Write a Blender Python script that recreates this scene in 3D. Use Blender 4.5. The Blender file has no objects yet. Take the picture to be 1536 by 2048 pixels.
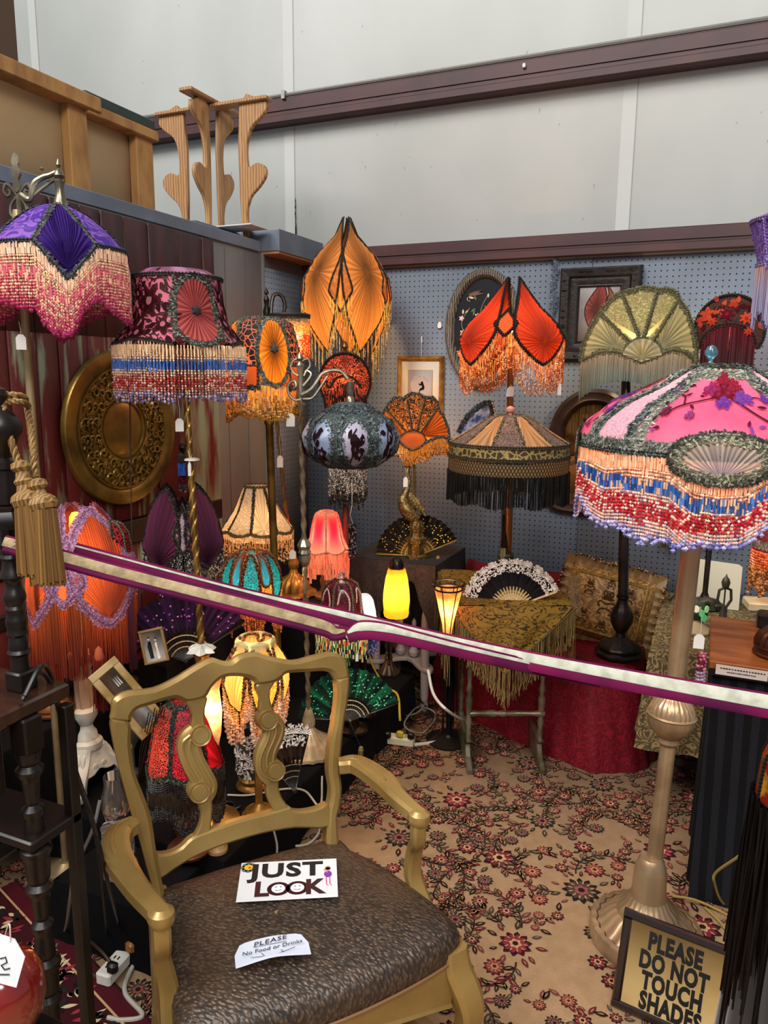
import bpy, math, random
import numpy as np
from mathutils import Vector, Matrix
random.seed(7); RNG = np.random.default_rng(7)
SC = bpy.context.scene
PI = math.pi
# ------------------------------------------------------------------ camera
F_PX, PITCH, ROLL, YAW, CAM_Z = 1504.0, 0.182, 0.009, 0.410, 1.6
def _axes():
    cy, sy = math.cos(YAW), math.sin(YAW)
    f = np.array([-sy*math.cos(PITCH), cy*math.cos(PITCH), -math.sin(PITCH)])
    r0 = np.array([cy, sy, 0.0]); u0 = np.cross(r0, f)
    return math.cos(ROLL)*r0+math.sin(ROLL)*u0, -math.sin(ROLL)*r0+math.cos(ROLL)*u0, f
RT, UP, FW = _axes()
CAM = np.array([0, 0, CAM_Z])
cam = bpy.data.cameras.new('camera'); co = bpy.data.objects.new('camera', cam); SC.collection.objects.link(co)
co.matrix_world = Matrix(((RT[0], UP[0], -FW[0], 0), (RT[1], UP[1], -FW[1], 0), (RT[2], UP[2], -FW[2], CAM_Z), (0, 0, 0, 1)))
cam.sensor_fit = 'HORIZONTAL'; cam.sensor_width = 36; cam.lens = 36*F_PX/1536; cam.clip_start = .05
SC.camera = co
# ------------------------------------------------------------------ world, hall light, exposure
W = bpy.data.worlds.new('hall'); SC.world = W; W.use_nodes = True
bg = W.node_tree.nodes['Background']; bg.inputs[0].default_value = (0.80, 0.88, 1.0, 1); bg.inputs[1].default_value = WORLD_S = 0.34
def area(name, loc, tgt, size, sizey, power, col):
    l = bpy.data.lights.new(name, 'AREA'); l.shape = 'RECTANGLE'; l.size = size; l.size_y = sizey; l.energy = power; l.color = col
    o = bpy.data.objects.new(name, l); SC.collection.objects.link(o); o.location = loc
    o.rotation_euler = (Vector(tgt)-Vector(loc)).to_track_quat('-Z', 'Y').to_euler(); return o
area('skylight', (-3.2, -2.4, 7.2), (-0.8, 3.4, 1.9), 4.5, 3.0, 740, (1.0, .985, .95))
area('hall_light', (1.8, -2.5, 5.2), (-0.6, 2.6, 0.6), 2.4, 2.4, 300, (1.0, .96, .9))
SC.view_settings.view_transform = 'Standard'; SC.view_settings.look = 'None'
SC.view_settings.exposure = 0.0; SC.view_settings.gamma = 1.0
try: SC.view_settings.use_curve_mapping = False
except Exception: pass
# ------------------------------------------------------------------ pixel <-> room helpers (1536 x 2048 frame)
def ray(x, y): return RT*(x-768)/F_PX+UP*(1024-y)/F_PX+FW
def onY(x, y, Y): v = ray(x, y); return CAM+v*Y/v[1]
def onX(x, y, X): v = ray(x, y); return CAM+v*X/v[0]
def onZ(x, y, Z): v = ray(x, y); return CAM+v*(Z-CAM_Z)/v[2]
def at(x, y, D): return CAM+ray(x, y)*D
def zat(x, y, py):
    k = (1024-py)/F_PX; q = np.array([x, y, 0.0])
    return CAM_Z+(k*(FW@q)-UP@q)/(UP[2]-k*FW[2])
def depth(p): return float((np.array(p)-CAM)@FW)
CAMYAW = math.atan2(RT[1], RT[0])
# ------------------------------------------------------------------ colour
def L(h):
    if isinstance(h, tuple): return h
    h = h.lstrip('#'); v = [int(h[i:i+2], 16)/255 for i in (0, 2, 4)]
    return tuple(a/12.92 if a <= .04045 else ((a+.055)/1.055)**2.4 for a in v)
# ------------------------------------------------------------------ materials
MATS = {}
def M(key, col='#888888', rough=.5, metal=0, col2=None, ns=8, lo=.4, hi=.6, bump=0, bs=60, trans=0, attr=False,
      pat=None, spec=.5, emit=0, sheen=0, stretch=None, glass=0, coat=0):
    if key in MATS: return MATS[key]
    m = bpy.data.materials.new(key); m.use_nodes = True; nt = m.node_tree; N = nt.nodes; K = nt.links
    b = N['Principled BSDF']; out = N['Material Output']
    b.inputs['Roughness'].default_value = rough; b.inputs['Metallic'].default_value = metal
    b.inputs['Specular IOR Level'].default_value = spec
    if sheen: b.inputs['Sheen Weight'].default_value = sheen
    if coat: b.inputs['Coat Weight'].default_value = coat; b.inputs['Coat Roughness'].default_value = .15
    if glass: b.inputs['Transmission Weight'].default_value = glass; b.inputs['IOR'].default_value = 1.45
    tc = N.new('ShaderNodeTexCoord'); mp = N.new('ShaderNodeMapping'); K.new(tc.outputs['Object'], mp.inputs[0])
    if stretch: mp.inputs['Scale'].default_value = stretch
    csock = None
    if attr:
        a = N.new('ShaderNodeAttribute'); a.attribute_name = 'Col'; csock = a.outputs['Color']
    else:
        r = N.new('ShaderNodeRGB'); r.outputs[0].default_value = (*L(col), 1); csock = r.outputs[0]
    if col2 is not None:
        if pat == 'voronoi':
            t = N.new('ShaderNodeTexVoronoi'); t.feature = 'DISTANCE_TO_EDGE'; t.inputs['Scale'].default_value = ns; fo = t.outputs['Distance']
        elif pat == 'cells':
            t = N.new('ShaderNodeTexVoronoi'); t.inputs['Scale'].default_value = ns; fo = t.outputs['Distance']
        elif pat == 'wave':
            t = N.new('ShaderNodeTexWave'); t.inputs['Scale'].default_value = ns; t.inputs['Distortion'].default_value = 3; t.inputs['Detail Scale'].default_value = 2; fo = t.outputs['Fac']
        elif pat == 'scroll':
            t = N.new('ShaderNodeTexNoise'); t.inputs['Scale'].default_value = ns; t.inputs['Detail'].default_value = 1; t.inputs['Distortion'].default_value = 2.5
            w = N.new('ShaderNodeMath'); w.operation = 'PINGPONG'; w.inputs[1].default_value = .12; K.new(t.outputs['Fac'], w.inputs[0])
            w2 = N.new('ShaderNodeMath'); w2.operation = 'MULTIPLY'; w2.inputs[1].default_value = 8.3; K.new(w.outputs[0], w2.inputs[0]); fo = w2.outputs[0]
        else:
            t = N.new('ShaderNodeTexNoise'); t.inputs['Scale'].default_value = ns; t.inputs['Detail'].default_value = 6; fo = t.outputs['Fac']
        K.new(mp.outputs[0], t.inputs['Vector'])
        cr = N.new('ShaderNodeMapRange'); cr.inputs['From Min'].default_value = lo; cr.inputs['From Max'].default_value = hi; K.new(fo, cr.inputs['Value'])
        mx = N.new('ShaderNodeMix'); mx.data_type = 'RGBA'; K.new(cr.outputs[0], mx.inputs['Factor']); K.new(csock, mx.inputs['A'])
        mx.inputs['B'].default_value = (*L(col2), 1); csock = mx.outputs['Result']
        m['patfac'] = 1; patfac = cr.outputs[0]
    K.new(csock, b.inputs['Base Color'])
    nsock = None
    if bump:
        t2 = N.new('ShaderNodeTexNoise'); t2.inputs['Scale'].default_value = bs; t2.inputs['Detail'].default_value = 4; K.new(mp.outputs[0], t2.inputs['Vector'])
        bp = N.new('ShaderNodeBump'); bp.inputs['Strength'].default_value = bump; bp.inputs['Distance'].default_value = .004
        K.new(t2.outputs['Fac'], bp.inputs['Height']); K.new(bp.outputs[0], b.inputs['Normal'])
    if trans:
        ts = N.new('ShaderNodeBsdfTranslucent'); K.new(csock, ts.inputs[0]); ms = N.new('ShaderNodeMixShader'); ms.inputs[0].default_value = trans
        K.new(b.outputs[0], ms.inputs[1]); K.new(ts.outputs[0], ms.inputs[2]); K.new(ms.outputs[0], out.inputs[0])
    if emit:
        K.new(csock, b.inputs['Emission Color']); b.inputs['Emission Strength'].default_value = emit
    MATS[key] = m; return m
FAB = M('shade_silk', attr=True, rough=.75, trans=.5, spec=.2)
SILK = M('silk_thread', attr=True, rough=.6, trans=.35, spec=.3)
BEAD = M('glass_bead', attr=True, rough=.16, trans=.35, spec=.6)
def closeh(h): h = list(h); return np.array(h+[(h[0][0]+2*PI, h[0][1])])
LACE = M('gimp_lace', attr=True, rough=.85, trans=.12, spec=.2)
MATT = M('painted_print', attr=True, rough=.8, spec=.2)
PILE = M('carpet_pile', attr=True, rough=.95, spec=.1)
METL = M('worked_metal', attr=True, rough=.35, metal=.9)
# ------------------------------------------------------------------ mesh builder
OCT_V = np.array([(0, 0, .5), (1, 0, 0), (0, 1, 0), (-1, 0, 0), (0, -1, 0), (0, 0, -.5)], float)
OCT_F = [(0, 1, 2), (0, 2, 3), (0, 3, 4), (0, 4, 1), (5, 2, 1), (5, 3, 2), (5, 4, 3), (5, 1, 4)]
TUB_V = np.array([(math.cos(a), math.sin(a), z) for z in (.5, -.5) for a in (0, 2*PI/3, 4*PI/3)], float)
TUB_F = [(0, 3, 4, 1), (1, 4, 5, 2), (2, 5, 3, 0)]
class MB:
    def __init__(s): s.v = []; s.c = []; s.n = 0; s.fl = []; s.ff = []; s.mi = []; s.cur = 0
    def add(s, V, Fc, col=(.5, .5, .5)):
        V = np.asarray(V, float).reshape(-1, 3); s.v.append(V); c = np.asarray(L(col) if isinstance(col, str) else col, float)
        if c.ndim == 1: c = np.broadcast_to(c[:3], (len(V), 3))
        s.c.append(c)
        for f in Fc: s.fl.append(len(f)); s.ff.extend([i+s.n for i in f])
        s.mi.extend([s.cur]*len(Fc)); s.n += len(V)
    def inst(s, TV, TF, pos, scl, cols, R=None):
        pos = np.asarray(pos, float).reshape(-1, 3); k = len(pos)
        if not k: return
        scl = np.broadcast_to(np.asarray(scl, float), (k, 3)); V = TV[None]*scl[:, None, :]
        if R is not None: V = np.einsum('kij,knj->kni', R, V)
        V = V+pos[:, None, :]; m = len(TV)
        s.v.append(V.reshape(-1, 3)); cols = np.asarray(cols, float).reshape(-1, 3); cols = np.broadcast_to(cols, (k, 3)); s.c.append(np.repeat(cols, m, 0))
        TF = [np.array(f) for f in TF]; off = s.n+np.arange(k)*m
        for f in TF:
            s.ff.extend((off[:, None]+f[None]).ravel().tolist()); s.fl.extend([len(f)]*k); s.mi.extend([s.cur]*k)
        s.n += k*m
    def grid(s, P, cols=None, closed_u=False, closed_v=False):
        P = np.asarray(P, float); a, b = P.shape[:2]; F = []
        for i in range(a-(0 if closed_u else 1)):
            for j in range(b-(0 if closed_v else 1)):
                F.append((i*b+j, ((i+1) % a)*b+j, ((i+1) % a)*b+(j+1) % b, i*b+(j+1) % b))
        if cols is None: cols = (.5, .5, .5)
        if not isinstance(cols, (str, tuple)): cols = np.asarray(cols).reshape(-1, 3)
        s.add(P.reshape(-1, 3), F, cols)
    def box(s, c, size, R=None, col=(.5, .5, .5), bev=0):
        hx, hy, hz = [q/2 for q in size]; c = np.asarray(c, float)
        if bev:
            P = []
            for (k, sc) in ((-hz, bev), (-hz+bev, 0), (hz-bev, 0), (hz, bev)):
                x, y = hx-sc, hy-sc; bb = bev*.0
                P.append([(-x+bev, -y, k), (x-bev, -y, k), (x, -y+bev, k), (x, y-bev, k), (x-bev, y, k), (-x+bev, y, k), (-x, y-bev, k), (-x, -y+bev, k)])
            V = np.array(P).reshape(-1, 3)
            if R is not None: V = V@np.asarray(R).T
            F = [(i*8+j, i*8+(j+1) % 8, (i+1)*8+(j+1) % 8, (i+1)*8+j) for i in range(3) for j in range(8)]
            F += [tuple(range(7, -1, -1)), tuple(range(24, 32))]
            s.add(V+c, F, col); return
        V = np.array([(x, y, z) for x in (-hx, hx) for y in (-hy, hy) for z in (-hz, hz)])
        if R is not None: V = V@np.asarray(R).T
        s.add(V+c, [(0, 1, 3, 2), (4, 6, 7, 5), (0, 4, 5, 1), (2, 3, 7, 6), (0, 2, 6, 4), (1, 5, 7, 3)], col)
    def box2(s, a, b, col=(.5, .5, .5), bev=0):
        a = np.array(a, float); b = np.array(b, float); s.box((a+b)/2, np.abs(b-a), None, col, bev)
    def lathe(s, prof, p0, axis=(0, 0, 1), seg=20, fl=0, fa=0, tw=0, col=(.5, .5, .5), cap=True, sx=1, sy=1, rot=0):
        ax = np.array(axis, float); ax /= np.linalg.norm(ax); t = np.array([1, 0, 0]) if abs(ax[2]) > .5 else np.array([0, 0, 1.])
        e1 = t-ax*(t@ax); e1 /= np.linalg.norm(e1); e2 = np.cross(ax, e1); p0 = np.array(p0, float)
        u = np.linspace(0, 2*PI, seg, endpoint=False)+rot; P = []
        for r, h in prof:
            rr = r*(1+fa*np.cos(fl*u+tw*h)) if fl else np.full(seg, r)
            P.append(p0+ax*h+np.outer(rr*np.cos(u)*sx, e1)+np.outer(rr*np.sin(u)*sy, e2))
        s.grid(P, col, closed_v=True)
        if cap:
            m = len(prof); V = np.array([P[0], P[-1]]).reshape(-1, 3)
            s.add(V, [tuple(range(seg-1, -1, -1)), tuple(range(seg, 2*seg))], col if isinstance(col, (str, tuple)) else (.5, .5, .5))
    def tube(s, pts, r, seg=8, col=(.5, .5, .5), close=False):
        P = np.asarray(pts, float); n = len(P); T = np.gradient(P, axis=0); T /= np.linalg.norm(T, axis=1)[:, None]+1e-12
        rr = np.broadcast_to(np.asarray(r, float), (n,)); nrm = np.array([0, 0, 1.]) if abs(T[0][2]) < .9 else np.array([1., 0, 0]); G = []
        u = np.linspace(0, 2*PI, seg, endpoint=False)
        for i in range(n):
            nrm = nrm-T[i]*(nrm@T[i]); nrm /= np.linalg.norm(nrm)+1e-12; b = np.cross(T[i], nrm)
            G.append(P[i]+rr[i]*(np.outer(np.cos(u), nrm)+np.outer(np.sin(u), b)))
        s.grid(G, col, closed_v=True)
        s.add(np.array([G[0], G[-1]]).reshape(-1, 3), [tuple(range(seg-1, -1, -1)), tuple(range(seg, 2*seg))], col if isinstance(col, (str, tuple)) else (.5, .5, .5))
    def sweep(s, pts, w, h, side, col=(.5, .5, .5), bev=.25):
        # rounded rectangular section: w along 'side', h across it
        P = np.asarray(pts, float); n = len(P); T = np.gradient(P, axis=0); T /= np.linalg.norm(T, axis=1)[:, None]+1e-12
        w = np.broadcast_to(np.asarray(w, float), (n,)); h = np.broadcast_to(np.asarray(h, float), (n,)); G = []
        side = np.asarray(side, float)
        if side.ndim == 1: side = np.broadcast_to(side, (n, 3))
        k = 1-bev; sec = [(1, -k), (1, k), (k, 1), (-k, 1), (-1, k), (-1, -k), (-k, -1), (k, -1)]
        for i in range(n):
            a = side[i]-T[i]*(side[i]@T[i]); a /= np.linalg.norm(a); b = np.cross(T[i], a)
            G.append([P[i]+a*x*w[i]/2+b*y*h[i]/2 for x, y in sec])
        s.grid(G, col, closed_v=True)
        s.add(np.array([G[0], G[-1]]).reshape(-1, 3), [tuple(range(7, -1, -1)), tuple(range(8, 16))], col)
    def slab(s, poly, o, ex, ez, th, bev=0, col=(.5, .5, .5)):
        # 2-D outline (x,z) extruded by th along the plane's normal, both edges eased
        q = np.asarray(poly, float); o = np.asarray(o, float); ex = np.asarray(ex, float); ez = np.asarray(ez, float); ny = np.cross(ez, ex); ny /= np.linalg.norm(ny)
        area_ = .5*np.sum(q[:, 0]*np.roll(q[:, 1], -1)-np.roll(q[:, 0], -1)*q[:, 1])
        if area_ < 0: q = q[::-1]
        t = np.roll(q, -1, 0)-np.roll(q, 1, 0); t /= np.linalg.norm(t, axis=1)[:, None]+1e-9; inn = np.stack([-t[:, 1], t[:, 0]], 1)
        rings = [(-th/2, bev), (-th/2+bev, 0), (th/2-bev, 0), (th/2, bev)] if bev else [(-th/2, 0), (th/2, 0)]
        n = len(q); G = [[o+ex*p[0]+ez*p[1]+ny*d for p in q+inn*i] for d, i in rings]
        V = np.array(G).reshape(-1, 3); F = [(i*n+j, (i+1)*n+j, (i+1)*n+(j+1) % n, i*n+(j+1) % n) for i in range(len(rings)-1) for j in range(n)]
        from mathutils.geometry import tessellate_polygon
        i0 = rings[0][1]; tri = tessellate_polygon([[Vector((a[0], a[1], 0)) for a in q+inn*i0]]); k = (len(rings)-1)*n
        for t_ in tri:
            a, b, c = t_; ar = (q[b][0]-q[a][0])*(q[c][1]-q[a][1])-(q[c][0]-q[a][0])*(q[b][1]-q[a][1])
            if ar < 0: b, c = c, b
            F += [(a, c, b), (k+a, k+b, k+c)]
        s.add(V, F, col)
    def beads(s, pos, r, l, cols): s.inst(OCT_V, OCT_F, pos, np.stack(np.broadcast_arrays(r, r, l), -1) if np.ndim(r) or np.ndim(l) else (r, r, l), cols)
    def build(s, name, mat, parent=None, smooth=True, auto=35):
        me = bpy.data.meshes.new(name); V = np.concatenate(s.v)
        if parent is not None:
            b = parent; org = np.zeros(3)
            while b is not None: org += np.array(b.location); b = b.parent
            V = V-org; o_loc = (0, 0, 0)
        else:
            org = np.array([(V[:, 0].min()+V[:, 0].max())/2, (V[:, 1].min()+V[:, 1].max())/2, V[:, 2].min()]); V = V-org; o_loc = tuple(org)
        me.vertices.add(len(V)); me.vertices.foreach_set('co', V.ravel())
        me.loops.add(len(s.ff)); me.loops.foreach_set('vertex_index', np.array(s.ff, np.int32))
        fl = np.array(s.fl, np.int32); st = np.concatenate([[0], np.cumsum(fl)[:-1]]).astype(np.int32)
        me.polygons.add(len(fl)); me.polygons.foreach_set('loop_start', st); me.polygons.foreach_set('loop_total', fl)
        mats = mat if isinstance(mat, (list, tuple)) else [mat]
        for m in mats: me.materials.append(m)
        if len(mats) > 1: me.polygons.foreach_set('material_index', np.array(s.mi, np.int32))
        me.update(calc_edges=True)
        a = me.color_attributes.new('Col', 'FLOAT_COLOR', 'POINT'); C = np.concatenate(s.c); a.data.foreach_set('color', np.concatenate([C, np.ones((len(C), 1))], 1).ravel())
        if smooth:
            me.polygons.foreach_set('use_smooth', np.ones(len(fl), bool))
            try: me.set_sharp_from_angle(angle=math.radians(auto))
            except Exception: pass
        o = bpy.data.objects.new(name, me); SC.collection.objects.link(o); o.location = o_loc
        if parent is not None: o.parent = parent
        return o
def thing(name, loc, label, cat, group=None):
    o = bpy.data.objects.new(name, None); SC.collection.objects.link(o); o.location = tuple(loc); o.empty_display_size = .05
    o['label'] = label; o['category'] = cat
    if group: o['group'] = group
    return o
def tag(o, label, cat, group=None):
    o['label'] = label; o['category'] = cat
    if group: o['group'] = group
    return o
def struct(o): o['kind'] = 'structure'; return o
def stuff(o): o['kind'] = 'stuff'; return o
def lab(o, t): o['label'] = t; return o
def one(fn, name, mat, parent=None, smooth=True, auto=35):
    m = MB(); fn(m); return m.build(name, mat, parent, smooth, auto)
def cr(pts, n=8, close=False):
    P = np.asarray(pts, float)
    if close: P = np.concatenate([P[-1:], P, P[:2]])
    else: P = np.concatenate([2*P[:1]-P[1:2], P, 2*P[-1:]-P[-2:-1]])
    out = []
    for i in range(1, len(P)-2):
        for k in range(n):
            t = k/n; a, b, c, d = P[i-1:i+3]
            out.append(.5*((2*b)+(-a+c)*t+(2*a-5*b+4*c-d)*t*t+(-a+3*b-3*c+d)*t**3))
    if not close: out.append(P[-2])
    return np.array(out)
def resample(P, n):
    P = np.asarray(P, float); d = np.concatenate([[0], np.cumsum(np.linalg.norm(np.diff(P, axis=0), axis=1))]); t = np.linspace(0, d[-1], n)
    return np.stack([np.interp(t, d, P[:, k]) for k in range(P.shape[1])], 1)
def plen(P): return float(np.sum(np.linalg.norm(np.diff(np.asarray(P), axis=0), axis=1)))
# ------------------------------------------------------------------ shade surfaces: (u,v) -> room point
def RS(c, prof, lobes=0, amp=0, rot=0, sx=1, sy=1, yaw=0):
    c = np.asarray(c, float); pr = np.asarray(prof, float); tv = np.linspace(0, 1, len(pr)) if pr.shape[1] == 2 else pr[:, 2]
    def S(uv):
        uv = np.asarray(uv, float); u = uv[..., 0]; v = np.clip(uv[..., 1], 0, 1.0)
        r = np.interp(v, tv, pr[:, 0]); z = np.interp(v, tv, pr[:, 1])
        if lobes: r = r*(1+amp*(np.abs(np.cos(lobes*(u-rot)/2))-.6)*np.clip(v*2, 0, 1))
        x = r*np.cos(u)*sx; y = r*np.sin(u)*sy
        return c+np.stack([x*math.cos(yaw)-y*math.sin(yaw), x*math.sin(yaw)+y*math.cos(yaw), z], -1)
    S.sgn = -1
    return S
def FS(o, yaw, W, bulge=.04, tilt=0, side=1):
    # shield-shaped flat shade: x across, z up, gently bowed toward its face
    o = np.asarray(o, float); ex = np.array([math.cos(yaw), math.sin(yaw), 0]); ey = np.array([math.sin(yaw), -math.cos(yaw), 0]); ez = np.array([0, 0, 1.])
    def S(uv):
        uv = np.asarray(uv, float); x = uv[..., 0]; z = uv[..., 1]; b = side*bulge*(1-np.clip((x/W)**2, 0, 1.3))
        return o+x[..., None]*ex+z[..., None]*ez+b[..., None]*ey
    return S
def normals(S, uv, e=1e-3):
    p = S(uv); a = S(uv+np.array([e, 0]))-p; b = S(uv+np.array([0, e]))-p; n = np.cross(a, b)*getattr(S, 'sgn', 1); return n/(np.linalg.norm(n, axis=-1)[..., None]+1e-12)
def orient(S, uv, c):
    n = normals(S, uv); return n
def panel(mb, S, outline, centre=None, rings=7, pleats=0, amp=.002, col=None, col_in=None, grad=1.0, inset=0):
    O = np.asarray(outline, float); O = np.concatenate([O, O[:1]]); n = pleats*2 if pleats else max(24, len(O)); O = resample(O, n+1)[:-1]
    c = np.asarray(centre if centre is not None else O.mean(0), float)
    t = np.linspace(0.0, 1, rings+1)[1:]; uv = c+(O[None]-c)*t[:, None, None]; P = S(uv)
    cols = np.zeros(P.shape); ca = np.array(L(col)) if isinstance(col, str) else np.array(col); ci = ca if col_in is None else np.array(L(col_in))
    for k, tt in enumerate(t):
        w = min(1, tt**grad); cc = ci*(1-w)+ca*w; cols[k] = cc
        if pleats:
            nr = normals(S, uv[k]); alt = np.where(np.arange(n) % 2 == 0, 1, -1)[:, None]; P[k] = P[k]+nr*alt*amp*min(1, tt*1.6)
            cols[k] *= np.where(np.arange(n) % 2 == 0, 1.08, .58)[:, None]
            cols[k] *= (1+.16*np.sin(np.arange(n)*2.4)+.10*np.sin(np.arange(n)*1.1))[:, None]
    mb.grid(P, cols, closed_v=True)
    pc = S(c[None])[0]; base = np.concatenate([[pc], P[0]]); mb.add(base, [(0, i+1, (i+1) % n+1) for i in range(n)], np.concatenate([[cols[0][0]], cols[0]]))
def path3(S, uvp, n=None, step=.006):
    d = resample(uvp, 60) if len(uvp) < 60 else np.asarray(uvp); l = plen(S(d)); n = n or max(3, int(l/step)); uv = resample(uvp, n)
    # equalise in space
    P = S(uv); dd = np.concatenate([[0], np.cumsum(np.linalg.norm(np.diff(P, axis=0), axis=1))]); t = np.linspace(0, dd[-1], n)
    return np.stack([np.interp(t, dd, uv[:, k]) for k in range(2)], 1)
def gimp(mb, S, uvp, r=.005, cols=('#2a2622', '#5c574b'), lift=.003, closed=False):
    uvp = np.asarray(uvp, float)
    if closed: uvp = np.concatenate([uvp, uvp[:1]])
    uv = path3(S, uvp, step=r*.9); P = S(uv); nr = normals(S, uv); T = np.gradient(P, axis=0); T /= np.linalg.norm(T, axis=1)[:, None]+1e-9; B = np.cross(nr, T); k = np.arange(len(P))
    off = np.where(k % 2 == 0, .45, -.45)[:, None]*r; pos = P+B*off+nr*lift*.3
    R = np.stack([B, nr, T], -1); ca = np.array([L(c) for c in cols]); cc = ca[k % len(ca)]*RNG.uniform(.7, 1.25, (len(P), 1))
    mb.inst(OCT_V, OCT_F, pos, np.stack([np.full(len(P), r), np.full(len(P), r*.8), np.full(len(P), r*3.0)], -1), cc, R)
def lace(mb, S, uvp, width=.02, dens=1.0, size=.006, cols=('#6f7065', '#8b8a7a', '#4c4d47'), closed=False, lift=.003, rib=True):
    uvp = np.asarray(uvp, float)
    if closed: uvp = np.concatenate([uvp, uvp[:1]])
    l = plen(S(resample(uvp, 80))); n = int(l*width/(size*size)*1.55*dens)+4
    uvr = path3(S, uvp, n=200); P = S(uvr); nr = normals(S, uvr); T = np.gradient(P, axis=0); T /= np.linalg.norm(T, axis=1)[:, None]+1e-9; B = np.cross(nr, T)
    if rib: rb = np.stack([P-B*width*.40+nr*.0007, P+nr*.0012, P+B*width*.40+nr*.0007], 1); mb.grid(rb, tuple(np.array(L(cols[-1]))*.8))
    i = RNG.integers(0, 200, n); j = RNG.uniform(-.5, .5, n)*width; p = P[i]+B[i]*j[:, None]+nr[i]*(RNG.uniform(0, lift, n)[:, None])*np.sign(1)
    p = p+T[i]*RNG.uniform(-.5, .5, (n, 1))*(l/200)
    a = RNG.uniform(0, 2*PI, n)[:, None]; X = T[i]*np.cos(a)+B[i]*np.sin(a); Y = np.cross(nr[i], X); X = X+nr[i]*RNG.uniform(-.4, .4, (n, 1))
    R = np.stack([X, Y, nr[i]], -1); DV = np.array([(-1, 0, 0), (0, -.42, .12), (1, 0, 0), (0, .42, .12), (0, 0, -.15)]); DF = [(0, 1, 2, 3)]
    ca = np.array([L(c) for c in cols]); cc = ca[RNG.integers(0, len(ca), n)]*RNG.uniform(.7, 1.25, (n, 1)); sc = RNG.uniform(.55, 1.1, n)*size
    mb.inst(DV[:4], DF, p, np.stack([sc, sc, sc], -1), cc, R)
def hang(S, uvp, n): uv = path3(S, np.asarray(uvp, float), n=n); return S(uv)
def beadfringe(mb, P, lenf, pal, r=.0032, step=.008, tip=None, jit=.25, tube_first=.0, drop=.002):
    # P: hanging points; lenf(s in 0..1)->length; pal(frac, k, s)->(rgb, kind)
    n = len(P); pos = []; rr = []; ll = []; cc = []; tp = []; tr = []; tc = []
    for i in range(n):
        s = i/max(1, n-1); Ln = lenf(s)*(1+RNG.uniform(-.04, .04)); z = drop; k = 0; bx = RNG.uniform(-.0012, .0012); by = RNG.uniform(-.0012, .0012)
        while z < Ln:
            fr = z/Ln; c, kind = pal(fr, z, s); h = step*(1.9 if kind == 't' else 1.0)*(1.6 if kind == 'd' else 1)
            v = RNG.uniform(.9, 1.35); q = (P[i][0]+bx+RNG.uniform(-jit, jit)*r, P[i][1]+by+RNG.uniform(-jit, jit)*r, P[i][2]-z-h/2)
            if kind == 't': tp.append(q); tr.append((r*.62, r*.62, h)); tc.append([a*v for a in c])
            else: pos.append(q); m = 1.5 if kind == 'd' else 1.0; rr.append(r*m); ll.append(h*1.05); cc.append([a*v for a in c])
            z += h; k += 1
    if pos: mb.inst(OCT_V, OCT_F, pos, np.stack([rr, rr, ll], -1), cc)
    if tp: mb.inst(TUB_V, TUB_F, tp, tr, tc)
def silkfringe(mb, P, lenf, ctop, cbot, n_per=1, r=.0011, sway=.003, grad=1.0, segs=3, band=None):
    a, b = np.array(L(ctop)), np.array(L(cbot)); n = len(P)
    V = []; Fc = []; C = []; base = 0
    for i in range(n):
        s = i/max(1, n-1); Ln = lenf(s)*RNG.uniform(.96, 1.03); ox, oy = RNG.uniform(-.0015, .0015, 2); dx, dy = RNG.uniform(-sway, sway, 2); v = RNG.uniform(.8, 1.15); th = RNG.uniform(0, 2)
        for k in range(segs+1):
            t = k/segs; c0 = np.array([P[i][0]+ox+dx*t, P[i][1]+oy+dy*t, P[i][2]-Ln*t]); w = t**grad
            for q in range(3): V.append(c0+np.array([math.cos(th+q*2.094)*r, math.sin(th+q*2.094)*r, 0])); C.append((a*(1-w)+b*w)*v)
        for k in range(segs):
            for q in range(3): Fc.append((base+k*3+q, base+k*3+(q+1) % 3, base+k*3+3+(q+1) % 3, base+k*3+3+q))
        base += 3*(segs+1)
    mb.add(V, Fc, np.array(C))
# flat figures laid on a surface (flowers, leaves, stems): velvet on a shade, pile on a carpet
def petals(mb, S, u, v, r, n, cols, asp=(1, 1), lift=.0008, rot=0, ring=2):
    for q in range(ring, -1, -1):
        rr = r*(.34+.33*q) if q else r*.24; m = n*6; a = np.linspace(0, 2*PI, m, endpoint=False)
        rad = rr*(.78+.22*np.cos(n*a)) if q else np.full(m, rr); uv = np.stack([u+rad*np.cos(a+rot)*asp[0], v+rad*np.sin(a+rot)*asp[1]], 1)
        uv = np.concatenate([[[u, v]], uv]); P = S(uv)+normals(S, uv)*lift*(1+(ring-q)*.8); mb.add(P, [(0, i+1, (i+1) % m+1) for i in range(m)], cols[q % len(cols)])
def leafm(mb, S, u, v, ln, ang, w, col, asp=(1, 1), lift=.0006, col2=None):
    t = np.array([0, .25, .5, .75, 1]); ww = np.array([0, .8, 1, .65, 0])*w/2; ca, sa = math.cos(ang), math.sin(ang)
    a = np.stack([t*ln, ww], 1); b = np.stack([t*ln, -ww], 1)[::-1][1:-1]; q = np.concatenate([a, b])
    uv = np.stack([u+(q[:, 0]*ca-q[:, 1]*sa)*asp[0], v+(q[:, 0]*sa+q[:, 1]*ca)*asp[1]], 1); P = S(uv)+normals(S, uv)*lift
    mb.add(P, [tuple(range(len(P)))], col)
def stemm(mb, S, pts, w, col, lift=.0005, asp=(1, 1)):
    P2 = np.asarray(pts, float); T = np.gradient(P2, axis=0)/np.array(asp); T /= np.linalg.norm(T, axis=1)[:, None]+1e-9; Nn = np.stack([-T[:, 1], T[:, 0]], 1)*np.array(asp)
    A = P2+Nn*w/2; B = P2-Nn*w/2; uv = np.stack([A, B], 1); P = S(uv)+normals(S, uv)*lift; mb.grid(P, col)
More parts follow.
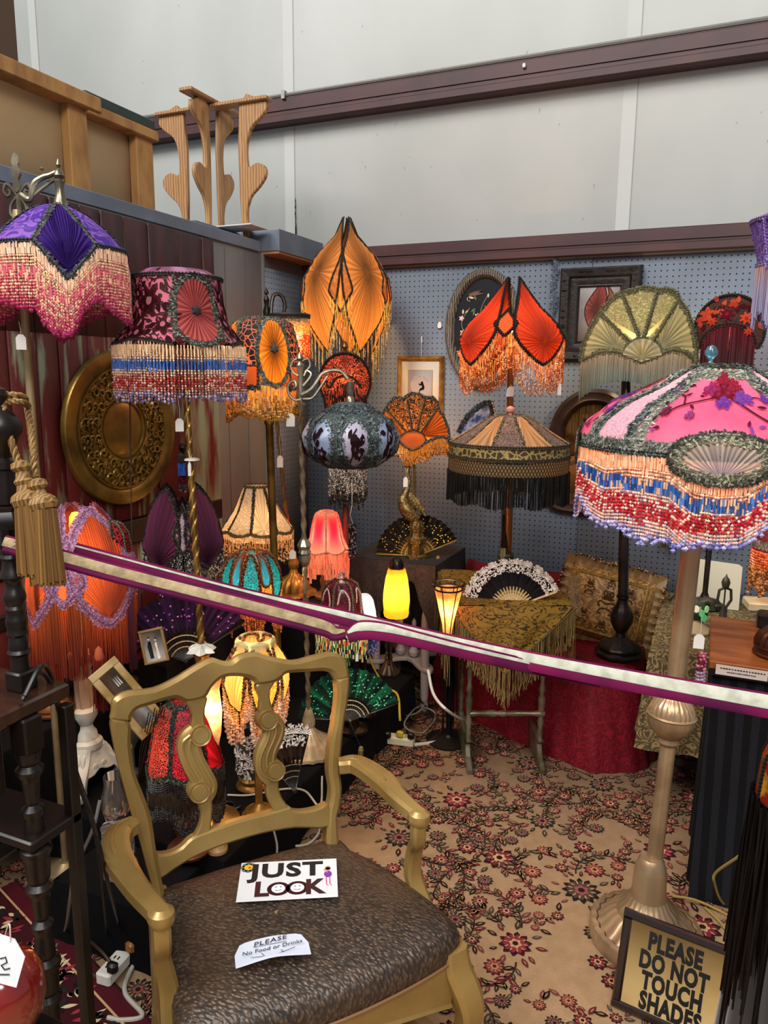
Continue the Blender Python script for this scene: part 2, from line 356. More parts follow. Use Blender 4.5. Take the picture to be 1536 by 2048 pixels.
# ================================================================== the hall: walls, girts, loft, floor
WX, WY = -2.057, 3.66
VINYL = M('vinyl_insulation', '#b4b5b1', rough=.6, col2='#a6a7a2', ns=1.3, lo=.35, hi=.7, bump=.35, bs=9, stretch=(1, 1, .55))
VSEAM = M('vinyl_tape', '#aeafab', rough=.6)
GIRT = M('red_oxide_steel', '#42201f', rough=.5, metal=.1, col2='#35191a', ns=5)
CHALK = M('galvanised_conduit', '#8a8780', rough=.4, metal=.7, bump=.2)
GREYP = M('grey_paint', '#8d8885', rough=.6, col2='#7f7a78', ns=3, bump=.12, bs=30, stretch=(1, 1, .3))
BLUEP = M('blue_grey_paint', '#67717f', rough=.6, col2='#5c6572', ns=6)
PINE = M('rough_sawn_pine', '#ac7e48', rough=.75, col2='#7d5429', ns=7, lo=.45, hi=.75, stretch=(2.2, 2.2, .8), bump=.2)
TANP = M('tan_plywood', '#d2b286', rough=.8, col2='#c4a376', ns=1.6)
DKW = M('dark_brown_board', '#4f3a29', rough=.7)
def pegmat():
    m = M('pegboard', '#6a727e', rough=.55, col2='#636973', ns=4, bump=.03); nt = m.node_tree; N, K = nt.nodes, nt.links; b = N['Principled BSDF']
    tc = N.new('ShaderNodeTexCoord'); sp = N.new('ShaderNodeSeparateXYZ'); K.new(tc.outputs['Object'], sp.inputs[0]); vals = []
    def mt(op, a, v=None, w=None):
        q = N.new('ShaderNodeMath'); q.operation = op
        for i, s in enumerate((a, v, w)):
            if s is None: continue
            if isinstance(s, (int, float)): q.inputs[i].default_value = s
            else: K.new(s, q.inputs[i])
        return q.outputs[0]
    ax = mt('ADD', sp.outputs['X'], sp.outputs['Y'])
    for s in (ax, sp.outputs['Z']):
        f = mt('PINGPONG', mt('MULTIPLY', s, 1/.0254), 0.5); vals.append(mt('MULTIPLY', f, f))
    d = mt('SQRT', mt('ADD', vals[0], vals[1])); h = mt('LESS_THAN', d, .135)
    old = b.inputs['Base Color'].links[0].from_socket; mx = N.new('ShaderNodeMix'); mx.data_type = 'RGBA'; K.new(h, mx.inputs['Factor']); K.new(old, mx.inputs['A']); mx.inputs['B'].default_value = (.006, .006, .007, 1); K.new(mx.outputs['Result'], b.inputs['Base Color'])
    return m
PEG = pegmat()
# floor slab and the insulated metal-building wall
o = one(lambda m: m.box2((-6, -2.5, -.06), (3.5, 3.8, 0)), 'floor', M('concrete', '#4a4641', rough=.8, col2='#3c3935', ns=5), smooth=False); struct(o)
back = one(lambda m: m.box2((-6, 3.78, 0), (4, 3.84, 6.2)), 'wall_back', VINYL, smooth=False); struct(back)
for x in (-4.02, -2.22, -.46, 1.25):
    sm = one(lambda m: m.box2((x-.03, 3.7785, 2.0), (x+.03, 3.782, 6.2)), 'vinyl_seam', VSEAM, back)
    sm = one(lambda m: m.box2((x+.031, 3.7775, 2.0), (x+.034, 3.781, 6.2)), 'seam_lip', M('seam_line', '#8d8a83'), back)
def girt(z0, z1, y0, ztop):
    m = MB(); m.box2((-5, y0, z0), (3.6, 3.78, z1), bev=.004); m.box2((-5, y0-.012, z0), (3.6, y0, z0+.035), bev=.003); m.box2((-5, y0-.006, (z0+z1)/2-.003), (3.6, y0, (z0+z1)/2+.003))
    o = m.build('trim_1', GIRT); struct(o); return o
g1 = girt(2.90, 3.02, 3.70, 0); g1.name = 'trim_1'; g2 = girt(2.135, 2.235, 3.63, 0); g2.name = 'trim_2'
cd = one(lambda m: [m.tube([(x, 3.705, 3.032) for x in np.linspace(-5, 3.6, 12)], .011), [m.box((x, 3.70, 3.03), (.02, .03, .04)) for x in (-2.2, 0.2)]], 'steel_conduit', CHALK)
tag(cd, 'thin grey steel conduit running along the top of the upper dark red wall girt', 'conduit')
clip = one(lambda m: m.box(onY(1048, 131, 3.69), (.014, .01, .02), bev=.003), 'conduit_clip', M('white_plastic', '#d8d5cc'), g1)
# pegboard panels on the back wall
for i, (xa, xb) in enumerate(((-2.05, -.565), (-.562, .66), (.663, 1.9))):
    p = one(lambda m: m.box2((xa, 3.66, 0.0), (xb, 3.68, 2.15)), 'pegboard_panel', PEG, back, smooth=False)
edge = one(lambda m: m.box2((-2.05, 3.655, 2.128), (1.9, 3.664, 2.14)), 'pegboard_edge', M('raw_edge', '#7d7871'), back)
# left partition with cap trim and its far pegboard
wl = one(lambda m: m.box2((WX-.10, -.2, 0), (WX, 3.66, 2.17)), 'wall_left', GREYP, smooth=False); struct(wl)
one(lambda m: m.box2((WX-.11, -.2, 2.165), (WX+.012, 3.2, 2.215), bev=.003), 'cap_trim', BLUEP, wl)
one(lambda m: m.box2((WX, 3.24, .6), (WX+.008, 3.655, 2.10)), 'pegboard_panel', PEG, wl, smooth=False)
one(lambda m: m.box2((WX, 3.222, .6), (WX+.01, 3.235, 2.16)), 'joint_strip', M('strip', '#7a7877'), wl)
for y in (2.92, 3.08): one(lambda m: m.box2((WX, y, .6), (WX+.0015, y+.004, 2.15)), 'panel_groove', M('groove', '#5b5c60'), wl)
# boxed corner shelf
t = thing('corner_shelf_box', (-2.0, 3.35, 2.17), 'blue-grey painted boxed shelf in the corner above the pegboard', 'shelf')
one(lambda m: m.box2((WX-.12, 3.22, 2.17), (WX+.10, 3.655, 2.265), bev=.002), 'front_board', BLUEP, t); one(lambda m: m.box2((-2.70, 2.88, 2.20), (-2.175, 3.66, 2.262), bev=.002), 'deck_board', BLUEP, t)
one(lambda m: m.box2((WX+.10, 3.218, 2.168), (WX+.106, 3.655, 2.267)), 'side_board', BLUEP, t)
one(lambda m: m.box2((WX, 3.225, 2.158), (WX+.10, 3.655, 2.169)), 'raw_wood_edge', M('raw_ply', '#a0693c', rough=.7), t)
one(lambda m: m.box2((WX-.25, 3.05, 2.262), (WX+.06, 3.2, 2.267)), 'white_paper', M('white_paper', '#cfcfcc'), t)
# loft framing beyond the partition
lf = one(lambda m: m.box2((-2.30, -.5, 2.1), (-2.262, 2.685, 2.56)), 'wall_loft', TANP, smooth=False); struct(lf)
for y0, y1 in ((2.225, 2.315), (2.575, 2.675), (1.2, 1.3)): one(lambda m: m.box2((-2.262, y0, 2.1), (-2.222, y1, 2.55), bev=.003), 'stud', PINE, lf)
one(lambda m: m.box2((-2.30, -.5, 2.548), (-2.19, 2.36, 2.60), bev=.004), 'top_plate', PINE, lf)
one(lambda m: m.box2((-2.30, 2.30, 2.535), (-2.2, 2.69, 2.575), bev=.004), 'top_plate', PINE, lf)
one(lambda m: m.box2((-2.30, 2.30, 2.577), (-2.21, 2.68, 2.615), bev=.003), 'green_board', M('dark_green_paint', '#20302a', rough=.5), lf)
one(lambda m: m.box2((-2.29, 1.45, 2.60), (-2.22, 2.02, 5.2), bev=.004), 'post', DKW, lf)
# ------------------------------------------------------------------ carpet: pile figures are geometry lying on the ground weave
S0 = lambda uv: np.stack([np.asarray(uv)[..., 0], np.asarray(uv)[..., 1], np.zeros(np.asarray(uv).shape[:-1])+.0085], -1)
S0.sgn = 1
rug = thing('floral_carpet', (-.4, 1.6, 0), 'beige carpet with burgundy and black floral vines covering the stall floor', 'carpet')
one(lambda m: m.box2((-2.05, -.9, .001), (1.9, 3.64, .008)), 'pile_ground', M('carpet_beige', '#b08f6a', rough=.95, col2='#a0805c', ns=26, lo=.3, hi=.7, bump=.5, bs=260), rug, smooth=False)
CK = ['#241715', '#5c2028', '#6b3434', '#343024', '#453a34', '#b7865d', '#7b5c3d', '#41151c']
def ring(mb, u, v, r, kind=0, rot=0):
    a = {0: ['#b39068', '#6e232e', '#2a1819'], 1: ['#b08a64', '#7d2c36', '#38141c'], 2: ['#a8805c', '#8a4038', '#4a1a20'], 3: ['#8a4a48', '#4a3a34', '#221c1a']}[kind]
    n = 9+kind; m = n*4; th = np.linspace(0, 2*PI, m, endpoint=False)
    outer = r*(.86+.14*np.cos(n*th)); mid = r*(.66+.10*np.cos(n*th+1)); inn = r*.34*(1+.15*np.cos(6*th))
    for k, (rad, c) in enumerate(((outer, a[2]), (mid, a[1]), (inn, a[0]), (np.full(m, r*.17), a[2]))):
        uv = np.stack([u+rad*np.cos(th+rot), v+rad*np.sin(th+rot)], 1); uv = np.concatenate([[[u, v]], uv]); mb.add(S0(uv)+[0, 0, .0006*k+.0012], [(0, i+1, (i+1) % m+1) for i in range(m)], c)
    for q in range(n):   # light rays between petals
        an = rot+2*PI*(q+.5)/n; leafm(mb, S0, u+math.cos(an)*r*.42, v+math.sin(an)*r*.42, r*.32, an, r*.09, '#a9875f', lift=.0040)
def leafc(mb, u, v, ln, ang, c=None):
    c = c or random.choice(CK[:5]); leafm(mb, S0, u, v, ln, ang, ln*.42, c, lift=.0022); leafm(mb, S0, u+math.cos(ang)*ln*.25, v+math.sin(ang)*ln*.25, ln*.5, ang, ln*.13, '#94744f', lift=.0030)
mf = MB(); cells = {}
def occ(u, v, r):
    for (a, b, q) in cells.get('l', []):
        if (a-u)**2+(b-v)**2 < (q+r)**2*.92: return True
    return False
cells['l'] = []
def vine(u, v, ang, curl, n, s=1.0):
    P = [(u, v)]
    for k in range(n):
        ang += curl*random.uniform(.6, 1.3)*.12; u += math.cos(ang)*.021*s; v += math.sin(ang)*.021*s; P.append((u, v))
        if not (-2.0 < u < .5 and .7 < v < 3.6): break
        for sd in (-1, 1):
            if random.random() < .9: leafc(mf, u, v, random.uniform(.024, .044)*s, ang+sd*random.uniform(.5, 1.2))
        if k % 4 == 1:
            sd = random.choice((-1, 1)); rr = random.uniform(.024, .040)*s; cu, cv = u+math.cos(ang+sd*1.5)*(rr+.018), v+math.sin(ang+sd*1.5)*(rr+.018)
            if not occ(cu, cv, rr): cells['l'].append((cu, cv, rr)); ring(mf, cu, cv, rr, random.choice((0, 0, 1, 2, 3)), random.random()*6)
    if len(P) > 2: stemm(mf, S0, P, .0045*s, '#2c1c19', lift=.0018)
random.seed(11)
for gx in np.arange(-1.9, .5, .33):          # large palmettes on a lattice
    for gy in np.arange(.85, 3.6, .34):
        u = gx+random.uniform(-.05, .05)+(.165 if int(round((gy-.85)/.34)) % 2 else 0); v = gy+random.uniform(-.05, .05); r = random.uniform(.046, .066)
        if not occ(u, v, r):
            cells['l'].append((u, v, r)); ring(mf, u, v, r, random.choice((0, 1, 3)), random.random()*6)
            for q in range(9): an = q*2*PI/9+random.random()*.4; leafc(mf, u+math.cos(an)*(r+.006), v+math.sin(an)*(r+.006), random.uniform(.026, .045), an+random.uniform(-.3, .3))
        for q in range(3): an = random.uniform(0, 6.28); vine(u+math.cos(an)*(r+.02), v+math.sin(an)*(r+.02), an, random.choice((-1, 1))*random.uniform(.8, 1.8), random.randint(11, 22))
for k in range(1500):
    u, v = random.uniform(-1.9, .4), random.uniform(.75, 3.55); r = random.uniform(.014, .028)
    if not occ(u, v, r*1.4):
        cells['l'].append((u, v, r*1.2)); ring(mf, u, v, r, random.choice((0, 1, 2, 3)))
        for q in range(3): an = random.uniform(0, 6.28); leafc(mf, u+math.cos(an)*r, v+math.sin(an)*r, random.uniform(.022, .042), an)
stuff(mf.build('woven_flowers', PILE, rug, smooth=False))
# burgundy border strip along the near left edge of the carpet
mb_ = MB(); ex = np.array([.92, -.30, 0]); ex /= np.linalg.norm(ex); ey = np.array([.30, .92, 0]); ey /= np.linalg.norm(ey)
def bpt(a, b): return np.array([-1.62, 1.40, 0.0])+ex*a-ey*b
for b0, b1, c, z in ((0, .006, '#2a1a18', .0130), (.006, .05, '#4d1620', .0130), (.05, .056, '#c09a70', .0134), (.056, .30, '#3a151b', .0130)):
    q = np.array([bpt(-.3, b0), bpt(.75, b0), bpt(.75, b1), bpt(-.3, b1)])+[0, 0, z]; mb_.add(q, [(0, 1, 2, 3)], c)
for k in range(170):
    a, b = random.uniform(-.2, .7), random.uniform(.07, .30); p = bpt(a, b)
    for q in range(3): leafm(mb_, S0, p[0], p[1], random.uniform(.02, .045), random.uniform(0, 6.28), .013, random.choice(['#c9ad86', '#1e2a22', '#8e3340', '#d2bd97', '#20161a']), lift=.0062)
stuff(mb_.build('border_band', PILE, rug, smooth=False))

random.seed(21); mk = MB()
for k in range(60):
    x, z = random.uniform(-3.6, .6), random.choice((random.uniform(2.3, 2.85), random.uniform(3.05, 3.9))); l_ = random.uniform(.008, .03); a_ = random.uniform(.9, 2.2); p = np.array([x, 3.7795, z]); mk.add([p, p+[math.cos(a_)*l_-.0015, 0, math.sin(a_)*l_], p+[math.cos(a_)*l_+.001, -.0002, math.sin(a_)*l_]], [(0, 1, 2)], '#5a5650')
for k in range(26): z = 2.24+k*.011; mk.add([(-2.185+random.uniform(-.004, .004), 3.7735, z), (-2.185+.004+random.uniform(0, .008)*(1-k/26), 3.7735, z), (-2.183, 3.7735, z+.03)], [(0, 1, 2)], '#1e1c1a')
stuff(mk.build('scuffs_and_tears', MATT, back, False))
# ================================================================== gilded armchair
GILT = M('gilt_paint', '#a5864c', rough=.34, metal=.35, col2='#8a6e3a', ns=5, bump=.06, bs=40, spec=.6)
GILTD = M('gilt_groove', '#4a3d1c', rough=.5, metal=.4)
LEATH = M('embossed_leather', '#3f3024', rough=.40, col2='#211b19', ns=5, lo=.35, hi=.65, spec=.6)
def emboss(m):
    nt = m.node_tree; N, K = nt.nodes, nt.links; b = N['Principled BSDF']; tc = N.new('ShaderNodeTexCoord'); mp = N.new('ShaderNodeMapping'); mp.inputs['Scale'].default_value = (105, 210, 90); mp.inputs['Rotation'].default_value = (0, 0, .9)
    K.new(tc.outputs['Object'], mp.inputs[0]); v = N.new('ShaderNodeTexVoronoi'); v.feature = 'SMOOTH_F1'; v.inputs['Scale'].default_value = 1; K.new(mp.outputs[0], v.inputs['Vector'])
    bp = N.new('ShaderNodeBump'); bp.inputs['Strength'].default_value = .9; bp.inputs['Distance'].default_value = .004; bp.invert = True; K.new(v.outputs['Distance'], bp.inputs['Height']); K.new(bp.outputs[0], b.inputs['Normal'])
    mx = N.new('ShaderNodeMix'); mx.data_type = 'RGBA'; old = b.inputs['Base Color'].links[0].from_socket; K.new(old, mx.inputs['B']); mx.inputs['A'].default_value = (*L('#5c4937'), 1)
    mr = N.new('ShaderNodeMapRange'); mr.inputs['From Min'].default_value = .1; mr.inputs['From Max'].default_value = .5; K.new(v.outputs['Distance'], mr.inputs['Value']); K.new(mr.outputs[0], mx.inputs['Factor']); K.new(mx.outputs['Result'], b.inputs['Base Color'])
emboss(LEATH)
cR, cL = np.array([-.771, 1.474, .46]), np.array([-1.034, 1.151, .46]); cE = (cR-cL)/np.linalg.norm(cR-cL); cN = np.array([-cE[1], cE[0], 0]); cM = (cR+cL)/2
cT = cN*(.10/.45)+np.array([0, 0, 1.]); cTn = cT/np.linalg.norm(cT); cNn = np.cross(cE, cTn)   # plane normal (towards the sitter = -cNn or +)
def bp_(zx, zy):
    v = ray(200+zx/2.844, 1240+zy/2.844); n = np.cross(cE, cTn); t = ((cM-CAM)@n)/(v@n); p = CAM+v*t-cM; return (float(p@cE), float(p@cTn))
def bpl(pts): return [bp_(*p) for p in pts]
ch = thing('gilded_armchair', (cM[0]+.1, cM[1]-.08, 0), 'gold painted carved armchair with brown embossed leather seat standing in the front', 'chair')
bo = cM
def bslab(name, pts, th, bev=.006, off=0): return one(lambda m: m.slab(cr(bpl(pts), 3, True), bo+cNn*off, cE, cTn, th, bev), name, GILT, ch)
bslab('crest_rail', [(62, 520), (66, 460), (95, 428), (160, 402), (300, 385), (420, 330), (500, 280), (590, 228), (640, 214), (690, 230), (735, 232), (790, 195), (880, 182), (960, 205), (1090, 228), (1200, 203), (1290, 182), (1350, 190), (1393, 230), (1408, 300), (1405, 330), (1340, 345), (1310, 302), (1260, 287), (1180, 292), (1060, 300), (1030, 322), (980, 355), (890, 368), (865, 342), (820, 322), (740, 316), (680, 332), (630, 380), (590, 440), (490, 465), (430, 442), (370, 452), (280, 480), (210, 502), (178, 540), (164, 580), (62, 570)], .034, .009)
bslab('back_post', [(62, 560), (75, 700), (110, 850), (150, 1000), (180, 1110), (225, 1250), (265, 1400), (320, 1593), (345, 1680), (400, 1680), (365, 1560), (340, 1440), (318, 1330), (292, 1150), (270, 1060), (232, 960), (192, 850), (170, 700), (165, 575)], .042, .008, off=-.002)
bslab('back_post', [(1406, 320), (1400, 450), (1380, 560), (1365, 700), (1355, 850), (1365, 950), (1352, 1060), (1338, 1120), (1346, 1300), (1283, 1300), (1285, 1090), (1300, 1020), (1305, 950), (1290, 850), (1300, 700), (1325, 560), (1340, 420), (1338, 335)], .042, .008, off=-.002)
bslab('lower_rail', [(310, 1330), (345, 1322), (400, 1312), (460, 1280), (520, 1225), (640, 1178), (800, 1125), (950, 1088), (1060, 1055), (1090, 1072), (1150, 1078), (1230, 1062), (1290, 1038), (1290, 1168), (1100, 1175), (900, 1210), (700, 1270), (550, 1330), (430, 1400), (350, 1455), (330, 1440)], .030, .005)
def splat(pts1, body, v1, v2, pts2):
    s = bslab('splat', pts1, .024, .004); q = MB(); B = np.array(bpl(body)); P3 = np.array([bo+cE*a+cTn*b for a, b in cr(B, 6)])
    q.sweep(P3-cNn*0+cNn*.0, .050, .030, cE, bev=.3)
    for d in (-.016, 0, .016): q.tube([p+cE*d+cNn*s_*.016 for p in P3 for s_ in (1,)], .0042, 6); q.tube([p+cE*d-cNn*.016 for p in P3], .0042, 6)
    for (v, r) in (v1, v2):
        a, b = bp_(*v); c = bo+cE*a+cTn*b; q.lathe([(r*.2, -.024), (r*.72, -.024), (r*.78, -.020), (r*.82, -.020), (r, -.022), (r*1.05, -.014), (r*1.05, .014), (r, .022), (r*.82, .020), (r*.78, .020), (r*.72, .024), (r*.2, .024)], c, cNn, seg=28)
    q.build('scroll', GILT, s); bslab('splat', pts2, .024, .004)
splat([(490, 455), (600, 430), (592, 500), (590, 560), (600, 620), (560, 660), (510, 620), (522, 550), (505, 500)], [(545, 640), (505, 680), (505, 740), (535, 820), (575, 890), (600, 950), (575, 1000)], ((563, 648), .023), ((556, 968), .023), [(560, 1000), (625, 1010), (632, 1080), (622, 1190), (620, 1225), (530, 1240), (560, 1170), (572, 1100), (552, 1040)])
splat([(890, 360), (985, 345), (960, 400), (965, 470), (985, 520), (945, 560), (900, 520), (905, 450), (885, 400)], [(935, 560), (985, 600), (980, 660), (945, 740), (935, 800), (945, 850), (980, 880)], ((943, 562), .023), ((985, 848), .023), [(930, 880), (1005, 890), (1010, 950), (1030, 1010), (1075, 1085), (965, 1105), (960, 1085), (980, 1080), (945, 1000), (940, 940)])
# seat, rails, legs in the seat frame: a along cE, d towards the sitter's front
def sp(a, d, z): return np.array([cM[0]+cE[0]*a-cN[0]*d, cM[1]+cE[1]*a-cN[1]*d, z])
outl = [(.20, -.03), (.245, .03), (.283, .11), (.318, .23), (.338, .33), (.332, .374), (.28, .396), (.17, .412), (.05, .418), (-.08, .410), (-.19, .396), (-.232, .374), (-.240, .335), (-.229, .24), (-.214, .13), (-.205, .03), (-.19, -.03)]
SO = cr(outl, 3, True)
def seatring(k, z, dd=0): return [sp(a*k, .19+(d-.19)*k+dd, z) for a, d in SO]
one(lambda m: [m.grid([seatring(k, z) for k, z in ((.95, .405), (1.0, .410), (1.012, .425), (1.01, .445), (.985, .462), (.93, .474), (.8, .482), (.6, .487), (.3, .490), (.02, .491))], '#554433', closed_v=True)], 'seat', LEATH, ch)
one(lambda m: m.tube([p for p in seatring(1.008, .408)]+[seatring(1.008, .408)[0]], .004, 6), 'seat_welt', M('tan_welt', '#7b5632', rough=.6), ch)
def apron(P, dep, name='seat_rail'):
    P = np.array([sp(a, d, .40) for a, d in cr(P, 6)]); n = len(P); m = MB(); T = np.gradient(P, axis=0); T /= np.linalg.norm(T, axis=1)[:, None]; Nn = np.stack([T[:, 1], -T[:, 0], 0*T[:, 0]], 1)
    if (Nn[n//2]@(P[n//2]-sp(0, .19, .4))) < 0: Nn = -Nn
    t = np.linspace(0, 1, n); bot = .40-dep*(.45+.55*np.abs(2*t-1)**1.5)
    G = [[P[i]-Nn[i]*.022+[0, 0, .012], P[i]-Nn[i]*.002+[0, 0, .012], P[i]+[0, 0, -.02], np.array([P[i][0]+Nn[i][0]*.0, P[i][1], bot[i]+.012]), np.array([P[i][0]+Nn[i][0]*.005, P[i][1]+Nn[i][1]*.005, bot[i]+.006]), np.array([P[i][0], P[i][1], bot[i]]), np.array([P[i][0]-Nn[i][0]*.022, P[i][1]-Nn[i][1]*.022, bot[i]])] for i in range(n)]
    m.grid(G, closed_v=True); return m.build(name, GILT, ch)
apron([(.31, .39), (.17, .408), (.05, .412), (-.08, .405), (-.215, .385)], .105)
apron([(.23, .0), (.285, .14), (.330, .35)], .085); apron([(-.2, .0), (-.212, .14), (-.236, .35)], .085); apron([(-.2, -.02), (0, -.025), (.2, -.02)], .07)
for sgn, ox in ((1, .012), (-1, .082)):
    fl = [(ox+.306*sgn, .372, .43), (ox+.312*sgn, .378, .38), (ox+.330*sgn, .398, .32), (ox+.335*sgn, .402, .27), (ox+.322*sgn, .388, .19), (ox+.305*sgn, .37, .10), (ox+.305*sgn, .372, .04), (ox+.325*sgn, .392, .0095)]
    one(lambda m: m.sweep(cr([sp(*q) for q in fl], 5), cr([[.055], [.060], [.058], [.050], [.036], [.026], [.024], [.036]], 5)[:, 0], cr([[.055], [.060], [.056], [.050], [.036], [.026], [.024], [.036]], 5)[:, 0], cE, bev=.35), 'leg', GILT, ch)
    rl = [(.205*sgn, -.012, .47), (.205*sgn, -.012, .30), (.205*sgn, -.03, .15), (.208*sgn, -.075, .0095)]
    one(lambda m: m.sweep(cr([sp(*q) for q in rl], 5), .042, .040, cE, bev=.25), 'leg', GILT, ch)
    one(lambda m: m.sweep([sp(.207*sgn, -.02, .17), sp(ox+.31*sgn, .37, .17)], .028, .030, (0, 0, 1), bev=.25), 'stretcher', M('stained_beech', '#7b5a34', rough=.45), ch)
# arms: horizontal at .665, then a curved support down to the rail
def arm(path, ws, sup, sw):
    P = cr([onZ(x, y, z) for x, y, z in path], 7); n = len(P); Wd = np.interp(np.linspace(0, 1, n), np.linspace(0, 1, len(ws)), ws); T = np.gradient(P, axis=0); sd = np.stack([T[:, 1], -T[:, 0], T[:, 0]*0], 1)
    a = one(lambda m: m.sweep(P, Wd, .034, sd, bev=.38), 'arm', GILT, ch)
    one(lambda m: m.tube([P[i]+sd[i]/np.linalg.norm(sd[i])*Wd[i]*.12+[0, 0, .0165] for i in range(2, int(n*.62))], .0035, 6), 'arm_bead', GILT, a)
    one(lambda m: m.lathe([(.006, 0), (.020, .004), (.0235, .014), (.022, .026), (.012, .034)], P[-1]-np.array([0, 0, .017]), seg=16, sx=1.1), 'arm_knuckle', GILT, a)
    Q = cr(sup, 7); k = len(Q); one(lambda m: m.sweep(Q, np.interp(np.linspace(0, 1, k), np.linspace(0, 1, len(sw)), sw), np.interp(np.linspace(0, 1, k), np.linspace(0, 1, len(sw)), sw)*.85, cE, bev=.35), 'arm_support', GILT, ch)
arm([(678, 1532, .665), (715, 1530, .668), (765, 1562, .668), (800, 1600, .664), (838, 1634, .660)], [.034, .052, .056, .042, .034], [onZ(836, 1640, .652), onZ(836, 1640, .652)+[0, 0, -.05], sp(.318, .215, .56), sp(.322, .20, .48), sp(.338, .235, .40)], [.030, .030, .032, .036, .038])
arm([(268, 1650, .665), (240, 1668, .668), (232, 1705, .668), (268, 1770, .664), (322, 1832, .660)], [.034, .052, .056, .042, .034], [onZ(322, 1838, .652), onZ(322, 1838, .652)+[0, 0, -.05], sp(-.25, .28, .55), sp(-.238, .262, .47), sp(-.242, .29, .38)], [.030, .030, .032, .036, .038])
# ------------------------------------------------------------------ cards on the seat
def text(body, o, ex, ey, size, name, mat, parent, off=.0, ext=.0002, align='CENTER', shear=0, sxx=1, space=1):
    c = bpy.data.curves.new(name, 'FONT'); c.body = body; c.size = size; c.offset = off; c.extrude = ext; c.align_x = align; c.align_y = 'CENTER'; c.shear = shear; c.resolution_u = 3; c.space_character = space
    ob = bpy.data.objects.new(name, c); SC.collection.objects.link(ob); c.materials.append(mat)
    ex = np.array(ex, float); ex /= np.linalg.norm(ex); ey = np.array(ey, float); ey -= ex*(ey@ex); ey /= np.linalg.norm(ey); n = np.cross(ex, ey)
    p0 = np.zeros(3) if parent is None else np.array(parent.location) if parent.parent is None else np.array(parent.location)+np.array(parent.parent.location)
    o = np.asarray(o, float)-p0; Mx = Matrix(((ex[0]*sxx, ey[0], n[0], o[0]), (ex[1]*sxx, ey[1], n[1], o[1]), (ex[2]*sxx, ey[2], n[2], o[2]), (0, 0, 0, 1)))
    bpy.context.view_layer.update(); me = bpy.data.meshes.new_from_object(ob); me.name = name; bpy.data.objects.remove(ob); ob = bpy.data.objects.new(name, me); SC.collection.objects.link(ob)
    if parent is not None: ob.parent = parent
    ob.matrix_local = Mx; return ob
INK = M('black_ink', '#14100f', rough=.6); WHT = M('white_card', '#dfe1e4', rough=.35, spec=.6); MAR = M('maroon_ink', '#3a0f14', rough=.6)
zc = .493
q = [onZ(x, y, zc+.004) for x, y in ((484, 1728), (672, 1716), (677, 1795), (471, 1803))]; cen = sum(q)/4; ex = (q[1]-q[0]+q[2]-q[3]); ex /= np.linalg.norm(ex); ey = (q[0]-q[3]+q[1]-q[2]); ey /= np.linalg.norm(ey); ey = ey-ex*(ex@ey); ey /= np.linalg.norm(ey)
wd = (np.linalg.norm(q[1]-q[0])+np.linalg.norm(q[2]-q[3]))/2; hd = (np.linalg.norm(q[0]-q[3])+np.linalg.norm(q[1]-q[2]))/2
t = thing('just_look_card', cen, 'white laminated card printed JUST LOOK lying on the brown leather seat', 'card')
one(lambda m: m.slab([(-wd/2, -hd/2), (wd/2, -hd/2), (wd/2, hd/2), (-wd/2, hd/2)], cen+[0, 0, .0], ex, ey, .0016, .0004), 'laminate', WHT, t)
up = np.array([0, 0, .0012])
text('JUST', cen+up+ey*hd*.23-ex*wd*.02, ex, ey, hd*.50, 'print_word', INK, t, off=hd*.02, sxx=1.12, space=1.12)
text('L', cen+up-ey*hd*.24-ex*wd*.265, ex, ey, hd*.50, 'print_letter', MAR, t, off=hd*.02, sxx=1.0); text('K', cen+up-ey*hd*.24+ex*wd*.265, ex, ey, hd*.50, 'print_letter', MAR, t, off=hd*.02, sxx=.95)
def disc(m, c, r, col, n=22, sx=1): a = np.linspace(0, 2*PI, n, endpoint=False); m.add(np.array([c+ex*math.cos(k)*r*sx+ey*math.sin(k)*r for k in a]), [tuple(range(n))], col)
def faces(m):
    for s in (-.09, .10):
        c = cen+up-ey*hd*.235+ex*wd*(s-.005); disc(m, c, hd*.17, '#3a0f14', sx=1.12); disc(m, c+up*.3, hd*.11, '#eceef0', sx=1.05)
        for e in (-1, 1): disc(m, c+up*.5+ex*e*hd*.04+ey*hd*.04, hd*.013, '#222222', 10)
        m.tube([c+up*.55+ex*hd*.055*math.sin(k)-ey*hd*(.015+.04*math.cos(k)) for k in np.linspace(-1.2, 1.2, 7)], .0006, 4, '#222222')
    c = cen+up-ex*wd*.42+ey*hd*.36
    for k in range(8): disc(m, c+ex*math.cos(k*.785)*hd*.085+ey*math.sin(k*.785)*hd*.085, hd*.055, '#5d6d73', 12)
    disc(m, c+up*.3, hd*.075, '#e8b428'); disc(m, c+up*.5+ex*hd*.02-ey*hd*.01, hd*.03, '#b8701d')
    c = cen+up+ex*wd*.405-ey*hd*.02
    disc(m, c+ey*hd*.23, hd*.05, '#d9a27c'); disc(m, c+ey*hd*.26, hd*.05, '#a5502a'); disc(m, c+up*.2+ey*hd*.10, hd*.085, '#7a3aa0', sx=.8)
    for s in (-1, 1): m.tube([c+up*.3+ex*s*hd*.03+ey*hd*.02, c+up*.3+ex*s*hd*.03-ey*hd*.16, c+up*.3+ex*(s*hd*.03+hd*.03)-ey*hd*.20], .0012, 4, '#d7609a')
    m.tube([c+up*.3+ey*hd*.14, c+up*.3-ex*hd*.07+ey*hd*.2, c+up*.3-ex*hd*.04+ey*hd*.26], .0012, 4, '#d9a27c')
stuff(one(faces, 'print_figures', MATT, t, smooth=False))
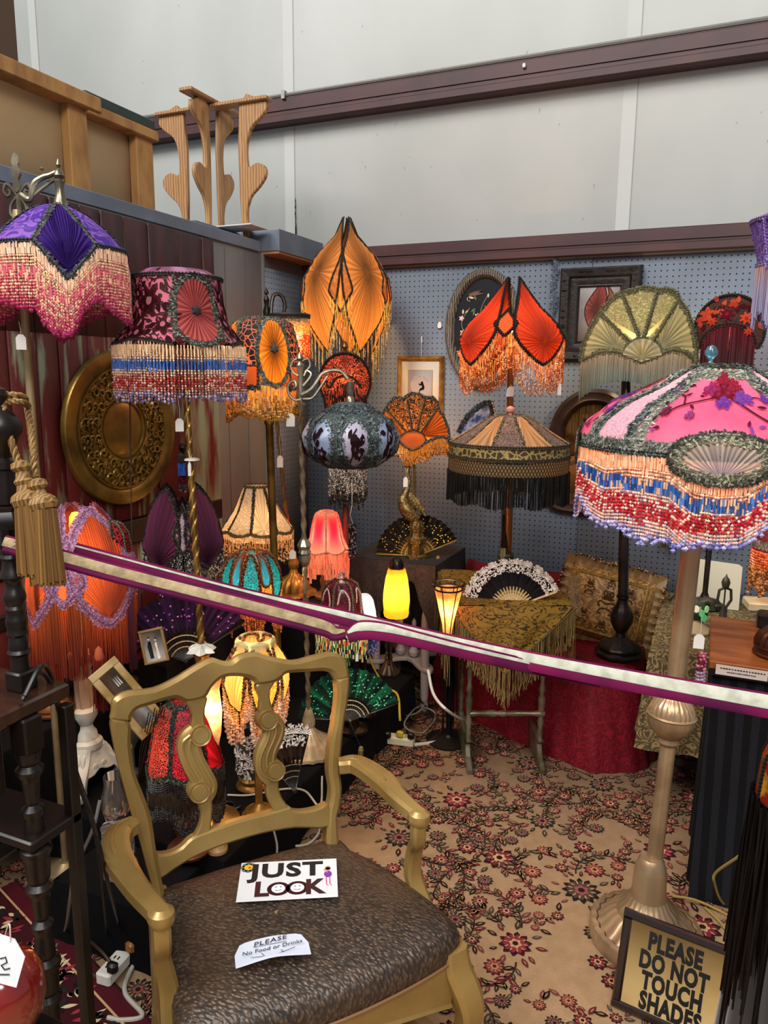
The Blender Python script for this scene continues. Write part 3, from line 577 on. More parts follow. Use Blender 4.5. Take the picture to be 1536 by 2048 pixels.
q = [onZ(x, y, zc+.008) for x, y in ((464, 1892), (610, 1868), (625, 1908), (475, 1940))]; cen = sum(q)/4; ex = (q[1]-q[0]+q[2]-q[3]); ex /= np.linalg.norm(ex); ey = (q[0]-q[3]+q[1]-q[2]); ey -= ex*(ex@ey); ey /= np.linalg.norm(ey)
wd = (np.linalg.norm(q[1]-q[0])+np.linalg.norm(q[2]-q[3]))/2; hd = (np.linalg.norm(q[0]-q[3])+np.linalg.norm(q[1]-q[2]))/2
t = thing('paper_note', cen, 'small curled white note handwritten PLEASE No Food or Drinks on the seat', 'note')
def note(m):
    U = np.linspace(-.5, .5, 14); V = np.linspace(-.5, .5, 8); G = []
    for u in U:
        vmax = 1 if abs(u) < .38 else 1-((abs(u)-.38)/.12)**2*.45
        G.append([cen+ex*u*wd+ey*((v+.5)*vmax-.5)*hd+np.array([0, 0, .004+.007*math.cos(u*5)*.5+(.006 if v < -.3 else 0)*(.6-abs(u))]) for v in V])
    m.grid(G)
one(note, 'paper', M('note_paper', '#cfd6e6', rough=.7), t)
BI = M('blue_black_pen', '#22263a', rough=.5); o0 = cen+np.array([0, 0, .0095]); ey2 = ey*.98+ex*.06
text('PLEASE', o0+ey*hd*.26-ex*wd*.02, ex+ey*.10, ey, hd*.26, 'handwriting', BI, t, shear=.25, sxx=1.25, space=1.1)
text('No Food or Drinks', o0-ey*hd*.05-ex*wd*.0, ex+ey*.06, ey, hd*.215, 'handwriting', BI, t, shear=.2, sxx=1.15)
one(lambda m: [m.tube([o0-ey*hd*.30-ex*wd*(.30-.60*k)+ey*hd*(.10*k-.10*math.sin(k*PI)) for k in np.linspace(0, 1, 12)], .0006, 4), [m.tube([o0+ex*wd*(c-.01)-ey*hd*.20, o0+ex*wd*(c+.02)-ey*hd*.33], .0006, 4) for c in (-.14, .12)], m.tube([o0+ex*wd*a+ey*hd*.12 for a in (-.25, .0, .2)], .0006, 4)], 'pen_flourish', BI, t)
# ================================================================== lamps
BRASS = M('antique_brass', '#8a6a33', rough=.32, metal=.85, col2='#5f4620', ns=12)
GOLD = M('gold_leaf', '#b58a42', rough=.38, metal=.7, col2='#7a5423', ns=10, bump=.2, bs=80)
PEWT = M('pewter', '#a39a86', rough=.32, metal=.8, col2='#6c6455', ns=14, bump=.1)
BRONZE = M('dark_bronze', '#2a211c', rough=.3, metal=.6, col2='#15100e', ns=9, bump=.15)
CHAMP = M('champagne_metal', '#a8916b', rough=.4, metal=.55, col2='#8f7a58', ns=8)
WOODR = M('red_walnut', '#5a2f1c', rough=.4, col2='#3b1c10', ns=6)
WHITEW = M('distressed_white', '#c9c4b8', rough=.55, col2='#8d8a80', ns=14, lo=.5, hi=.7, bump=.2)
COPPER = M('copper_base', '#7d4630', rough=.35, metal=.6)
DARKTR = ('#1d1a18', '#3a352e'); GREYTR = ('#35342f', '#66645a', '#4a4942'); GREYL = ('#6b6c62', '#8b8a7a', '#4b4c46', '#5d6a66')
def rotm(px): return px
class Lamp:
    def __init__(s, name, cx, cy, D, base, label, cat='lamp', group=None):
        s.cx, s.cy, s.D, s.k = cx, cy, D, D/F_PX; s.c = at(cx, cy, D); s.face = math.atan2(-s.c[1], -s.c[0]); s.yaw = math.atan2(s.c[1], s.c[0])-PI/2
        s.kz = s.k/math.cos(PITCH)*1.0
        s.r = thing(name, base if base is not None else (s.c[0], s.c[1], s.c[2]-.5), label, cat, group)
    def prof(s, P): return [(r*s.k, (s.cy-y)*s.kz, v) for r, y, v in P]
    def RS(s, P, **kw): return RS(s.c, s.prof(P), **kw)
    def FS(s, W, bulge=.03, dy=0): return FS(s.c, s.yaw, W*s.k, bulge)
    def q(s, pts): return [((x-s.cx)*s.k, (s.cy-y)*s.kz) for x, y in pts]
    def u(s, loc): return s.face+loc
    def part(s, mb, name, mat, parent=None, auto=35, label=None):
        o = mb.build(name, mat, parent or s.r, True, auto)
        if name in ('velvet_flowers', 'lace_trim', 'appliqued_cord'): o['kind'] = 'stuff'
        if label: o['label'] = label
        return o
    def bulb(s, px=None, py=None, power=4, col=(1, .62, .3), p=None, r=.022, vis=True):
        p = at(px, py, s.D) if p is None else np.array(p)
        l = bpy.data.lights.new('bulb_light', 'POINT'); l.energy = power; l.color = col; l.shadow_soft_size = .02
        o = bpy.data.objects.new('bulb_light', l); SC.collection.objects.link(o); o.parent = s.r; o.location = tuple(p-np.array(s.r.location)+np.array([0, 0, -.03]))
        if vis:
            m = MB(); m.lathe([(.006, -.02), (r*.8, -.008), (r, .008), (r*.9, .02), (r*.5, .033), (.002, .036)], p+np.array([0, 0, .0]), seg=12); m.build('bulb', M('lit_glass', '#ffdf9f', rough=.4, emit=4, trans=0), s.r)
    def pole(s, p0, p1, prof, mat, name='pole', seg=16, **kw):
        p0 = np.array(p0, float); p1 = np.array(p1, float); l = np.linalg.norm(p1-p0)
        return one(lambda m: m.lathe([(r, h*l) for r, h in prof], p0, (p1-p0)/l, seg=seg, **kw), name, mat, s.r)
def priceTag(px, py, D, h=26, label='small white price tag', rot=.1, string=30, w=None, parent=None, shape='house'):
    k = D/F_PX; p = at(px, py, D); yaw = math.atan2(p[1], p[0])-PI/2; ex = np.array([math.cos(yaw+rot), math.sin(yaw+rot), 0]); ez = np.array([math.sin(rot)*.2, 0, 1.]); ez /= np.linalg.norm(ez)
    w = (w or h*.62)*k; hh = h*k; t = thing('price_tag', p-np.array([0, 0, hh/2]), label, 'price tag')
    one(lambda m: m.slab([(-w/2, -hh/2), (w/2, -hh/2), (w/2, hh*.28), (w*.22, hh/2), (-w*.22, hh/2), (-w/2, hh*.28)], p, ex, ez, .0012), 'card', M('tag_card', '#d9d3cc', rough=.7), t)
    top = p+ez*hh*.40; one(lambda m: m.tube(cr([top, top+np.array([.002, 0, string*k*.35]), top+np.array([-.003, 0, string*k])], 4), .0007, 4), 'string', M('tag_string', '#cfc8b8', rough=.9), t)
    return t
def pals(*stops):
    S_ = [(f, [L(c) for c in cs], kd) for f, cs, kd in stops]
    def f(fr, z, s):
        for a, cs, kd in S_:
            if fr <= a: break
        c = cs[int(RNG.integers(0, len(cs)))]
        kk = kd[int(RNG.integers(0, len(kd)))]
        return c, kk
    return f
def arcuv(u0, u1, v, n=24): u = np.linspace(u0, u1, n); vv = v(u) if callable(v) else np.full(n, v); return np.stack([u, vv], 1)
def sector(u0, u1, vt, vb, n=14):
    a = arcuv(u0, u1, vt, n); b = arcuv(u1, u0, vb, n); return np.concatenate([a, b])
def flowers_on(S, pts, asp, cols, leafc_, name, lamp, lift=.0012, parent=None):
    m = MB()
    for (u, v, r, n) in pts:
        petals(m, S, u, v, r, n, cols, asp=asp, lift=lift)
        for q in range(4):
            a = q*1.57+u*7; leafm(m, S, u+math.cos(a)*r*1.0*asp[0], v+math.sin(a)*r*1.0*asp[1], r*1.0, a, r*.5, leafc_, asp=asp, lift=lift*.7)
    return lamp.part(m, name, FAB, parent)
# ---- petal ("tulip") shades
def petal_shade(lp, P, n, u0, pw, small=None, pleatcol=('#b4561e', '#2a2019'), matp=FAB, trim=DARKTR, tr=.0045, vtip=0.0, vbot=1.0, vbelly=.6, pl=26, cin=(.45,), small_mat=None, fr=None, lacew=0, smallcol='#a8552a', shape=1.0, grad=.7, lace_cols=GREYL, wprof=(.03, .60, .97, .90, .78, .58, .28, .02)):
    S = lp.RS(P); per = 2*PI/n; edges = []; root = lp.r
    for k in range(n):
        uc = lp.u(u0+k*per)
        vs = np.linspace(0, 1, 9); w = np.interp(vs, [0, .12, .27, .42, .58, .75, .9, 1], wprof)*pw*per/2
        vv = vtip+(vbot-vtip)*vs; R_ = np.stack([uc+w, vv], 1); L_ = np.stack([uc-w, vv], 1)[::-1]; o = cr(np.concatenate([R_, L_[1:-1]]), 2, True)
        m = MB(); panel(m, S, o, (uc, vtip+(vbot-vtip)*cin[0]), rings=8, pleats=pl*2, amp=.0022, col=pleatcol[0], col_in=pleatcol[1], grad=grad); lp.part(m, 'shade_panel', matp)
        m = MB(); gimp(m, S, o, tr, trim, closed=True)
        if lacew: lace(m, S, o, lacew, 1.0, .006, lace_cols, closed=True)
        lp.part(m, 'braid_trim', LACE)
        edges.append((uc, w, vv))
        if small:
            us = uc+per/2; vt, vm, vb, sw = small; o2 = np.array([(us, vt), (us+sw*per/2, vm), (us, vb), (us-sw*per/2, vm)]); o2 = resample(np.concatenate([o2, o2[:1]]), 25)[:-1]
            m = MB(); panel(m, S, o2, (us, vm), rings=4, col=smallcol); lp.part(m, 'shade_panel', small_mat or matp)
            m = MB(); gimp(m, S, o2, tr, trim, closed=True)
            if lacew: lace(m, S, o2, lacew*.8, .9, .006, lace_cols, closed=True)
            lp.part(m, 'braid_trim', LACE)
    if fr:
        # hem path follows the lower edges of petals and small panels
        hem = []
        for uc, w, vv in edges:
            i = int(np.argmax(w)); i2 = len(w)-1
            seg = [(uc-w[j], vv[j]) for j in range(i, i2)]+[(uc, vv[-1])]+[(uc+w[j], vv[j]) for j in range(i2-1, i-1, -1)]
            hem += seg
            if small: hem += [(uc+per/2-small[3]*per/2*.9, small[1]), (uc+per/2, small[2]), (uc+per/2+small[3]*per/2*.9, small[1])]
        fr(S, np.array(hem))
    return S
def fringe_beads(lp, nstr, lenf, pal, r=.0032, step=.008, name='bead_fringe', mat=None, skip=None):
    def f(S, hem):
        Pn = hang(S, hem, nstr); m = MB(); beadfringe(m, Pn, lenf, pal, r, step); stuff(lp.part(m, name, mat or BEAD))
    return f
def fringe_silk(lp, nstr, lenf, ct, cb, name='silk_fringe', **kw):
    def f(S, hem):
        Pn = hang(S, hem, nstr); m = MB(); silkfringe(m, Pn, lenf, ct, cb, **kw); stuff(lp.part(m, name, SILK))
    return f
# ================= 1 purple dome on a swing arm, far left
lp = Lamp('floor_lamp', 118, 500, 2.05, onZ(66, 1560, .0)*0+np.array([at(36, 620, 2.05)[0], at(36, 620, 2.05)[1], 0]), 'pewter swing-arm floor lamp with purple pleated diamond panels and pink beads before the maroon boards')
S = lp.RS([(24, 418, 0), (60, 436, .2), (100, 468, .5), (131, 503, .75), (131, 568, 1)])
pz = M('violet_burnout', '#8a55b8', rough=.6, col2='#431a94', pat='scroll', ns=12, lo=.35, hi=.5, trans=.35)
hem = []
for k in range(4):
    uc = lp.u(.10+k*PI/2); o = cr([(uc, .0), (uc+.26, .03), (uc+.30, .35), (uc+.44, .74), (uc, 1.0), (uc-.44, .74), (uc-.30, .35), (uc-.26, .03)], 1, True)
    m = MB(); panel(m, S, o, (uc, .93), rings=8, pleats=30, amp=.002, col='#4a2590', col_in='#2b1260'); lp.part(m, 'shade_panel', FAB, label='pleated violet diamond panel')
    m = MB(); lace(m, S, o, .016, 1.3, .006, ('#2e3032', '#4b4d4e', '#6a6c68'), closed=True); gimp(m, S, o, .004, ('#25272a', '#55585a'), closed=True); lp.part(m, 'lace_trim', LACE)
    us = uc+PI/4; o = sector(us-.36, us+.36, .02, .75); m = MB(); panel(m, S, o, (us, .5), rings=5, col='#8a4fc0'); lp.part(m, 'shade_panel', pz)
    m = MB(); gimp(m, S, arcuv(us-.36, us+.36, .75), .005, ('#25272a', '#3a3d40')); lp.part(m, 'braid_trim', LACE)
    hem += [(uc-.44, .75), (uc, 1.0), (uc+.44, .75), (us, .75)]
pk = pals((.14, ['#f6d8b8', '#f0c8a8'], 't'), (.34, ['#f2d0a0', '#f0a8a0', '#f8e0b8'], 'b'), (.5, ['#e87c8c', '#f0c8a0', '#e06a80'], 'tb'), (.78, ['#f0c098', '#d85870', '#f4d8b0', '#e08090'], 'b'), (.93, ['#c83c64', '#d86a80', '#e8a890'], 'b'), (1.1, ['#a8285c', '#b83a6a'], 'd'))
fringe_beads(lp, 360, lambda s: .150+.030*math.cos(s*8*PI)+.012*math.sin(s*37), pk, r=.0034, step=.0078)(S, closeh(hem))
b0 = at(36, 1500, 2.05); b0[2] = 0; top = at(33, 420, 2.05)
lp.pole((top[0], top[1], 0), top, [(.011, .0), (.011, .3), (.016, .31), (.011, .32), (.011, .97), (.015, .98), (.010, 1)], CHAMP)
lp.pole((top[0], top[1], 0), (top[0], top[1], .06), [(.12, 0), (.12, .3), (.05, .6), (.02, 1)], CHAMP, 'base', seg=24)
def fleur(m, o, k, D):
    ex = RT*D/F_PX; ez = np.array([0, 0, 1.])*D/F_PX*1.02
    g = lambda pts: [tuple(p) for p in pts]
    m.slab(cr([(0, 55), (7, 40), (5, 30), (9, 18), (4, 5), (8, -8), (0, -18), (-8, -8), (-4, 5), (-9, 18), (-5, 30), (-7, 40)], 3, True), o, ex, ez, .012, .002)
    for s in (-1, 1):
        m.tube([o+ex*s*x+ez*y for x, y in cr([(2, -22), (12, -8), (22, -2), (27, -14), (20, -24), (14, -17), (18, -12)], 5)], .0052, 6)
        m.tube([o+ex*s*x+ez*y for x, y in cr([(1, -24), (14, -40), (16, -58), (4, -66), (1, -58)], 5)], .005, 6)
    m.tube([o+ex*0+ez*y for y in (-20, -80)], .006, 6)
    arm = cr([(6, -22), (24, -30), (34, -2), (52, 10), (66, 14), (80, 20)], 6); m.tube([o+ex*x+ez*y for x, y in arm], np.linspace(.010, .006, len(arm)), 8)
    arm = cr([(26, -28), (44, -14), (62, -2), (78, 8)], 6); m.tube([o+ex*x+ez*y for x, y in arm], .005, 6)
    for x, y in ((52, 26), (42, -16), (64, 4)): m.lathe([(.001, -.006), (.006, 0), (.001, .006)], o+ex*x+ez*y, seg=8)
m = MB(); fleur(m, at(34, 366, 2.05), 1, 2.05); lp.part(m, 'bracket_arm', PEWT)
m = MB(); p = at(118, 352, 2.05); m.lathe([(.001, .044), (.004, .036), (.007, .028), (.003, .02), (.012, .010), (.015, .0), (.009, -.008), (.014, -.014), (.011, -.03), (.012, -.05), (.018, -.065), (.022, -.09), (.016, -.10)], p, seg=16); lp.part(m, 'finial', PEWT)
priceTag(42, 684, 2.0, 30, 'price tag hung on the pole of the purple beaded lamp at far left', string=28)
# ================= 2 red flock shade with pink rosette, barley-twist pole
tw = at(403, 1345, 2.25); base = (tw[0], tw[1], .2)
lp = Lamp('floor_lamp', 357, 620, 2.25, base, 'barley-twist gold floor lamp with dark red flocked shade, pink rosette and blue-red beads')
S = lp.RS([(22, 541, 0), (60, 546, .1), (87, 562, .2), (86, 600, .45), (97, 645, .7), (130, 690, 1)])
flock = M('red_flock', '#e0748a', rough=.7, col2='#3c0d16', pat='scroll', ns=17, lo=.42, hi=.58, trans=.35)
m = MB(); panel(m, S, arcuv(0, 2*PI, .2, 48), (0, .1), rings=1, col='#7a3a55'); 
m = MB(); m.grid(np.array([S(arcuv(0, 2*PI, v, 49)) for v in (0, .1, .2)]), '#6d2f4c'); lp.part(m, 'crown_panel', M('plum_satin', '#6d2f4c', rough=.3, col2='#a2628a', ns=30, trans=.2))
hem = []
for k in range(3):
    ur = lp.u(.36+k*2*PI/3); a = np.linspace(0, 2*PI, 40, endpoint=False); o = np.stack([ur+.46*np.cos(a), .60+.36*np.sin(a)], 1); us = ur+PI/3
    m = MB(); panel(m, S, o, (ur, .60), rings=6, pleats=30, amp=.0018, col='#d0605a', col_in='#8a2f3c', grad=.5); lp.part(m, 'rosette_panel', FAB, label='round pink pleated rosette panel')
    m = MB(); m.lathe([(.001, .008), (.011, .006), (.014, 0), (.004, -.004)], S(np.array([ur, .6])), (math.cos(ur), math.sin(ur), .1), seg=12, fl=6, fa=.2); lp.part(m, 'rosette_button', M('black_cord', '#1a1d20', rough=.8, bump=.6, bs=200))
    m = MB(); lace(m, S, np.stack([ur+.50*np.cos(a), .60+.40*np.sin(a)], 1), .019, 1.4, .006, GREYL[:3]+('#2f2f2b',), closed=True); lp.part(m, 'lace_trim', LACE)
    bot = lambda u, us=us: .985-.05*np.cos((u-us)*3.2)
    o = sector(us-.62, us+.62, .2, bot); m = MB(); panel(m, S, o, (us, .55), rings=5, col='#c8556a'); fp = lp.part(m, 'shade_panel', flock)
    pts = [(us-.35, .72, .020, 5), (us+.05, .50, .026, 6), (us+.40, .76, .018, 5), (us-.05, .86, .017, 5), (us-.3, .42, .015, 5)]
    flowers_on(S, pts, (11, 8), ['#d9808c', '#3a0c14', '#5a1622'], '#3a0c14', 'velvet_flowers', lp)
    m = MB(); gimp(m, S, arcuv(us-.62, us+.62, bot), .005, DARKTR); gimp(m, S, [(us-.62, .2), (us-.62, .95)], .005, GREYTR); gimp(m, S, [(us+.62, .2), (us+.62, .95)], .005, GREYTR); gimp(m, S, arcuv(us-1.05, us+1.05, .2), .005, DARKTR); lp.part(m, 'braid_trim', LACE)
    hem += list(arcuv(us-.62, us+.62, bot, 12))+[(ur, .99)]
pr = pals((.18, ['#f0d0a0', '#e8c498', '#f2dab0'], 't'), (.28, ['#e8c8a8', '#f0e0d0'], 'b'), (.42, ['#2f62a8', '#3d78c4', '#6a6aa8'], 't'), (.55, ['#e8c8a8', '#e0b898', '#f4e4d4'], 'b'), (.62, ['#e8c8b0', '#c44848'], 'b'), (.82, ['#b8282c', '#d05050', '#e8d0bc'], 'b'), (.92, ['#e0c8b8', '#b87868'], 'b'), (1.1, ['#8a80b8', '#c8b0b8', '#5a5688'], 'd'))
fringe_beads(lp, 330, lambda s: .150+.008*math.sin(s*19), pr, r=.0033, step=.0070)(S, closeh(hem))
pt = at(372, 780, 2.25); pb = at(403, 1300, 2.25)
lp.pole(pb, pt, [(.0095, 0), (.0095, 1)], BRASS, 'pole', seg=16)
m = MB(); l = np.linalg.norm(pt-pb); ax = (pt-pb)/l; m.lathe([(.0085, h*l) for h in np.linspace(0, 1, 150)], pb, ax, seg=14, fl=2, fa=.30, tw=-130); lp.part(m, 'twisted_stem', GOLD)
m = MB(); m.lathe([(.012, -.15), (.030, -.14), (.030, -.12), (.014, -.10), (.016, -.07), (.020, -.03), (.026, -.012), (.012, .0)], pb, seg=18, fl=0); lp.part(m, 'socket_cup', GOLD)
m = MB(); m.lathe([(.011, -.004), (.030, .004), (.040, -.002), (.030, .010), (.011, .02)], pb+np.array([0, 0, .0]), seg=24, fl=6, fa=.2); lp.part(m, 'leaf_collar', WHITEW)
m = MB(); m.lathe([(.10, 0), (.10, .02), (.06, .035), (.02, .06), (.012, pb[2]-.2-.14)], (pb[0], pb[1], .2), seg=24); lp.part(m, 'base', GOLD)
m = MB(); m.lathe([(.010, 0), (.022, -.004), (.024, -.008), (.008, -.006)], at(384, 915, 2.25), seg=12); lp.part(m, 'drip_dish', WHITEW)
priceTag(359, 850, 2.2, 26, 'pointed white price tag hung on a long string under the red rosette shade', string=48)
priceTag(379, 938, 2.2, 28, 'narrow price tag twisted on the barley-twist pole', w=6, string=26)
# ================= 3 orange rosette square shade on a plain gold pole
p0 = at(556, 1120, 2.65); lp = Lamp('floor_lamp', 527, 720, 2.6, (p0[0], p0[1], .2), 'brass pole lamp with black and orange sunburst rosette shade and gold bead fringe, lit')
S = lp.RS([(34, 640, 0), (58, 652, .15), (70, 700, .5), (74, 745, .8), (76, 778, 1)])
leop = M('black_vine_net', '#a8604a', rough=.7, col2='#150c0a', pat='voronoi', ns=55, lo=.04, hi=.10, trans=.4)
hem = []
for k in range(4):
    ur = lp.u(.30+k*PI/2); a = np.linspace(0, 2*PI, 40, endpoint=False); o = np.stack([ur+.44*np.cos(a), .50+.42*np.sin(a)], 1); us = ur+PI/4
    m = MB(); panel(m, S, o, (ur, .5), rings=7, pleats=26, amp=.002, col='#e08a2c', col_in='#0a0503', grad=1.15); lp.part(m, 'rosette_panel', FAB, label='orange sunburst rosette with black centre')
    m = MB(); m.lathe([(.001, .010), (.012, .007), (.015, 0), (.004, -.004)], S(np.array([ur, .5])), (math.cos(ur), math.sin(ur), .1), seg=12, fl=6, fa=.2); lp.part(m, 'rosette_button', M('grey_cord', '#3a3a34', rough=.8, bump=.6, bs=200))
    m = MB(); lace(m, S, np.stack([ur+.47*np.cos(a), .50+.45*np.sin(a)], 1), .016, 1.3, .006, GREYL[:3], closed=True); lp.part(m, 'lace_trim', LACE)
    o = sector(us-.34, us+.34, .02, .70); m = MB(); panel(m, S, o, (us, .4), rings=4, col='#a8604a'); lp.part(m, 'shade_panel', leop)
    o = sector(us-.34, us+.34, .72, .97); m = MB(); panel(m, S, o, (us, .85), rings=3, col='#a5481c', col_in='#7a4a30'); lp.part(m, 'shade_panel', FAB)
    m = MB(); lace(m, S, arcuv(us-.4, us+.4, .97), .02, 1.2, .006, GREYL[:3]+('#2b2a26',)); gimp(m, S, [(us-.34, .02), (us-.34, .98)], .004, GREYTR); gimp(m, S, [(us+.34, .02), (us+.34, .98)], .004, GREYTR); gimp(m, S, arcuv(us-.34, us+.34, .71), .003, GREYTR); gimp(m, S, arcuv(us-.8, us+.8, .0), .004, GREYTR); lp.part(m, 'braid_trim', LACE)
    hem += [(ur-.44, .96), (ur, .93), (ur+.44, .96), (us, 1.0)]
pg = pals((.25, ['#f0b85a', '#e8a848'], 't'), (.6, ['#d89830', '#b07820', '#f0c878'], 'tb'), (.9, ['#c08a28', '#8a6018', '#e8c070'], 'b'), (1.1, ['#a87820'], 'd'))
fringe_beads(lp, 170, lambda s: .100+.022*math.sin(s*25), pg, r=.0028, step=.0085)(S, closeh(hem))
lp.bulb(527, 705, 3.2, (1, .6, .22))
lp.pole((p0[0], p0[1], .2), at(538, 830, 2.6), [(.07, 0), (.07, .02), (.03, .04), (.0135, .06), (.0135, .97), (.018, .98), (.012, 1)], BRASS)
priceTag(581, 840, 2.55, 26, 'square cornered price tag with blue writing under the orange rosette shade', string=30, w=17)
# ================= 4 arched bracket lamp with a cylinder of red and yellow beads
p0 = onZ(588, 1188, .602); lp = Lamp('bridge_lamp', 580, 660, 3.15, (p0[0], p0[1], .6), 'arched bronze bridge lamp with a drum of red and yellow bead strands against the partition')
pe = pals((.1, ['#c8a878', '#8a6a48'], 'b'), (.4, ['#f0a838', '#e8843a', '#f8d070'], 'b'), (.75, ['#d84828', '#f0b050', '#e03c24'], 'b'), (1.1, ['#d02820', '#e04030', '#f0c050'], 'bd'))
S = lp.RS([(39, 632, 0), (39, 640, 1)])
fringe_beads(lp, 120, lambda s: .150, pe, r=.0031, step=.0068)(S, arcuv(0, 2*PI, 1, 60))
m = MB(); m.tube([S(np.array([a, 0])) for a in np.linspace(0, 2*PI, 33)], .006, 8); gimp(m, S, arcuv(0, 2*PI, .5, 50), .005, GREYTR); lp.part(m, 'top_ring', M('black_ring', '#1c1916', rough=.6, bump=.4))
lp.bulb(580, 665, 3.2, (1, .6, .25))
m = MB(); A = [(566, 632), (570, 612), (566, 596), (557, 588), (547, 592), (543, 610), (542, 640)]; m.tube([at(x, y, 3.15) for x, y in cr(A, 6)], .0085, 8); lp.part(m, 'arched_arm', BRONZE)
m = MB(); m.lathe([(.001, .05), (.006, .04), (.010, .03), (.004, .02), (.013, .0), (.008, -.02), (.016, -.045), (.012, -.09)], at(533, 600, 3.15), seg=12); lp.part(m, 'finial', BRONZE)
m = MB(); a, b = at(584, 1150, depth(p0)), at(534, 640, 3.15); l = np.linalg.norm(b-a); m.lathe([(.011 if h < .3 else .008, h*l) for h in np.linspace(0, 1, 110)], a, (b-a)/l, seg=12, fl=2, fa=.25, tw=90); lp.part(m, 'twisted_stem', M('dark_gold', '#6d4c22', rough=.4, metal=.5))
m = MB(); m.lathe([(.095, 0), (.105, .008), (.10, .016), (.075, .022), (.070, .05), (.055, .075), (.03, .09), (.02, .10), (.016, .12), (.022, .13), (.024, .15), (.014, .17), (.013, .2)], (p0[0], p0[1], .602), seg=48, fl=16, fa=.05); lp.part(m, 'base', GOLD)
priceTag(560, 923, 2.8, 24, 'price tag hanging beside the twisted bronze stem', string=40, w=12)
# ================= 5 tall orange tulip
lp = Lamp('floor_lamp', 693, 600, 3.6, None, 'tall orange tulip-shaped lamp with black centred pleats glowing in the corner')
lp.r.location.z = .62; base5 = np.array(lp.r.location)
pg2 = pals((.3, ['#f0d050', '#e8c860', '#e0c070'], 't'), (.7, ['#c8a850', '#e0c880', '#a88438'], 'tb'), (1.1, ['#b09048', '#8d7038', '#d8c080'], 'b'))
petal_shade(lp, [(8, 447, 0), (22, 480, .12), (60, 520, .28), (86, 562, .45), (91, 600, .6), (80, 645, .78), (52, 702, 1)], 5, .50, 1.03, small=(.26, .56, .72, .42), wprof=(.03, .62, .97, .94, .88, .74, .40, .02), pleatcol=('#d8904a', '#120c08'), vbelly=.52, cin=(.42,), fr=fringe_beads(lp, 190, lambda s: .115+.03*math.sin(s*31.4), pg2, r=.0026, step=.012), smallcol='#dc8a3a', grad=.85, pl=24, shape=.7)
lp.bulb(693, 600, 6.5, (1, .66, .30)); 
lp.pole(base5, at(690, 705, 3.6), [(.055, 0), (.055, .02), (.02, .05), (.016, .1), (.022, .12), (.013, .15), (.013, .9), (.022, .92), (.026, .96), (.014, 1)], WOODR)
m = MB(); m.lathe([(.075, 0), (.08, .01), (.07, .03), (.045, .055), (.035, .085), (.02, .10)], base5, seg=24); lp.part(m, 'base', M('turned_teak', '#8d5f3a', rough=.5))
# ================= 11 oval red shade with long silver bead curtain
lp = Lamp('table_lamp', 690, 765, 3.35, None, 'round fan-faced lamp of black and red cut velvet with a long curtain of silver beads')
lp.r.location.z = .62; S = lp.FS(52, .035)
a = np.linspace(-.6, PI+.6, 26); out = [(690+51*math.cos(t), 763-54*math.sin(t)) for t in a]+[(655, 835), (670, 800), (690, 790), (712, 800), (727, 835)]
cutv = M('orange_cut_velvet', '#d8582c', rough=.6, col2='#120807', pat='scroll', ns=34, lo=.25, hi=.38, trans=.45)
m = MB(); panel(m, S, lp.q(out), lp.q([(690, 745)])[0], rings=6, col='#d8582c'); lp.part(m, 'shade_panel', cutv)
m = MB(); panel(m, S, lp.q([(690, 742), (678, 722), (680, 712), (700, 712), (703, 722)]), None, rings=4, pleats=12, col='#e05a34', col_in='#a02c18'); lp.part(m, 'pleated_insert', FAB)
m = MB(); gimp(m, S, lp.q(out), .006, ('#1c1310', '#2e201a'), closed=True); lp.part(m, 'braid_trim', LACE); m = MB(); gimp(m, S, lp.q([(660, 775), (672, 757), (690, 750), (708, 757), (722, 775)]), .005, ('#1c1310', '#3a2a20')); lp.part(m, 'braid_trim', LACE)
ps = pals((.35, ['#c84828', '#1a1210', '#180f0e'], 't'), (.5, ['#1a1514', '#2a2220'], 't'), (.92, ['#8c8278', '#d8cfc0', '#2b2624', '#5a5048', '#a89c8c'], 'b'), (1.1, ['#1a1614', '#3a3430'], 'd'))
Pn = hang(S, lp.q([(657, 790), (675, 770), (690, 765), (708, 770), (728, 790)]), 64); m = MB(); beadfringe(m, Pn, lambda s: (Pn[int(s*63)][2]-zat(lp.c[0], lp.c[1], 1003))*(1+.03*math.sin(s*40)), ps, .0036, .0085); 
Pn2 = Pn+np.array([0, .035, -.02]); beadfringe(m, Pn2, lambda s: (Pn2[int(s*63)][2]-zat(lp.c[0], lp.c[1], 995)), ps, .0036, .0085); stuff(lp.part(m, 'bead_fringe', BEAD))
lp.bulb(690, 745, 1.1, (1, .5, .25), vis=False)
bb = np.array(lp.r.location); lp.pole((bb[0], bb[1], .62), at(690, 830, 3.35)+np.array([0, .02, 0]), [(.06, 0), (.06, .02), (.02, .06), (.014, .12), (.014, .9), (.02, .93), (.012, 1)], WOODR)
m = MB(); m.lathe([(.001, .04), (.010, .032), (.016, .015), (.008, .0), (.02, -.01)], at(690, 700, 3.37), seg=14); lp.part(m, 'finial', BRASS)
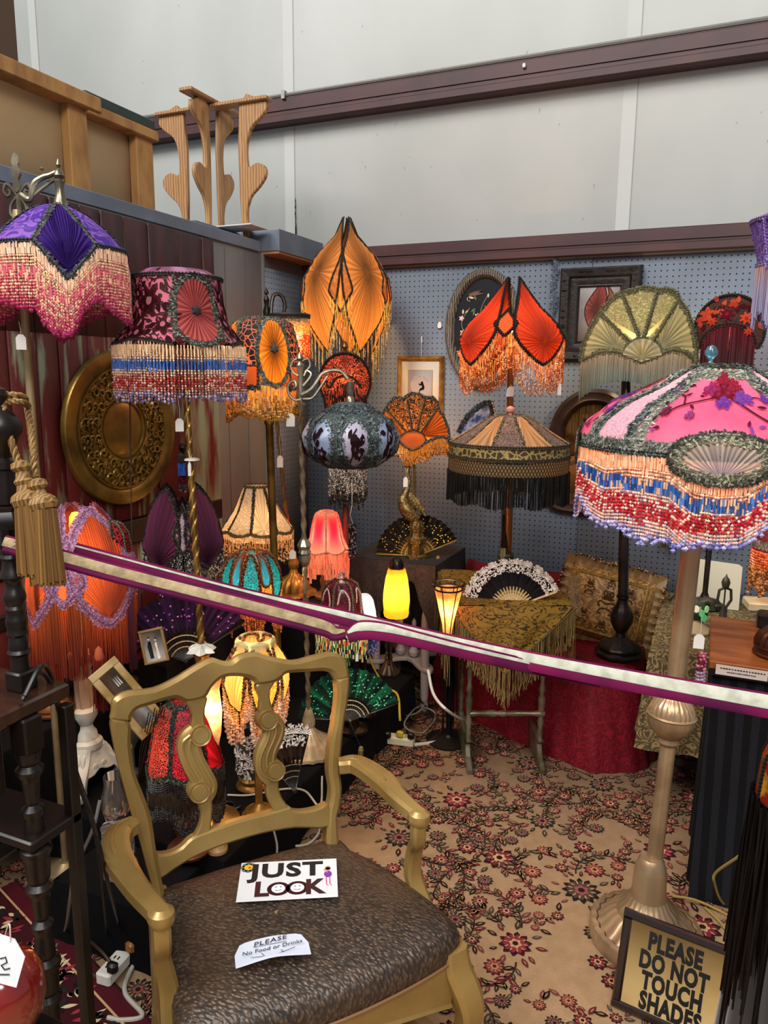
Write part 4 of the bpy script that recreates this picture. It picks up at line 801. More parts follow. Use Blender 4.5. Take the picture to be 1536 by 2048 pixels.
# ================= 12 pumpkin shade on a pewter scroll bridge pole
b12 = onZ(618, 1500, .202); lp = Lamp('bridge_lamp', 702, 870, 2.5, (b12[0], b12[1], .2), 'pewter scroll-arm bridge lamp with a lobed grey lace pumpkin shade and twisted pole')
S = lp.RS([(20, 805, 0), (45, 818, .12), (80, 842, .35), (95, 872, .55), (88, 903, .75), (55, 930, .93), (30, 935, 1)], lobes=8, amp=.10, rot=lp.u(.10))
for k in range(8):
    uc = lp.u(.10+k*PI/4+PI/8*0); o = cr([(uc, .30), (uc+.24, .45), (uc+.27, .62), (uc+.16, .82), (uc, .88), (uc-.16, .82), (uc-.27, .62), (uc-.24, .45)], 2, True)
    cc = ('#a8a0b4', '#8d97b0', '#a09aa8', '#4a4a40')[k % 4] if k % 4 != 3 else '#45463c'
    m = MB(); m.grid(np.array([[S(np.array([uc+q, v])) for q in np.linspace(-.393, .393, 9)] for v in np.linspace(0, 1, 14)]), '#4a5152'); lp.part(m, 'lobe_panel', M('grey_lace_cloth', '#4b5455', rough=.85, col2='#2d3435', pat='cells', ns=150, bump=.5, bs=140, trans=.15))
    m = MB(); panel(m, lambda uv: S(uv)+normals(S, np.asarray(uv))*.0022, o, (uc, .58), rings=4, col=cc); lp.part(m, 'satin_inset', M('satin_%d' % (k % 3), ('#b0a8bc', '#8f9bb8', '#b39aa0')[k % 3], rough=.35, trans=.25), label='pale satin inset with velvet sprig')
    m = MB(); asp = (9, 9)
    S2 = lambda uv: S(uv)+normals(S, np.asarray(uv))*.003
    S2.sgn = -1
    stemm(m, S2, cr([(uc-.12, .83), (uc-.04, .68), (uc-.10, .55), (uc+.02, .42)], 5), .025, '#2c1216', lift=.0012, asp=(1, 1))
    for q in range(11): leafm(m, S2, uc+random.uniform(-.16, .12), random.uniform(.40, .78), .015, random.uniform(0, 6.3), .0085, '#2a1014', asp=asp, lift=.0016)
    petals(m, S2, uc+.06, .72, .010, 5, ['#8d8fa0', '#4a1c22', '#2a1014'], asp=asp, lift=.0016); lp.part(m, 'velvet_sprig', FAB)
    m = MB(); lace(m, S, [(uc+.393, .05), (uc+.393, .5), (uc+.393, .97)], .028, 1.3, .007, ('#5d6868', '#75807e', '#454f4f', '#333b3b')); lace(m, S, o, .018, 1.1, .006, ('#5d6868', '#7b8583', '#3c4545'), closed=True); lace(m, S, arcuv(uc-.39, uc+.39, .12), .05, .9, .007, ('#5d6868', '#454f4f', '#333b3b')); lp.part(m, 'lace_trim', LACE)
m = MB(); m.lathe([(.001, .0), (.011, -.004), (.013, -.03), (.010, -.05), (.016, -.06), (.018, -.09), (.02, -.10)], at(700, 762, 2.5), seg=16); lp.part(m, 'socket', PEWT)
m = MB()
for A, r in (([(603, 790), (622, 778), (634, 762), (644, 748), (662, 741), (682, 743), (696, 758)], .0062), ([(603, 798), (590, 800), (578, 788), (577, 770), (588, 762), (592, 772), (586, 778)], .0048), ([(606, 772), (616, 760), (622, 748), (614, 742), (608, 752)], .0042), ([(606, 798), (624, 796), (637, 780), (650, 760), (655, 752)], .0048), ([(596, 752), (586, 744), (582, 730), (592, 718), (604, 722)], .0040), ([(604, 722), (616, 718), (620, 732), (610, 744)], .0040)): m.tube([at(x, y, 2.5) for x, y in cr(A, 6)], r, 7)
m.lathe([(.001, .03), (.008, .02), (.012, .008), (.007, -.002), (.014, -.014), (.009, -.04), (.012, -.09), (.016, -.12), (.012, -.135), (.018, -.145), (.010, -.16)], at(600, 722, 2.5), seg=12); lp.part(m, 'scroll_arm', PEWT)
a = b12+np.array([0, 0, .15]); b = at(601, 800, 2.5); l = np.linalg.norm(b-a); m = MB(); m.lathe([(.0082, h*l) for h in np.linspace(0, 1, 170)], a, (b-a)/l, seg=12, fl=2, fa=.28, tw=110); lp.part(m, 'twisted_pole', M('aged_silver', '#9b8a72', rough=.35, metal=.6, col2='#6d5a42', ns=10))
c_ = a+(b-a)*.535; m = MB(); m.lathe([(.008, -.045), (.016, -.035), (.022, -.015), (.018, .0), (.023, .008), (.018, .02), (.024, .035), (.014, .055), (.008, .06)], c_, (b-a)/l, seg=20, fl=8, fa=.1); lp.part(m, 'urn_knop', PEWT)
m = MB(); m.lathe([(.105, 0), (.118, .006), (.115, .016), (.100, .022), (.09, .035), (.05, .06), (.024, .085), (.016, .095), (.022, .10), (.024, .12), (.016, .15), (.010, .17)], b12, seg=60, fl=20, fa=.035); lp.part(m, 'base', M('cream_metal', '#b8a280', rough=.45, metal=.35, col2='#8f7a58', ns=16))
# ---- flat fan-faced shades
def flat_panel(lp, S, pts, mat, name='shade_panel', col='#888888', cin=None, pleats=0, centre=None, rings=5, lift=0, grad=1.0, label=None, close=True, amp=.0018):
    m = MB(); SS = S if not lift else (lambda uv: S(uv)+normals(S, np.asarray(uv))*lift)
    panel(m, SS, lp.q(pts), None if centre is None else lp.q([centre])[0], rings=rings, pleats=pleats, col=col, col_in=cin, grad=grad, amp=amp); return lp.part(m, name, mat, label=label)
def back_shell(lp, S, pts, dist, mat, name='back_panel'):
    # the far side of a shield shade: same outline, set back, so the shade has real depth
    ez = np.array([math.sin(lp.yaw), -math.cos(lp.yaw), 0]); m = MB(); panel(m, lambda uv: S(uv)-ez*dist, lp.q(pts), None, rings=3, col='#777777'); o = lp.part(m, name, mat)
    F_ = S(np.array(lp.q(pts+pts[:1]))); m = MB(); m.grid(np.array([F_, F_-ez*dist]), '#777777'); lp.part(m, 'side_band', mat); return o
amber_back = M('amber_lining', '#c98a3c', rough=.8, trans=.6)
# ================= 7 gold fan shade on a peacock base
k3 = 3.5; p7 = at(834, 1042, k3); lp = Lamp('table_lamp', 828, 860, k3, (p7[0], p7[1], .75), 'orange scalloped fan-faced lamp standing on a gold peacock figure beside the small framed silhouette')
S = lp.FS(72, .05)
out = [(757, 845), (766, 828), (775, 812), (790, 795), (806, 798), (820, 788), (836, 789), (850, 796), (864, 795), (874, 806), (875, 818), (886, 832), (897, 858), (899, 875), (880, 872), (860, 878), (845, 888), (825, 898), (808, 888), (795, 878), (775, 878), (760, 885)]
back_shell(lp, S, out, .07, amber_back)
velv = M('amber_cut_velvet', '#e0952e', rough=.6, col2='#220d06', pat='scroll', ns=40, lo=.25, hi=.38, trans=.45)
flat_panel(lp, S, [(771, 818), (790, 795), (806, 798), (826, 789), (826, 866), (812, 862)], velv, col='#e0952e')
flat_panel(lp, S, [(826, 789), (836, 789), (850, 796), (864, 795), (875, 812), (842, 862), (826, 866)], velv, col='#e0952e')
flat_panel(lp, S, [(757, 845), (771, 818), (812, 862), (798, 876), (775, 878), (760, 885)], FAB, 'pleated_panel', '#e08a34', '#8a4716', 16, (806, 872))
flat_panel(lp, S, [(875, 814), (886, 832), (897, 858), (899, 875), (880, 872), (855, 874), (842, 862)], FAB, 'pleated_panel', '#e07f2c', '#1c0d06', 22, (846, 868), grad=.9)
flat_panel(lp, S, [(798, 876), (812, 864), (828, 860), (845, 866), (852, 878), (840, 892), (826, 898), (810, 890)], FAB, 'oval_insert', '#a8673a', '#8a5530', lift=.004)
m = MB(); gimp(m, S, lp.q(out), .006, GREYTR, closed=True)
for pp in ([(771, 818), (812, 862)], [(875, 814), (842, 862)], [(814, 802), (824, 858)], [(848, 800), (834, 858)]): gimp(m, S, lp.q(pp), .005, ('#3b2c18', '#6b5a3c'))
gimp(m, S, lp.q([(798, 876), (812, 864), (828, 860), (845, 866), (852, 878), (840, 892), (826, 898), (810, 890)]), .005, ('#2f2416', '#6b5a3c'), closed=True); lp.part(m, 'braid_trim', LACE)
Pn = hang(S, lp.q([(760, 885), (775, 878), (795, 878), (810, 890), (826, 898), (845, 888), (862, 878), (880, 872), (898, 876)]), 110); m = MB()
beadfringe(m, Pn, lambda s: .075+.01*math.sin(s*20), pals((.5, ['#e0902c', '#c8781c'], 'tb'), (1.1, ['#b86c1c', '#e8a040', '#8a4c12'], 'b')), .0030, .008); stuff(lp.part(m, 'bead_fringe', BEAD))
Pn2 = hang(lambda uv: S(uv)-np.array([math.sin(lp.yaw), -math.cos(lp.yaw), 0])*.07, lp.q([(760, 885), (898, 880)]), 60); m = MB(); beadfringe(m, Pn2, lambda s: .07, pals((1.1, ['#b86c1c', '#8a4c12'], 'b')), .003, .009); stuff(lp.part(m, 'bead_fringe', BEAD))
lp.bulb(828, 850, 4.0, (1, .58, .22), p=at(828, 845, k3+.035), vis=False)
BIRD = M('gilt_plumage', '#8d7a4a', rough=.4, metal=.65, col2='#55431f', pat='cells', ns=95, lo=.2, hi=.6, bump=.5, bs=120)
m = MB(); B = cr([at(x, y, k3) for x, y in ((818, 925), (815, 945), (818, 965), (812, 985), (806, 1000), (812, 1018), (824, 1032), (836, 1040))], 6); m.tube(B, np.interp(np.linspace(0, 1, len(B)), [0, .15, .35, .55, .75, 1], [.009, .011, .010, .024, .034, .022]), 12); bd = lp.part(m, 'peacock_body', BIRD)
m = MB(); Tl = cr([at(x, y, k3+.02) for x, y in ((812, 985), (826, 1000), (842, 1018), (852, 1032))], 6); m.sweep(Tl, np.interp(np.linspace(0, 1, len(Tl)), [0, .5, 1], [.03, .045, .012]), .02, RT, bev=.45); lp.part(m, 'wing', BIRD)
m = MB(); m.lathe([(.045, 0), (.045, .02), (.032, .03), (.028, .05), (.034, .075), (.026, .10)], (p7[0], p7[1], p7[2]-.10), seg=14, fl=7, fa=.1); m.lathe([(.05, 0), (.05, .012), (.036, .02), (.034, p7[2]-.10-.75)], (p7[0], p7[1], .751), seg=14, fl=7, fa=.12); lp.part(m, 'tree_stump_base', BIRD); m = MB(); m.lathe([(.001, .02), (.012, .01), (.014, 0), (.008, -.02)], at(817, 930, k3), seg=10); m.tube([at(812, 932, k3), at(804, 938, k3)], [.006, .001], 6); lp.part(m, 'peacock_head', BIRD)
lp.pole(at(830, 1030, k3+.03), at(828, 880, k3+.03), [(.005, 0), (.005, 1)], BRASS)
priceTag(811, 964, 3.4, 20, 'tiny white tag hung from the peacock neck', string=22, w=9)
# ================= 16 orange-red tulip
lp = Lamp('floor_lamp', 1025, 660, 3.05, None, 'orange-red tulip lamp with black braided edges and copper beads before the oval picture')
b16 = np.array(onZ(1003, 1330, 0.3)); b16 = np.array([lp.c[0]-.075, 3.55, 0.0]); lp.r.location = (b16[0], b16[1], 0)
po = pals((.2, ['#e8a050', '#f0b868', '#d86030'], 't'), (.55, ['#d87838', '#e8a858', '#c05024', '#f0c080'], 'tb'), (1.1, ['#b86c34', '#e8b070', '#a0461c'], 'b'))
petal_shade(lp, [(16, 563, 0), (30, 585, .15), (56, 620, .36), (88, 650, .58), (104, 678, .75), (98, 728, 1)], 4, .64, .80, wprof=(.03, .45, .74, .90, .98, .92, .52, .02), small=(.40, .60, .74, .32), pleatcol=('#c8401e', '#5a1b10'), vbelly=.66, cin=(.80,), fr=fringe_beads(lp, 230, lambda s: .125+.035*math.sin(s*25+1), po, r=.0030, step=.0085), smallcol='#c8502a', grad=.7, pl=22, shape=.8, tr=.0060, trim=('#17100e', '#2e211b'))
lp.bulb(1022, 655, 5, (1, .55, .25))
lp.pole((b16[0], b16[1], .0), at(1021, 735, 3.12), [(.08, 0), (.08, .01), (.03, .02), (.014, .03), (.014, .98), (.012, 1)], M('copper_gold_tube', '#9c6a40', rough=.35, metal=.7))
priceTag(1021, 783, 3.0, 20, 'diamond-turned price tag stuck on the copper pole', rot=.7, string=6, w=18)
priceTag(1119, 779, 3.0, 22, 'slim white tag hanging at the right end of the copper bead fringe', w=7, string=45)
# ================= 17 black fringed parasol lamp on a column
t17 = np.array([0, 0, 0.]); p17 = onZ(1010, 1133, .722); lp = Lamp('table_lamp', 1017, 905, 2.93, (p17[0], p17[1], .722), 'wide parasol-shaped lamp with deep black macrame fringe on a fluted column')
S = lp.RS([(26, 832, 0), (40, 836, .12), (80, 862, .45), (120, 886, .75), (119, 905, .86), (120, 912, 1)])
hem = []
for k in range(12):
    uc = lp.u(.0+k*PI/6); odd = k % 2; o = sector(uc-.262, uc+.262, .02, .75, 8)
    m = MB(); panel(m, S, o, (uc, .06), rings=6, pleats=0 if not odd else 14, amp=.0012, col='#c4966a' if odd else '#6d5648', col_in='#8a6448' if odd else '#574339', grad=.5); lp.part(m, 'shade_panel', FAB if odd else M('brown_guipure', '#8d6f62', rough=.8, col2='#2e2622', pat='scroll', ns=60, lo=.3, hi=.55, trans=.3))
    m = MB(); lace(m, S, [(uc+.262, .05), (uc+.262, .4), (uc+.262, .75)], .012, 1.2, .0055, ('#5d4f3c', '#7d6d54', '#3b3226')); lp.part(m, 'lace_trim', LACE)
    sc = lambda u: .93+.05*np.abs(np.cos((u-lp.u(0))*3)); o = sector(uc-.262, uc+.262, .75, sc, 8); m = MB(); panel(m, S, o, None, rings=3, col='#8a7040'); lp.part(m, 'gold_band', M('gold_brocade', '#a08850', rough=.5, metal=.3, col2='#3c3120', pat='voronoi', ns=45, lo=.05, hi=.15))
m = MB(); gimp(m, S, arcuv(0, 2*PI, .75, 90), .006, ('#2b241c', '#4b4032')); gimp(m, S, arcuv(0, 2*PI, .95, 90), .006, ('#2b241c', '#3b3226')); gimp(m, S, arcuv(0, 2*PI, .02, 30), .007, ('#4b4032', '#6b5c46')); stuff(lp.part(m, 'braid_trim', LACE))
Pn = hang(S, arcuv(0, 2*PI, .96, 90), 230); m = MB()
for r_ in range(5):     # macrame net
    for i in range(230):
        a, b = Pn[i], Pn[(i+1) % 230]; z0, z1 = -.012*r_, -.012*(r_+1)
        if i % 2 == r_ % 2: m.add([a+[0, 0, z0], a+[0, 0, z0-.0075], b+[0, 0, z1-.0075], b+[0, 0, z1]], [(0, 1, 2, 3)], '#2a251f'); m.add([b+[0, 0, z0], b+[0, 0, z0-.0075], a+[0, 0, z1-.0075], a+[0, 0, z1]], [(0, 1, 2, 3)], '#2a251f')
stuff(lp.part(m, 'knotted_net', SILK)); m = MB(); m.grid([[lp.c+(p-lp.c)*np.array([.985, .985, 1])+[0, 0, z_] for p in list(Pn)+[Pn[0]]] for z_ in (-.012, -.058)], '#8d7853'); lp.part(m, 'lit_underband', FAB); Pn3 = np.repeat(Pn, 3, 0)+np.concatenate([RNG.uniform(-.003, .003, (690, 2)), np.full((690, 1), -.058)], 1); m = MB(); silkfringe(m, Pn3, lambda s: .115+.008*math.sin(s*60), '#171412', '#0e0c0b', r=.0016, sway=.004); stuff(lp.part(m, 'silk_fringe', SILK))  # added cream band paints the lit pale under-fringe showing through the net
lp.bulb(1017, 880, 1.6, (1, .62, .3), vis=False)
m = MB(); m.lathe([(.001, .0), (.02, .002), (.022, .012), (.008, .02), (.007, .028), (.017, .034), (.018, .044), (.010, .052), (.001, .054)], at(1020, 840, 2.93), seg=16); lp.part(m, 'finial', M('pink_glass_knob', '#c88a78', rough=.15, trans=.2))
COL = M('verdigris_column', '#4c4b3c', rough=.45, metal=.35, col2='#2a2a22', ns=9); zt = zat(p17[0], p17[1], 975)-.722; q = (p17[0], p17[1], .722)
m = MB(); m.lathe([(.05, 0), (.05, .012), (.042, .016), (.044, .03), (.036, .04), (.038, .055), (.030, .065)], q, seg=20); m.lathe([(.026, .065), (.024, zt-.05)], q, seg=48, fl=12, fa=.07); c17 = lp.part(m, 'fluted_column', COL)
m = MB(); m.lathe([(.022, zt-.05), (.028, zt-.045), (.026, zt-.03), (.040, zt-.012), (.036, zt)], q, seg=24, fl=4, fa=.12); m.lathe([(.008, zt), (.008, zt+.16)], q, seg=10)
for s in (-1, 1): m.tube([np.array(q)+RT*s*x+[0, 0, zt-.02+z] for x, z in ((.02, 0), (.035, .005), (.040, -.006), (.034, -.012))], .005, 6)
lp.part(m, 'capital', BRASS)
m = MB(); Pn = [np.array(q)+np.array([-.012+i*.0008, -.032, .25]) for i in range(26)]; silkfringe(m, Pn, lambda s: .16, '#15130f', '#1d1a14', r=.0016); Pn = [p-np.array([0, .003, .155]) for p in Pn]; silkfringe(m, Pn, lambda s: .06, '#a89c70', '#c8bc90', r=.0016); stuff(lp.part(m, 'hanging_tassel', SILK))
priceTag(1117, 992, 2.85, 28, 'slim white tag hanging under the black fringe beside the arched frame', w=7, string=12)
# ================= 19 cream scallop fan lamp, dark bronze pole
b19 = onZ(1238, 1310, .44); lp = Lamp('table_lamp', 1275, 700, 3.12, (b19[0], b19[1], .44), 'cream scallop-shell fan lamp with sage green silk fringe on a tall dark bronze pole')
S = lp.FS(112, .08)
out = [(1166, 722), (1170, 690), (1182, 660), (1200, 630), (1222, 604), (1240, 594), (1258, 592), (1272, 587), (1290, 587), (1304, 592), (1322, 590), (1338, 596), (1346, 612), (1362, 632), (1376, 668), (1384, 700), (1386, 725), (1364, 705), (1340, 700), (1310, 712), (1284, 725), (1262, 714), (1236, 704), (1205, 704)]
back_shell(lp, S, out, .12, M('cream_lining', '#c8bd90', rough=.8, trans=.5)); CRM = M('cream_damask', '#cfc58a', rough=.6, col2='#9c8f5a', pat='scroll', ns=28, lo=.2, hi=.35, trans=.45)
hub = (1280, 690)
for a, b, mt in (((1166, 722), (1200, 630), 1), ((1200, 630), (1240, 594), 0), ((1240, 594), (1262, 590), 0), ((1262, 590), (1304, 592), 0), ((1304, 592), (1344, 606), 0), ((1344, 606), (1386, 725), 1)):
    i, j = out.index(min(out, key=lambda p: abs(p[0]-a[0])+abs(p[1]-a[1]))), out.index(min(out, key=lambda p: abs(p[0]-b[0])+abs(p[1]-b[1])))
    seg = out[i:j+1]
    if len(seg) < 2: continue
    if mt: flat_panel(lp, S, seg+([(1340, 700), (1306, 706), (1284, 690)] if a[0] > 1300 else [(1276, 690), (1262, 706), (1225, 704)]), FAB, 'pleated_panel', '#d8c890', '#6d7468', 24, (1318, 697) if a[0] > 1300 else (1234, 697), grad=.9)
    else: flat_panel(lp, S, seg+[(hub[0]+3, hub[1]-14), (hub[0]-3, hub[1]-14)], CRM, col='#cfc58a')
a_ = np.linspace(.15, PI-.15, 12); fan = [(1284+36*math.cos(t), 716-36*math.sin(t)) for t in a_]; flat_panel(lp, S, fan+[(1284, 724)], FAB, 'small_fan_insert', '#d8c79a', '#8a8464', 14, (1284, 716), lift=.006)
MOSS = ('#6b6446', '#857c58', '#4e4a34', '#5b5c48')
m = MB(); lace(m, S, lp.q(out), .026, 1.3, .0065, MOSS, closed=True); gimp(m, S, lp.q(out), .006, ('#4b4632', '#6b6446'), closed=True)
for pp in ([(1200, 630), (1262, 690)], [(1240, 596), (1276, 676)], [(1304, 592), (1286, 676)], [(1344, 606), (1300, 690)]): lace(m, S, lp.q(pp), .018, 1.3, .006, MOSS); gimp(m, S, lp.q(pp), .006, ('#4b4632', '#6b6446'))
lace(m, S, lp.q(fan), .022, 1.5, .006, MOSS); lp.part(m, 'lace_trim', LACE)
hemp = lp.q([(1166, 722), (1178, 710), (1205, 704), (1236, 704), (1262, 714), (1284, 725), (1310, 712), (1340, 700), (1364, 705), (1386, 725)])
Pn = hang(S, hemp, 420); m = MB(); silkfringe(m, Pn, lambda s: Pn[int(s*419)][2]-zat(Pn[int(s*419)][0], Pn[int(s*419)][1], 800-38*math.sin(min(1, s*1.3)*PI)), '#d8ae84', '#78867a', r=.0013, grad=.45, segs=5, sway=.002); stuff(lp.part(m, 'silk_fringe', SILK))
lp.bulb(1278, 665, 2.8, (1, .78, .45), p=at(1278, 678, 3.22), vis=False)
pz_ = [(.085, 0), (.098, .006), (.10, .018), (.085, .026), (.088, .040), (.078, .052), (.045, .066), (.022, .082), (.018, .10), (.030, .115), (.044, .145), (.046, .175), (.036, .205), (.024, .225), (.020, .245), (.026, .252), (.024, .262)]
m = MB(); m.lathe(pz_, (b19[0], b19[1], .44), seg=40, fl=10, fa=.03); lp.part(m, 'base', BRONZE)
lp.pole((b19[0], b19[1], .70), at(1252, 745, 3.17), [(.021, 0), (.020, .4), (.019, 1)], BRONZE)
# ================= 20 round red fan lamp at right
lp = Lamp('floor_lamp', 1455, 680, 3.05, None, 'round black and scarlet fan lamp with wine-black fringe behind the pink dome'); lp.r.location.z = .62
S = lp.FS(66, .04); a = np.linspace(-.55, PI+.55, 30); out = [(1456+65*math.cos(t), 662-66*math.sin(t)) for t in a]; arc = [(1456+48*math.cos(t), 690-38*math.sin(t)) for t in np.linspace(PI-.0, 0, 14)]
back_shell(lp, S, out, .10, M('red_lining', '#8a2a1c', rough=.8, trans=.5))
flat_panel(lp, S, out+arc, M('dark_lace_ground', '#5a3022', rough=.8, col2='#2a1a14', pat='scroll', ns=50, lo=.3, hi=.5, trans=.3), col='#5a3022', centre=(1456, 620))
pts = [];  m = MB(); SS = lambda uv: S(uv)+normals(S, np.asarray(uv))*.003
for i in range(30):
    t = random.uniform(.05, PI-.05); rr = random.uniform(46, 60); u_, v_ = lp.q([(1456+rr*math.cos(t), 664-rr*math.sin(t))])[0]; leafm(m, SS, u_, v_, .03, random.uniform(0, 6.28), .018, random.choice(['#e05030', '#d0402c', '#e8603a', '#5a1018']), lift=.001)
for (x, y, r, cs) in ((1450, 632, .030, ['#a02038', '#6d1020', '#8a1830']), (1484, 640, .026, ['#c03020', '#e8583a', '#e8583a']), (1424, 645, .02, ['#c03020', '#e05030', '#d84830']), (1490, 665, .018, ['#c03020', '#e05030', '#d84830'])):
    u_, v_ = lp.q([(x, y)])[0]; petals(m, SS, u_, v_, r, 7, cs, lift=.0025)
lp.part(m, 'velvet_flowers', FAB)
m = MB(); gimp(m, S, lp.q(out), .006, ('#1c1512', '#3b2c24'), closed=False); lp.part(m, 'braid_trim', LACE); m = MB(); gimp(m, S, lp.q(arc), .007, ('#2a1612', '#4b2420')); lp.part(m, 'braid_trim', LACE)
Pn = hang(S, lp.q(arc), 150); m = MB(); silkfringe(m, Pn, lambda s: Pn[int(s*149)][2]-zat(Pn[0][0], Pn[0][1], 790), '#6a1424', '#2a3430', r=.002, grad=.9, segs=4); stuff(lp.part(m, 'silk_fringe', SILK))
lp.pole((lp.r.location.x, lp.r.location.y, .622), at(1456, 700, 3.1), [(.08, 0), (.08, .02), (.02, .04), (.012, .06), (.012, 1)], BRONZE)
lp.bulb(1456, 650, 2.0, (1, .6, .4), p=at(1456, 650, 3.1), vis=False)
# ================= 22 large pink dome at right
b22 = onZ(1290, 1878, 0.009); lp = Lamp('floor_lamp', 1432, 865, 1.93, (b22[0], b22[1], 0.0085), 'large pink floral dome floor lamp with multicoloured beads on a champagne gilt pole')
S = lp.RS([(42, 735, 0), (70, 744, .08), (130, 778, .28), (200, 808, .45), (250, 845, .60), (263, 872, .72), (266, 900, .82), (262, 940, 1)])
pkf = M('pink_silk', '#dc5f86', rough=.6, col2='#c94f78', ns=6, trans=.35); pale = M('pale_pink_lace', '#b08aa0', rough=.8, col2='#d0a8b8', pat='scroll', ns=60, lo=.3, hi=.5, trans=.35)
hem = []
n_ = 4
for k in range(n_):
    uc = lp.u(.02+k*PI/2); a = np.linspace(0, 2*PI, 44, endpoint=False)
    SS = lambda uv: S(uv)+normals(S, np.asarray(uv))*.004
    SS.sgn = -1
    o = sector(uc-.62, uc+.62, lambda u: .10+0*u, lambda u: .76+.0*np.abs(u-uc), 18); m = MB(); panel(m, S, o, (uc, .45), rings=10, col='#d85f88'); lp.part(m, 'pink_panel', pkf)
    # peonies, leaves and stems in cut velvet
    m = MB(); asp = (2.2, 1.9)
    for (du, v, r, cs) in ((.03, .20, .036, ['#8d1430', '#a8203c', '#b02a48']), (.16, .27, .036, ['#8d1430', '#a01c38', '#b8304c']), (.02, .33, .044, ['#7a0f28', '#a82a58', '#8d1838']), (-.12, .30, .034, ['#a0205a', '#b03a78', '#a8306a']), (.20, .38, .034, ['#7a3a9c', '#8a4aac', '#9450b0']), (.02, .42, .026, ['#8a40a0', '#9450b0', '#8440a8']), (.40, .40, .018, ['#6a2a8c', '#8a4aac', '#8a4aac']), (-.42, .50, .016, ['#5a1030', '#8d2a50', '#8d2a50']), (.48, .50, .018, ['#8a4aac', '#a060b8', '#8a4aac']), (-.22, .52, .014, ['#8d2a70', '#a84a88', '#a84a88']), (.38, .62, .016, ['#8a2a6c', '#b0508c', '#b0508c'])):
        for (a1, a2, rr) in ((0, 0, 1), (.5, .2, .62), (-.5, .35, .58), (.1, -.5, .55)): petals(m, SS, uc+du+a1*r*asp[0], v+a2*r*asp[1], r*rr*1.35, random.choice((5, 6, 7)), cs if rr == 1 else cs[1:]+cs[:1], asp=asp, lift=.0008+.0010*(1-rr), rot=random.random()*6)
    for q in range(26):
        s_ = random.choice((-1, 1)); leafm(m, SS, uc+s_*random.uniform(.1, .52), random.uniform(.22, .68), random.uniform(.02, .04), random.uniform(0, 6.28), .011, random.choice(['#6a1838', '#4a1028', '#8a4aac', '#5a1434']), asp=asp, lift=.0007)
    for pts_ in ([(-.05, .38), (-.2, .42), (-.35, .47), (-.42, .52)], [(.2, .4), (.34, .38), (.45, .45), (.5, .56)], [(.1, .4), (.25, .5), (.36, .58), (.38, .66)], [(-.3, .45), (-.35, .38), (-.42, .36)]): stemm(m, SS, [(uc+a_, b_) for a_, b_ in cr(pts_, 4)], .007, '#5a1434', asp=asp)
    lp.part(m, 'velvet_flowers', FAB)
    # pleated oval fan with lace rim hanging over the hem
    S3 = lambda uv: S(uv)+normals(S, np.asarray(uv))*.006
    S3.sgn = -1
    o = np.stack([uc+.03+.30*np.cos(a), .80+.155*np.sin(a)], 1); m = MB(); panel(m, S3, o, (uc+.03, .93), rings=7, pleats=32, amp=.002, col='#e0c4a8', col_in='#5f78a8', grad=.7); lp.part(m, 'pleated_oval', FAB, label='cream pleated oval with blue rays')
    m = MB(); lace(m, S3, np.stack([uc+.03+.27*np.cos(a), .80+.135*np.sin(a)], 1), .026, 1.5, .0065, ('#807d68', '#a09c82', '#5f5f50'), closed=True); lace(m, S3, np.stack([uc+.03+.31*np.cos(a), .80+.165*np.sin(a)], 1), .016, 1.8, .006, ('#2e2f2a', '#45463e'), closed=True); lp.part(m, 'lace_trim', LACE)
    us = uc+PI/4
    o = sector(us-.165, us+.165, .04, lambda u: .80-.0*u, 8); m = MB(); panel(m, S, o, (us, .5), rings=6, col='#b08aa0'); lp.part(m, 'lace_panel', pale)
    m = MB()
    for s_ in (-1, 1): lace(m, S, [(us+s_*.20, .02), (us+s_*.18, .4), (us+s_*.19, .80)], .030, 1.5, .0075, ('#4c5452', '#68706c', '#808680', '#363c3b')); lace(m, S, [(us+s_*.30, .10), (us+s_*.29, .45), (us+s_*.26, .78)], .030, 1.2, .0075, ('#98968a', '#b0ad9e', '#77766a'))
    lace(m, S, arcuv(uc-.62, uc+.62, .14, 30), .05, 1.3, .0075, ('#98968a', '#b0ad9e', '#77766a')); lace(m, S, arcuv(uc-.79, uc+.79, .75, 40), .034, 1.6, .0075, ('#84837a', '#9c9a8e', '#66675f', '#50524c')); gimp(m, S, arcuv(uc-.79, uc+.79, .785, 60), .006, ('#23241f', '#3a3b34')); lace(m, S, arcuv(uc-.79, uc+.79, .02, 20), .03, 1.4, .007, ('#4c4e44', '#6c6c58', '#333530'))
    lp.part(m, 'lace_trim', LACE)
    hem += [(uc-.40, .79), (uc-.27, .80), (uc-.12, .93), (uc+.03, .95), (uc+.18, .93), (uc+.33, .80), (us-.2, .79), (us, .82), (us+.2, .79)]
pp_ = pals((.16, ['#f2c8a0', '#eec090', '#f4d4b4'], 't'), (.27, ['#f0d4bc', '#e0b898', '#c89878'], 'b'), (.42, ['#3068b4', '#2c58a0', '#f0c8a0', '#5a8cd0'], 't'), (.50, ['#f0d4bc', '#e8c0a0', '#b89ab0'], 'b'), (.78, ['#c8303c', '#d84850', '#f0d8c8', '#b02030'], 'b'), (.92, ['#f0d0bc', '#e0a898', '#c8c0d0'], 'b'), (1.1, ['#a8a8d8', '#c8c0e0', '#7a78b8'], 'd'))
Pn = hang(S, closeh(hem), 440); m = MB(); beadfringe(m, Pn, lambda s: .165+.026*math.cos(s*8*PI+.3)+.010*math.sin(s*77), pp_, .0039, .0080); stuff(lp.part(m, 'bead_fringe', BEAD))
ctr = lp.c+np.array([0, 0, 0]); Pn = ctr+(Pn-ctr)*np.array([.93, .93, 1]); m = MB(); beadfringe(m, Pn[::2], lambda s: .16+.026*math.cos(s*8*PI+.3), pp_, .0034, .0085); stuff(lp.part(m, 'bead_fringe', BEAD))
